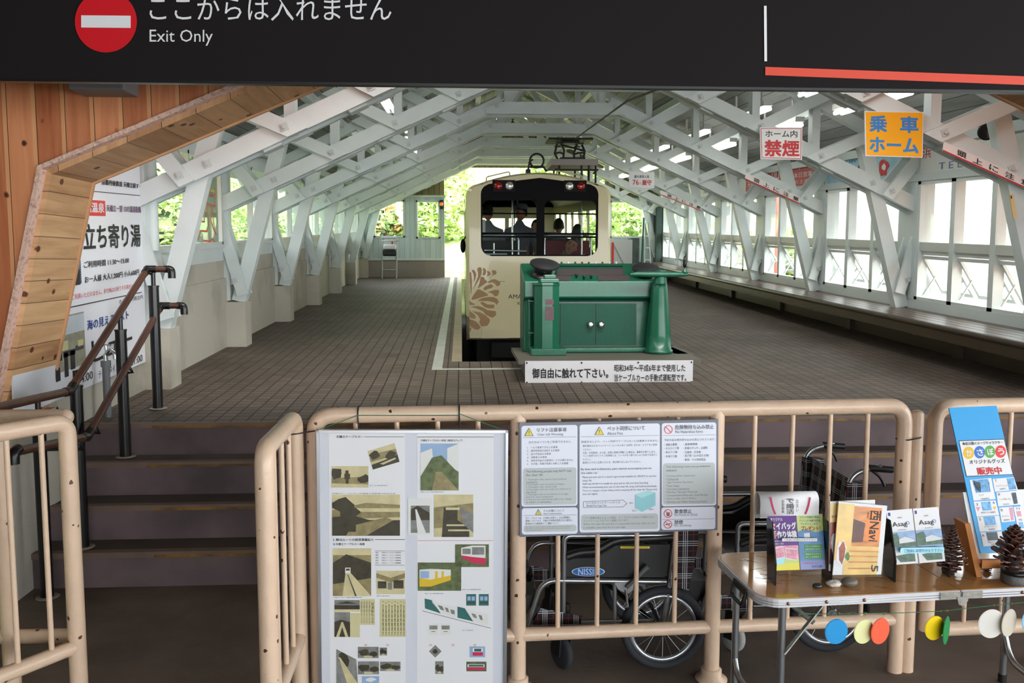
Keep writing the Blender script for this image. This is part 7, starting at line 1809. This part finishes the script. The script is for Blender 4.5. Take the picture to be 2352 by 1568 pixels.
wsheet(3, 0.0, 1.0, 1.62, 2.08, ADR, 'red advert board with white Japanese writing above the third right window', [(PAPER, '特産のフリー', .05, .10, .52, .30), (PAPER, '加工', .10, .42, .50, .75), (PAPER, '営業時間', .56, .08, .86, .2), (PAPER, '四季本店', .56, .28, .92, .56), (PAPER, '本日営業', .58, .64, .92, .78), (PAPER, 'お土産', .6, .84, .86, .95)])
wsheet(4, 0.0, 0.32, 1.62, 2.08, ADR, 'small red board with yellow characters above the fourth right window', [(YELL, '日本三景', .08, .3, .92, .6), (PAPER, '天橋立', .15, .68, .85, .88)])
wsheet(4, 0.55, 0.85, 1.62, 2.08, PAPER, 'white picture board with red disc above the fourth right window', [(REDINK, blob(.5, .5, .4, 12, 2), .2, .2, .8, .8), (YELL, blob(.5, .5, .3, 9, 2), .4, .4, .95, .95)])
wsheet(5, 0.1, 0.55, 1.62, 2.08, PAPER, 'white board with grey-blue script above the fifth right window', [(M('advert_grey', (90, 104, 124), 0.4), 'ちりめん', .1, .2, .9, .55), (BLUEINK, '海産', .2, .62, .7, .9)])
wsheet(5, 0.68, 0.95, 1.62, 2.08, M('advert_dark', (96, 60, 66), 0.4, var=0.3, vs=20), 'dark red picture board at the far end of the fifth bay', [(PAPER, blob(.5, .5, .4, 9, 3), .25, .2, .75, .8)])
c = PY(6.6).at(2267, 300)
ls = thing('loudspeaker', tuple(c), 'black horn loudspeaker near the roof at the right', 'loudspeaker')
mb = MB(); mb.lathe([(0.02, -0.05), (0.035, -0.03), (0.04, 0.0), (0.062, 0.05), (0.066, 0.055), (0.05, 0.05), (0.02, 0.02), (0, 0.018)], c, (-0.5, -0.8, -0.25), 22); mb.build('horn', BLACK, ls)
mb = MB(); mb.tube([c + V((0.02, 0.03, 0.02)), c + V((0.05, 0.05, 0.12)), V((c.x + 0.1, c.y + 0.1, c.z + 0.16))], 0.01, 8); mb.build('bracket', BLACK, ls)
pl = PY(6.035)
mb = MB(); mb.patch(pl, [(2317, 448), (2325, 445), (2334, 498), (2326, 502)], 0.0, 0.012); mb.mat(1); mb.patch(pl, [(2318.5, 450), (2321, 449), (2322, 456), (2319.5, 457)], 0.0125, 0.001)
tag(mb.build('thermometer', [M('case_yellow', (214, 190, 130), 0.5), BLACK]), 'small yellowish thermometer fixed to the nearest right strut', 'thermometer')
# ================= far end =================
q = PY(18.35)
ct = thing('stand', tuple(q.at(893, 637)), 'tall thin grey stand with a bag strapped to it by the far end wall', 'stand')
GS = M('stand_grey', (168, 170, 172), 0.4, metal=0.5)
mb = MB()
zf = pz(18.3)
for x, y in ((877.5, 18.3), (910.5, 18.3)):
    t_ = PY(y).at(x, 545); b_ = PY(y).at(x, 636); mb.tube([t_, (b_.x, y, zf)], 0.018, 8)
for yy in (546, 566, 597, 620): mb.tube([PY(18.3).at(877, yy), PY(18.3).at(911, yy)], 0.014, 8)
mb.tube([PY(18.3).at(876, 550), PY(18.2).at(875, 553), PY(18.2).at(916, 553)], 0.012, 6)
mb.build('frame', GS, ct)
mb = MB(); a, b = PY(18.24).at(880, 588), PY(18.24).at(911, 573); mb.box(a.x, b.x, 18.1, 18.27, a.z, b.z); mb.mat(1); c_ = PY(18.24).at(880, 561); mb.box(a.x + .01, b.x - .01, 18.11, 18.26, b.z, c_.z); mb.build('bag', [BLK_PL, M('bag_white', (216, 216, 220), 0.5)], ct, bevel=0.03)
mb = MB(); mb.rect(PY(18.285), 899, 554, 903, 562, 0.0, 0.004); mb.build('red_label', REDINK, ct)
c = PY(18.7).at(1014, 469)
ol = thing('signal_lamp', tuple(c), 'small orange lamp on the edge of the far end wall', 'lamp')
mb = MB(); mb.box(c.x - 0.035, c.x + 0.035, 18.66, 18.75, c.z - 0.1, c.z + 0.09); mb.build('case', BLACK, ol)
mb = MB(); mb.ball((c.x, 18.65, c.z), (0.034, 0.03, 0.04), 14, 10); mb.build('lens', M('lamp_orange', (232, 110, 60), 0.3, emit=0.6), ol)
q = PY(18.0)
a, b = q.at(1404, 550), q.at(1452, 606)
wpn = thing('leaning_panel', (a.x, 18.0, pz(18)), 'large white sheet with a red edge leaning beside the cable car', 'panel')
mb = MB(); mb.box(a.x - 0.1, b.x, 18.0, 18.03, pz(18), a.z); mb.build('sheet', M('sheet_white', (196, 198, 200), 0.4), wpn)
mb = MB(); r0 = q.at(1405, 556).x; mb.box(r0, r0 + 0.045, 17.985, 18.0, pz(18), a.z - 0.06); mb.build('red_edge', M('edge_red', (214, 40, 36), 0.4), wpn)
mb = MB(); mb.beam((r0 + 0.03, 17.99, a.z - 0.08), (b.x - 0.02, 17.99, pz(18) + 0.02), 0.012, 0.006, (0, 1, 0)); mb.build('brace_line', M('brace_grey', (120, 120, 122), 0.5), wpn)
mb = MB(); a2, b2 = q.at(1452, 546), q.at(1470, 606); mb.box(a2.x, b2.x, 18.1, 18.5, pz(18.1), a2.z)
tag(mb.build('metal_cabinet', M('cabinet_dark', (72, 78, 76), 0.35, metal=0.4, var=0.4, vs=5)), 'dark metal cabinet beside the leaning white sheet', 'cabinet')
ld = thing('step_ladder', tuple(PY(17.6).at(1490, 606)), 'aluminium step ladder at the far right end of the platform', 'ladder')
zl0 = pz(17.6)
mb = MB()
L_ = [((1480, 606), (1487, 512)), ((1497, 606), (1494, 512))]
for p0_, p1_ in L_:
    b_ = PY(17.6).at(*p0_); t_ = PY(17.6).at(*p1_); mb.beam((b_.x, 17.6, zl0), t_ + V((0, 0.25, 0)), 0.05, 0.025, (0, 1, 0))
mb.build('rail', ALU, ld)
for f in (0.15, 0.36, 0.57, 0.78):
    a_ = V((PY(17.6).at(1480, 606).x, 17.6, zl0)).lerp(PY(17.6).at(1487, 512) + V((0, .25, 0)), f); b_ = V((PY(17.6).at(1497, 606).x, 17.6, zl0)).lerp(PY(17.6).at(1494, 512) + V((0, .25, 0)), f)
    mb = MB(); mb.beam(a_, b_, 0.02, 0.06); mb.build('rung', ALU, ld)
mb = MB(); a_ = PY(17.9).at(1473, 606); t_ = PY(17.9).at(1479, 500); mb.tube([(a_.x, 17.9, pz(17.9)), t_], 0.022, 10); tag(mb.build('green_pole', M('pole_green', (24, 84, 68), 0.5)), 'dark green pole leaning beside the step ladder', 'pole')
mb = MB(); c = PY(18.5).at(1512, 520); mb.box(c.x - 0.05, c.x + 0.07, 18.45, 18.7, pz(18.4), pz(18.4) + 1.5); tag(mb.build('tall_locker', M('locker_green', (40, 62, 54), 0.6)), 'tall dark green locker in the far right corner', 'locker')
# ================= people in the cable car =================
SKIN = M('skin', (176, 122, 96), 0.55); HAIRD = M('hair_dark', (24, 20, 18), 0.7)
def person(label, loc, seg, head, hair, mats, extra=None, hat=None):
    """seg: chains of (points, radii, material); head: (centre, tilt, turn)"""
    t = thing('person', loc, label, 'person', 'passengers in the cable car')
    L0_ = V(loc)
    # one joined skeleton grown into a single skin
    verts = []; rad = []; edges = []; key = {}; mseg = []
    for pts, rs, m_ in seg:
        prev = None
        for p_, r_ in zip(pts, rs):
            k = tuple(round(c, 3) for c in p_)
            if k not in key: key[k] = len(verts); verts.append(V(p_)); rad.append(r_)
            if prev is not None and prev != key[k]: edges.append((prev, key[k])); mseg.append((verts[prev], verts[key[k]], m_))
            prev = key[k]
    me = bpy.data.meshes.new('body'); me.from_pydata([tuple(v) for v in verts], edges, [])
    o = bpy.data.objects.new('body_tmp', me); COL.objects.link(o)
    o.modifiers.new('skin', 'SKIN'); s_ = o.modifiers.new('sub', 'SUBSURF'); s_.levels = 2; s_.render_levels = 2
    for i, d in enumerate(me.skin_vertices[0].data):
        d.radius = rad[i]; d.use_root = (i == 0)
    dg = bpy.context.evaluated_depsgraph_get()
    m2 = bpy.data.meshes.new_from_object(o.evaluated_get(dg))
    vs = [v.co.copy() for v in m2.vertices]; fs = [tuple(p_.vertices) for p_ in m2.polygons]
    bpy.data.objects.remove(o); bpy.data.meshes.remove(m2); bpy.data.meshes.remove(me)
    mb = MB(Matrix.Translation(L0_))
    def near(c):
        best = None
        for a, b, m_ in mseg:
            ab = b - a; tt = max(0, min(1, (c - a).dot(ab) / max(ab.length_squared, 1e-9))); d = (a + ab * tt - c).length
            if best is None or d < best[0]: best = (d, m_)
        return best[1]
    mb.add(vs, [], True)
    for f in fs:
        c = sum((vs[i] for i in f), V()) / len(f)
        mb.f.append(list(f)); mb.m.append(near(c)); mb.sm.append(True)
    hc_, tilt, turn = head
    T = Matrix.Translation(L0_ + V(hc_)) @ Matrix.Rotation(tilt, 4, 'Y') @ Matrix.Rotation(turn, 4, 'Z')
    h = MB(T); h.mat(0)
    # skull with brow, cheeks and chin
    vs = []; fs = []; n, m_ = 20, 16
    for i in range(m_ + 1):
        th = math.pi * i / m_
        for k in range(n):
            a = 2 * math.pi * k / n; x, y, z = math.sin(th) * math.cos(a), math.sin(th) * math.sin(a), math.cos(th)
            w = 0.074 * (1 - 0.28 * max(0, -z) ** 1.5); dpt = 0.095 * (1 - 0.18 * max(0, -z) ** 1.3)
            q = V((x * w, y * dpt, z * 0.118))
            if y < -0.6: q.y -= 0.010 * math.exp(-((x / .18) ** 2 + ((z + .05) / .22) ** 2)) + 0.012 * math.exp(-((x / .14) ** 2 + ((z + .18) / .12) ** 2)) + 0.006 * math.exp(-((x / .3) ** 2 + ((z + .52) / .12) ** 2)) - 0.008 * math.exp(-(((abs(x) - .38) / .18) ** 2 + ((z - .02) / .12) ** 2))
            vs.append(q)
    for i in range(m_):
        for k in range(n): k2 = (k + 1) % n; fs.append((i * n + k, (i + 1) * n + k, (i + 1) * n + k2, i * n + k2))
    h.add(vs, fs, True)
    h.ball((0, -0.106, -0.022), (0.012, 0.016, 0.02), 8, 6)
    for s in (-1, 1): h.ball((s * 0.075, 0.005, -0.012), (0.012, 0.02, 0.032), 8, 6)
    h.mat(3)
    for s in (-1, 1): h.ball((s * 0.03, -0.086, 0.006), (0.012, 0.008, 0.006), 8, 6); h.beam((s * 0.015, -0.093, 0.028), (s * 0.046, -0.083, 0.026), 0.007, 0.006)
    h.mat(4); h.ball((0, -0.094, -0.062), (0.022, 0.008, 0.006), 8, 6)
    o = len(mb.v); mb.v += h.v; mb.f += [[i + o for i in f] for f in h.f]; mb.m += h.m; mb.sm += h.sm
    mb.build('body', mats, t)
    hm = MB(T)
    vs = []; fs = []; n, m_ = 18, 8
    for i in range(m_ + 1):
        th = math.pi * 0.62 * i / m_
        for k in range(n):
            a = 2 * math.pi * k / n; y = math.sin(a); lim = 1.0 if y > -0.25 else 0.52
            tt = th * lim; vs.append(V((math.sin(tt) * math.cos(a) * 0.083, math.sin(tt) * y * 0.104 + 0.004, math.cos(tt) * 0.128)))
    for i in range(m_):
        for k in range(n): k2 = (k + 1) % n; fs.append((i * n + k, (i + 1) * n + k, (i + 1) * n + k2, i * n + k2))
    hm.add(vs, fs, True)
    if hair == 'long': hm.tube([(0, 0.06, 0.02), (0, 0.085, -0.1), (0.01, 0.09, -0.28)], [0.08, 0.085, 0.05], 12)
    hm.build('hair', HAIRD, t)
    if hat:
        c = MB(T); c.lathe([(0.086, 0.04), (0.092, 0.07), (0.085, 0.12), (0.05, 0.142), (0, 0.146)], (0, 0.004, 0), (0, 0, 1), 20)
        P = [(0.08 * math.cos(math.radians(a)), 0.004 + 0.09 * math.sin(math.radians(a)), 0.045) for a in range(200, 341, 14)]; Q = [(x * 0.95, y * 1.75, 0.032) for x, y, z in P]; k = len(P)
        c.add(P + Q + [(x, y, z + .004) for x, y, z in P + Q], [(i, i + 1, k + i + 1, k + i) for i in range(k - 1)] + [(2 * k + i, 3 * k + i, 3 * k + i + 1, 2 * k + i + 1) for i in range(k - 1)] + [(k + i, k + i + 1, 3 * k + i + 1, 3 * k + i) for i in range(k - 1)], True)
        c.build('cap', hat, t)
    if extra: extra(t, L0_)
    return t
def fingers(wrist, direction, side, curl, m_):
    """five short finger chains rooted in the palm"""
    out = []; w = V(wrist); d = V(direction).normalized(); s = V(side).normalized(); nrm = d.cross(s)
    palm = w + d * 0.05
    out.append(([tuple(w), tuple(palm)], [(0.026, 0.018), (0.03, 0.016)], m_))
    for k, (off, ln) in enumerate(((-0.027, 0.062), (-0.009, 0.072), (0.009, 0.068), (0.026, 0.054))):
        b = palm + d * 0.03 + s * off; e = b + (d * math.cos(curl) + nrm * math.sin(curl)) * ln * 0.55; f = e + (d * math.cos(curl * 2.1) + nrm * math.sin(curl * 2.1)) * ln * 0.45
        out.append(([tuple(palm), tuple(b), tuple(e), tuple(f)], [(0.03, 0.016), (0.0095, 0.0095), (0.0085, 0.0085), (0.007, 0.007)], m_))
    b = w + d * 0.02 - s * 0.03; e = b + (d * 0.7 - s * 0.6 + nrm * 0.35).normalized() * 0.032; f = e + (d * 0.95 - s * 0.1 + nrm * 0.3).normalized() * 0.026
    out.append(([tuple(w), tuple(b), tuple(e), tuple(f)], [(0.026, 0.018), (0.012, 0.012), (0.0095, 0.0095), (0.008, 0.008)], m_))
    return out
def r2(*r): return [(x, x) if not isinstance(x, tuple) else x for x in r]
def seated(lean=0.0, hands=True):
    S_ = [([(0, 0, 0), (lean * .3, 0.02, 0.22), (lean * .8, 0.03, 0.42), (lean, 0.02, 0.50), (lean * 1.3, 0.0, 0.60)], [(0.16, 0.12), (0.15, 0.11), (0.17, 0.11), (0.07, 0.06), (0.05, 0.05)], 1)]
    for s in (-1, 1):
        S_.append(([(0, 0, 0), (s * 0.09, -0.02, -0.01), (s * 0.11, -0.40, 0.0), (s * 0.11, -0.42, -0.38), (s * 0.11, -0.50, -0.40)], r2((0.16, 0.12), 0.085, 0.06, 0.045, 0.04), 2))
        S_.append(([(lean * .8, 0.03, 0.42), (lean * .8 + s * 0.18, 0.02, 0.41), (lean * .6 + s * 0.23, -0.02, 0.16)], r2((0.17, 0.11), 0.06, 0.042), 1))
        S_.append(([(lean * .6 + s * 0.23, -0.02, 0.16), (s * 0.16, -0.24, 0.09)], r2(0.042, 0.03), 0))
        S_ += fingers((s * 0.16, -0.24, 0.09), (-s * 0.2, -1, -0.25), (s, 0, 0), 0.5, 0)
    return S_
def standing(hand_to=None, bend=0.0):
    S_ = [([(0, 0, 0.85), (0, -bend * .3, 1.08), (0, -bend * .8, 1.30), (0, -bend, 1.38), (0, -bend * 1.15, 1.47)], [(0.15, 0.11), (0.14, 0.10), (0.17, 0.11), (0.07, 0.06), (0.05, 0.05)], 1)]
    for s in (-1, 1):
        S_.append(([(0, 0, 0.85), (s * 0.09, 0, 0.80), (s * 0.10, -0.01, 0.45), (s * 0.10, 0.02, 0.08), (s * 0.11, -0.11, 0.035)], r2((0.15, 0.11), 0.085, 0.058, 0.04, 0.035), 2))
        el = (s * 0.24, -bend * .6, 1.03); wr = hand_to if (hand_to and s > 0) else (s * 0.24, -bend * .6 - 0.08, 0.80)
        S_.append(([(0, -bend * .8, 1.30), (s * 0.185, -bend * .8, 1.29), el], r2((0.17, 0.11), 0.058, 0.042), 1)); S_.append(([el, wr], r2(0.042, 0.028), 0))
        d = (V(wr) - V(el)).normalized(); S_ += fingers(wr, d, (s, 0.0, 0.1), 0.45, 0)
    return S_
def cl(n_, c): return M(n_, c, 0.8)
TRS = cl('trousers_dark', (38, 40, 48)); LIPS = cl('lips', (140, 74, 64)); EYE = cl('eye_dark', (26, 22, 20))
def mats(sh): return [SKIN, cl(*sh), TRS, EYE, LIPS]
def seat_loc(px, py, y, zoff=0.66): c = PY(y).at(px, py); return (c.x, y, c.z - zoff)
# man asleep at the front right, head tipped to his left, one hand by the cheek
L_ = seat_loc(1300, 571, 11.72, 0.60)
S_ = seated(0.0)
S_ = [q for q in S_ if not (q[2] == 0 and q[0][0][0] > 0)]
S_.append(([(0.23, -0.02, 0.16), (0.22, -0.16, 0.40)], r2(0.042, 0.03), 0)); S_ += fingers((0.22, -0.16, 0.40), (-0.35, -0.1, 0.9), (0, -1, 0.1), 0.7, 0)
person('man in a grey-green top asleep at the front right window, head tilted', L_, S_, ((0.07, -0.045, 0.635), 0.55, -0.25), 'short', mats(('shirt_greygreen', (112, 114, 92))))
L_ = (PY(12.9).at(1118, 520).x, 12.9, 0.70 + ck(12.9))
person('person in a pale top standing by the left side of the cable car windscreen', (L_[0] + 0.02, L_[1], L_[2]), standing(), ((0, 0, 1.57), 0.0, 2.6), 'short', mats(('shirt_pale', (130, 140, 148))))
L_ = (PY(13.3).at(1192, 520).x, 13.3, 0.70 + ck(13.3))
person('standing person in grey with a cap bending forward behind the left windscreen', L_, standing((0.26, -0.30, 0.86), 0.12), ((0.02, -0.16, 1.565), 0.1, -0.9), 'short', mats(('shirt_grey', (104, 110, 122))), hat=cl('cap_grey', (96, 98, 104)))
person('seated passenger with dark hair just left of the windscreen centre post', seat_loc(1232, 526, 14.0), seated(), ((0, -0.02, 0.69), 0.0, 0.4), 'short', mats(('shirt_navy', (46, 52, 66))))
person('seated passenger in a dark blue hooded top right of the windscreen centre post', seat_loc(1283, 524, 13.5), seated(), ((0, -0.02, 0.69), 0.0, 3.0), 'short', mats(('hood_blue', (60, 72, 92))))
person('seated passenger with long dark hair at the right of the windscreen', seat_loc(1332, 538, 13.0), seated(-0.03), ((-0.03, -0.02, 0.69), -0.1, 2.8), 'long', mats(('shirt_black', (34, 34, 38))))
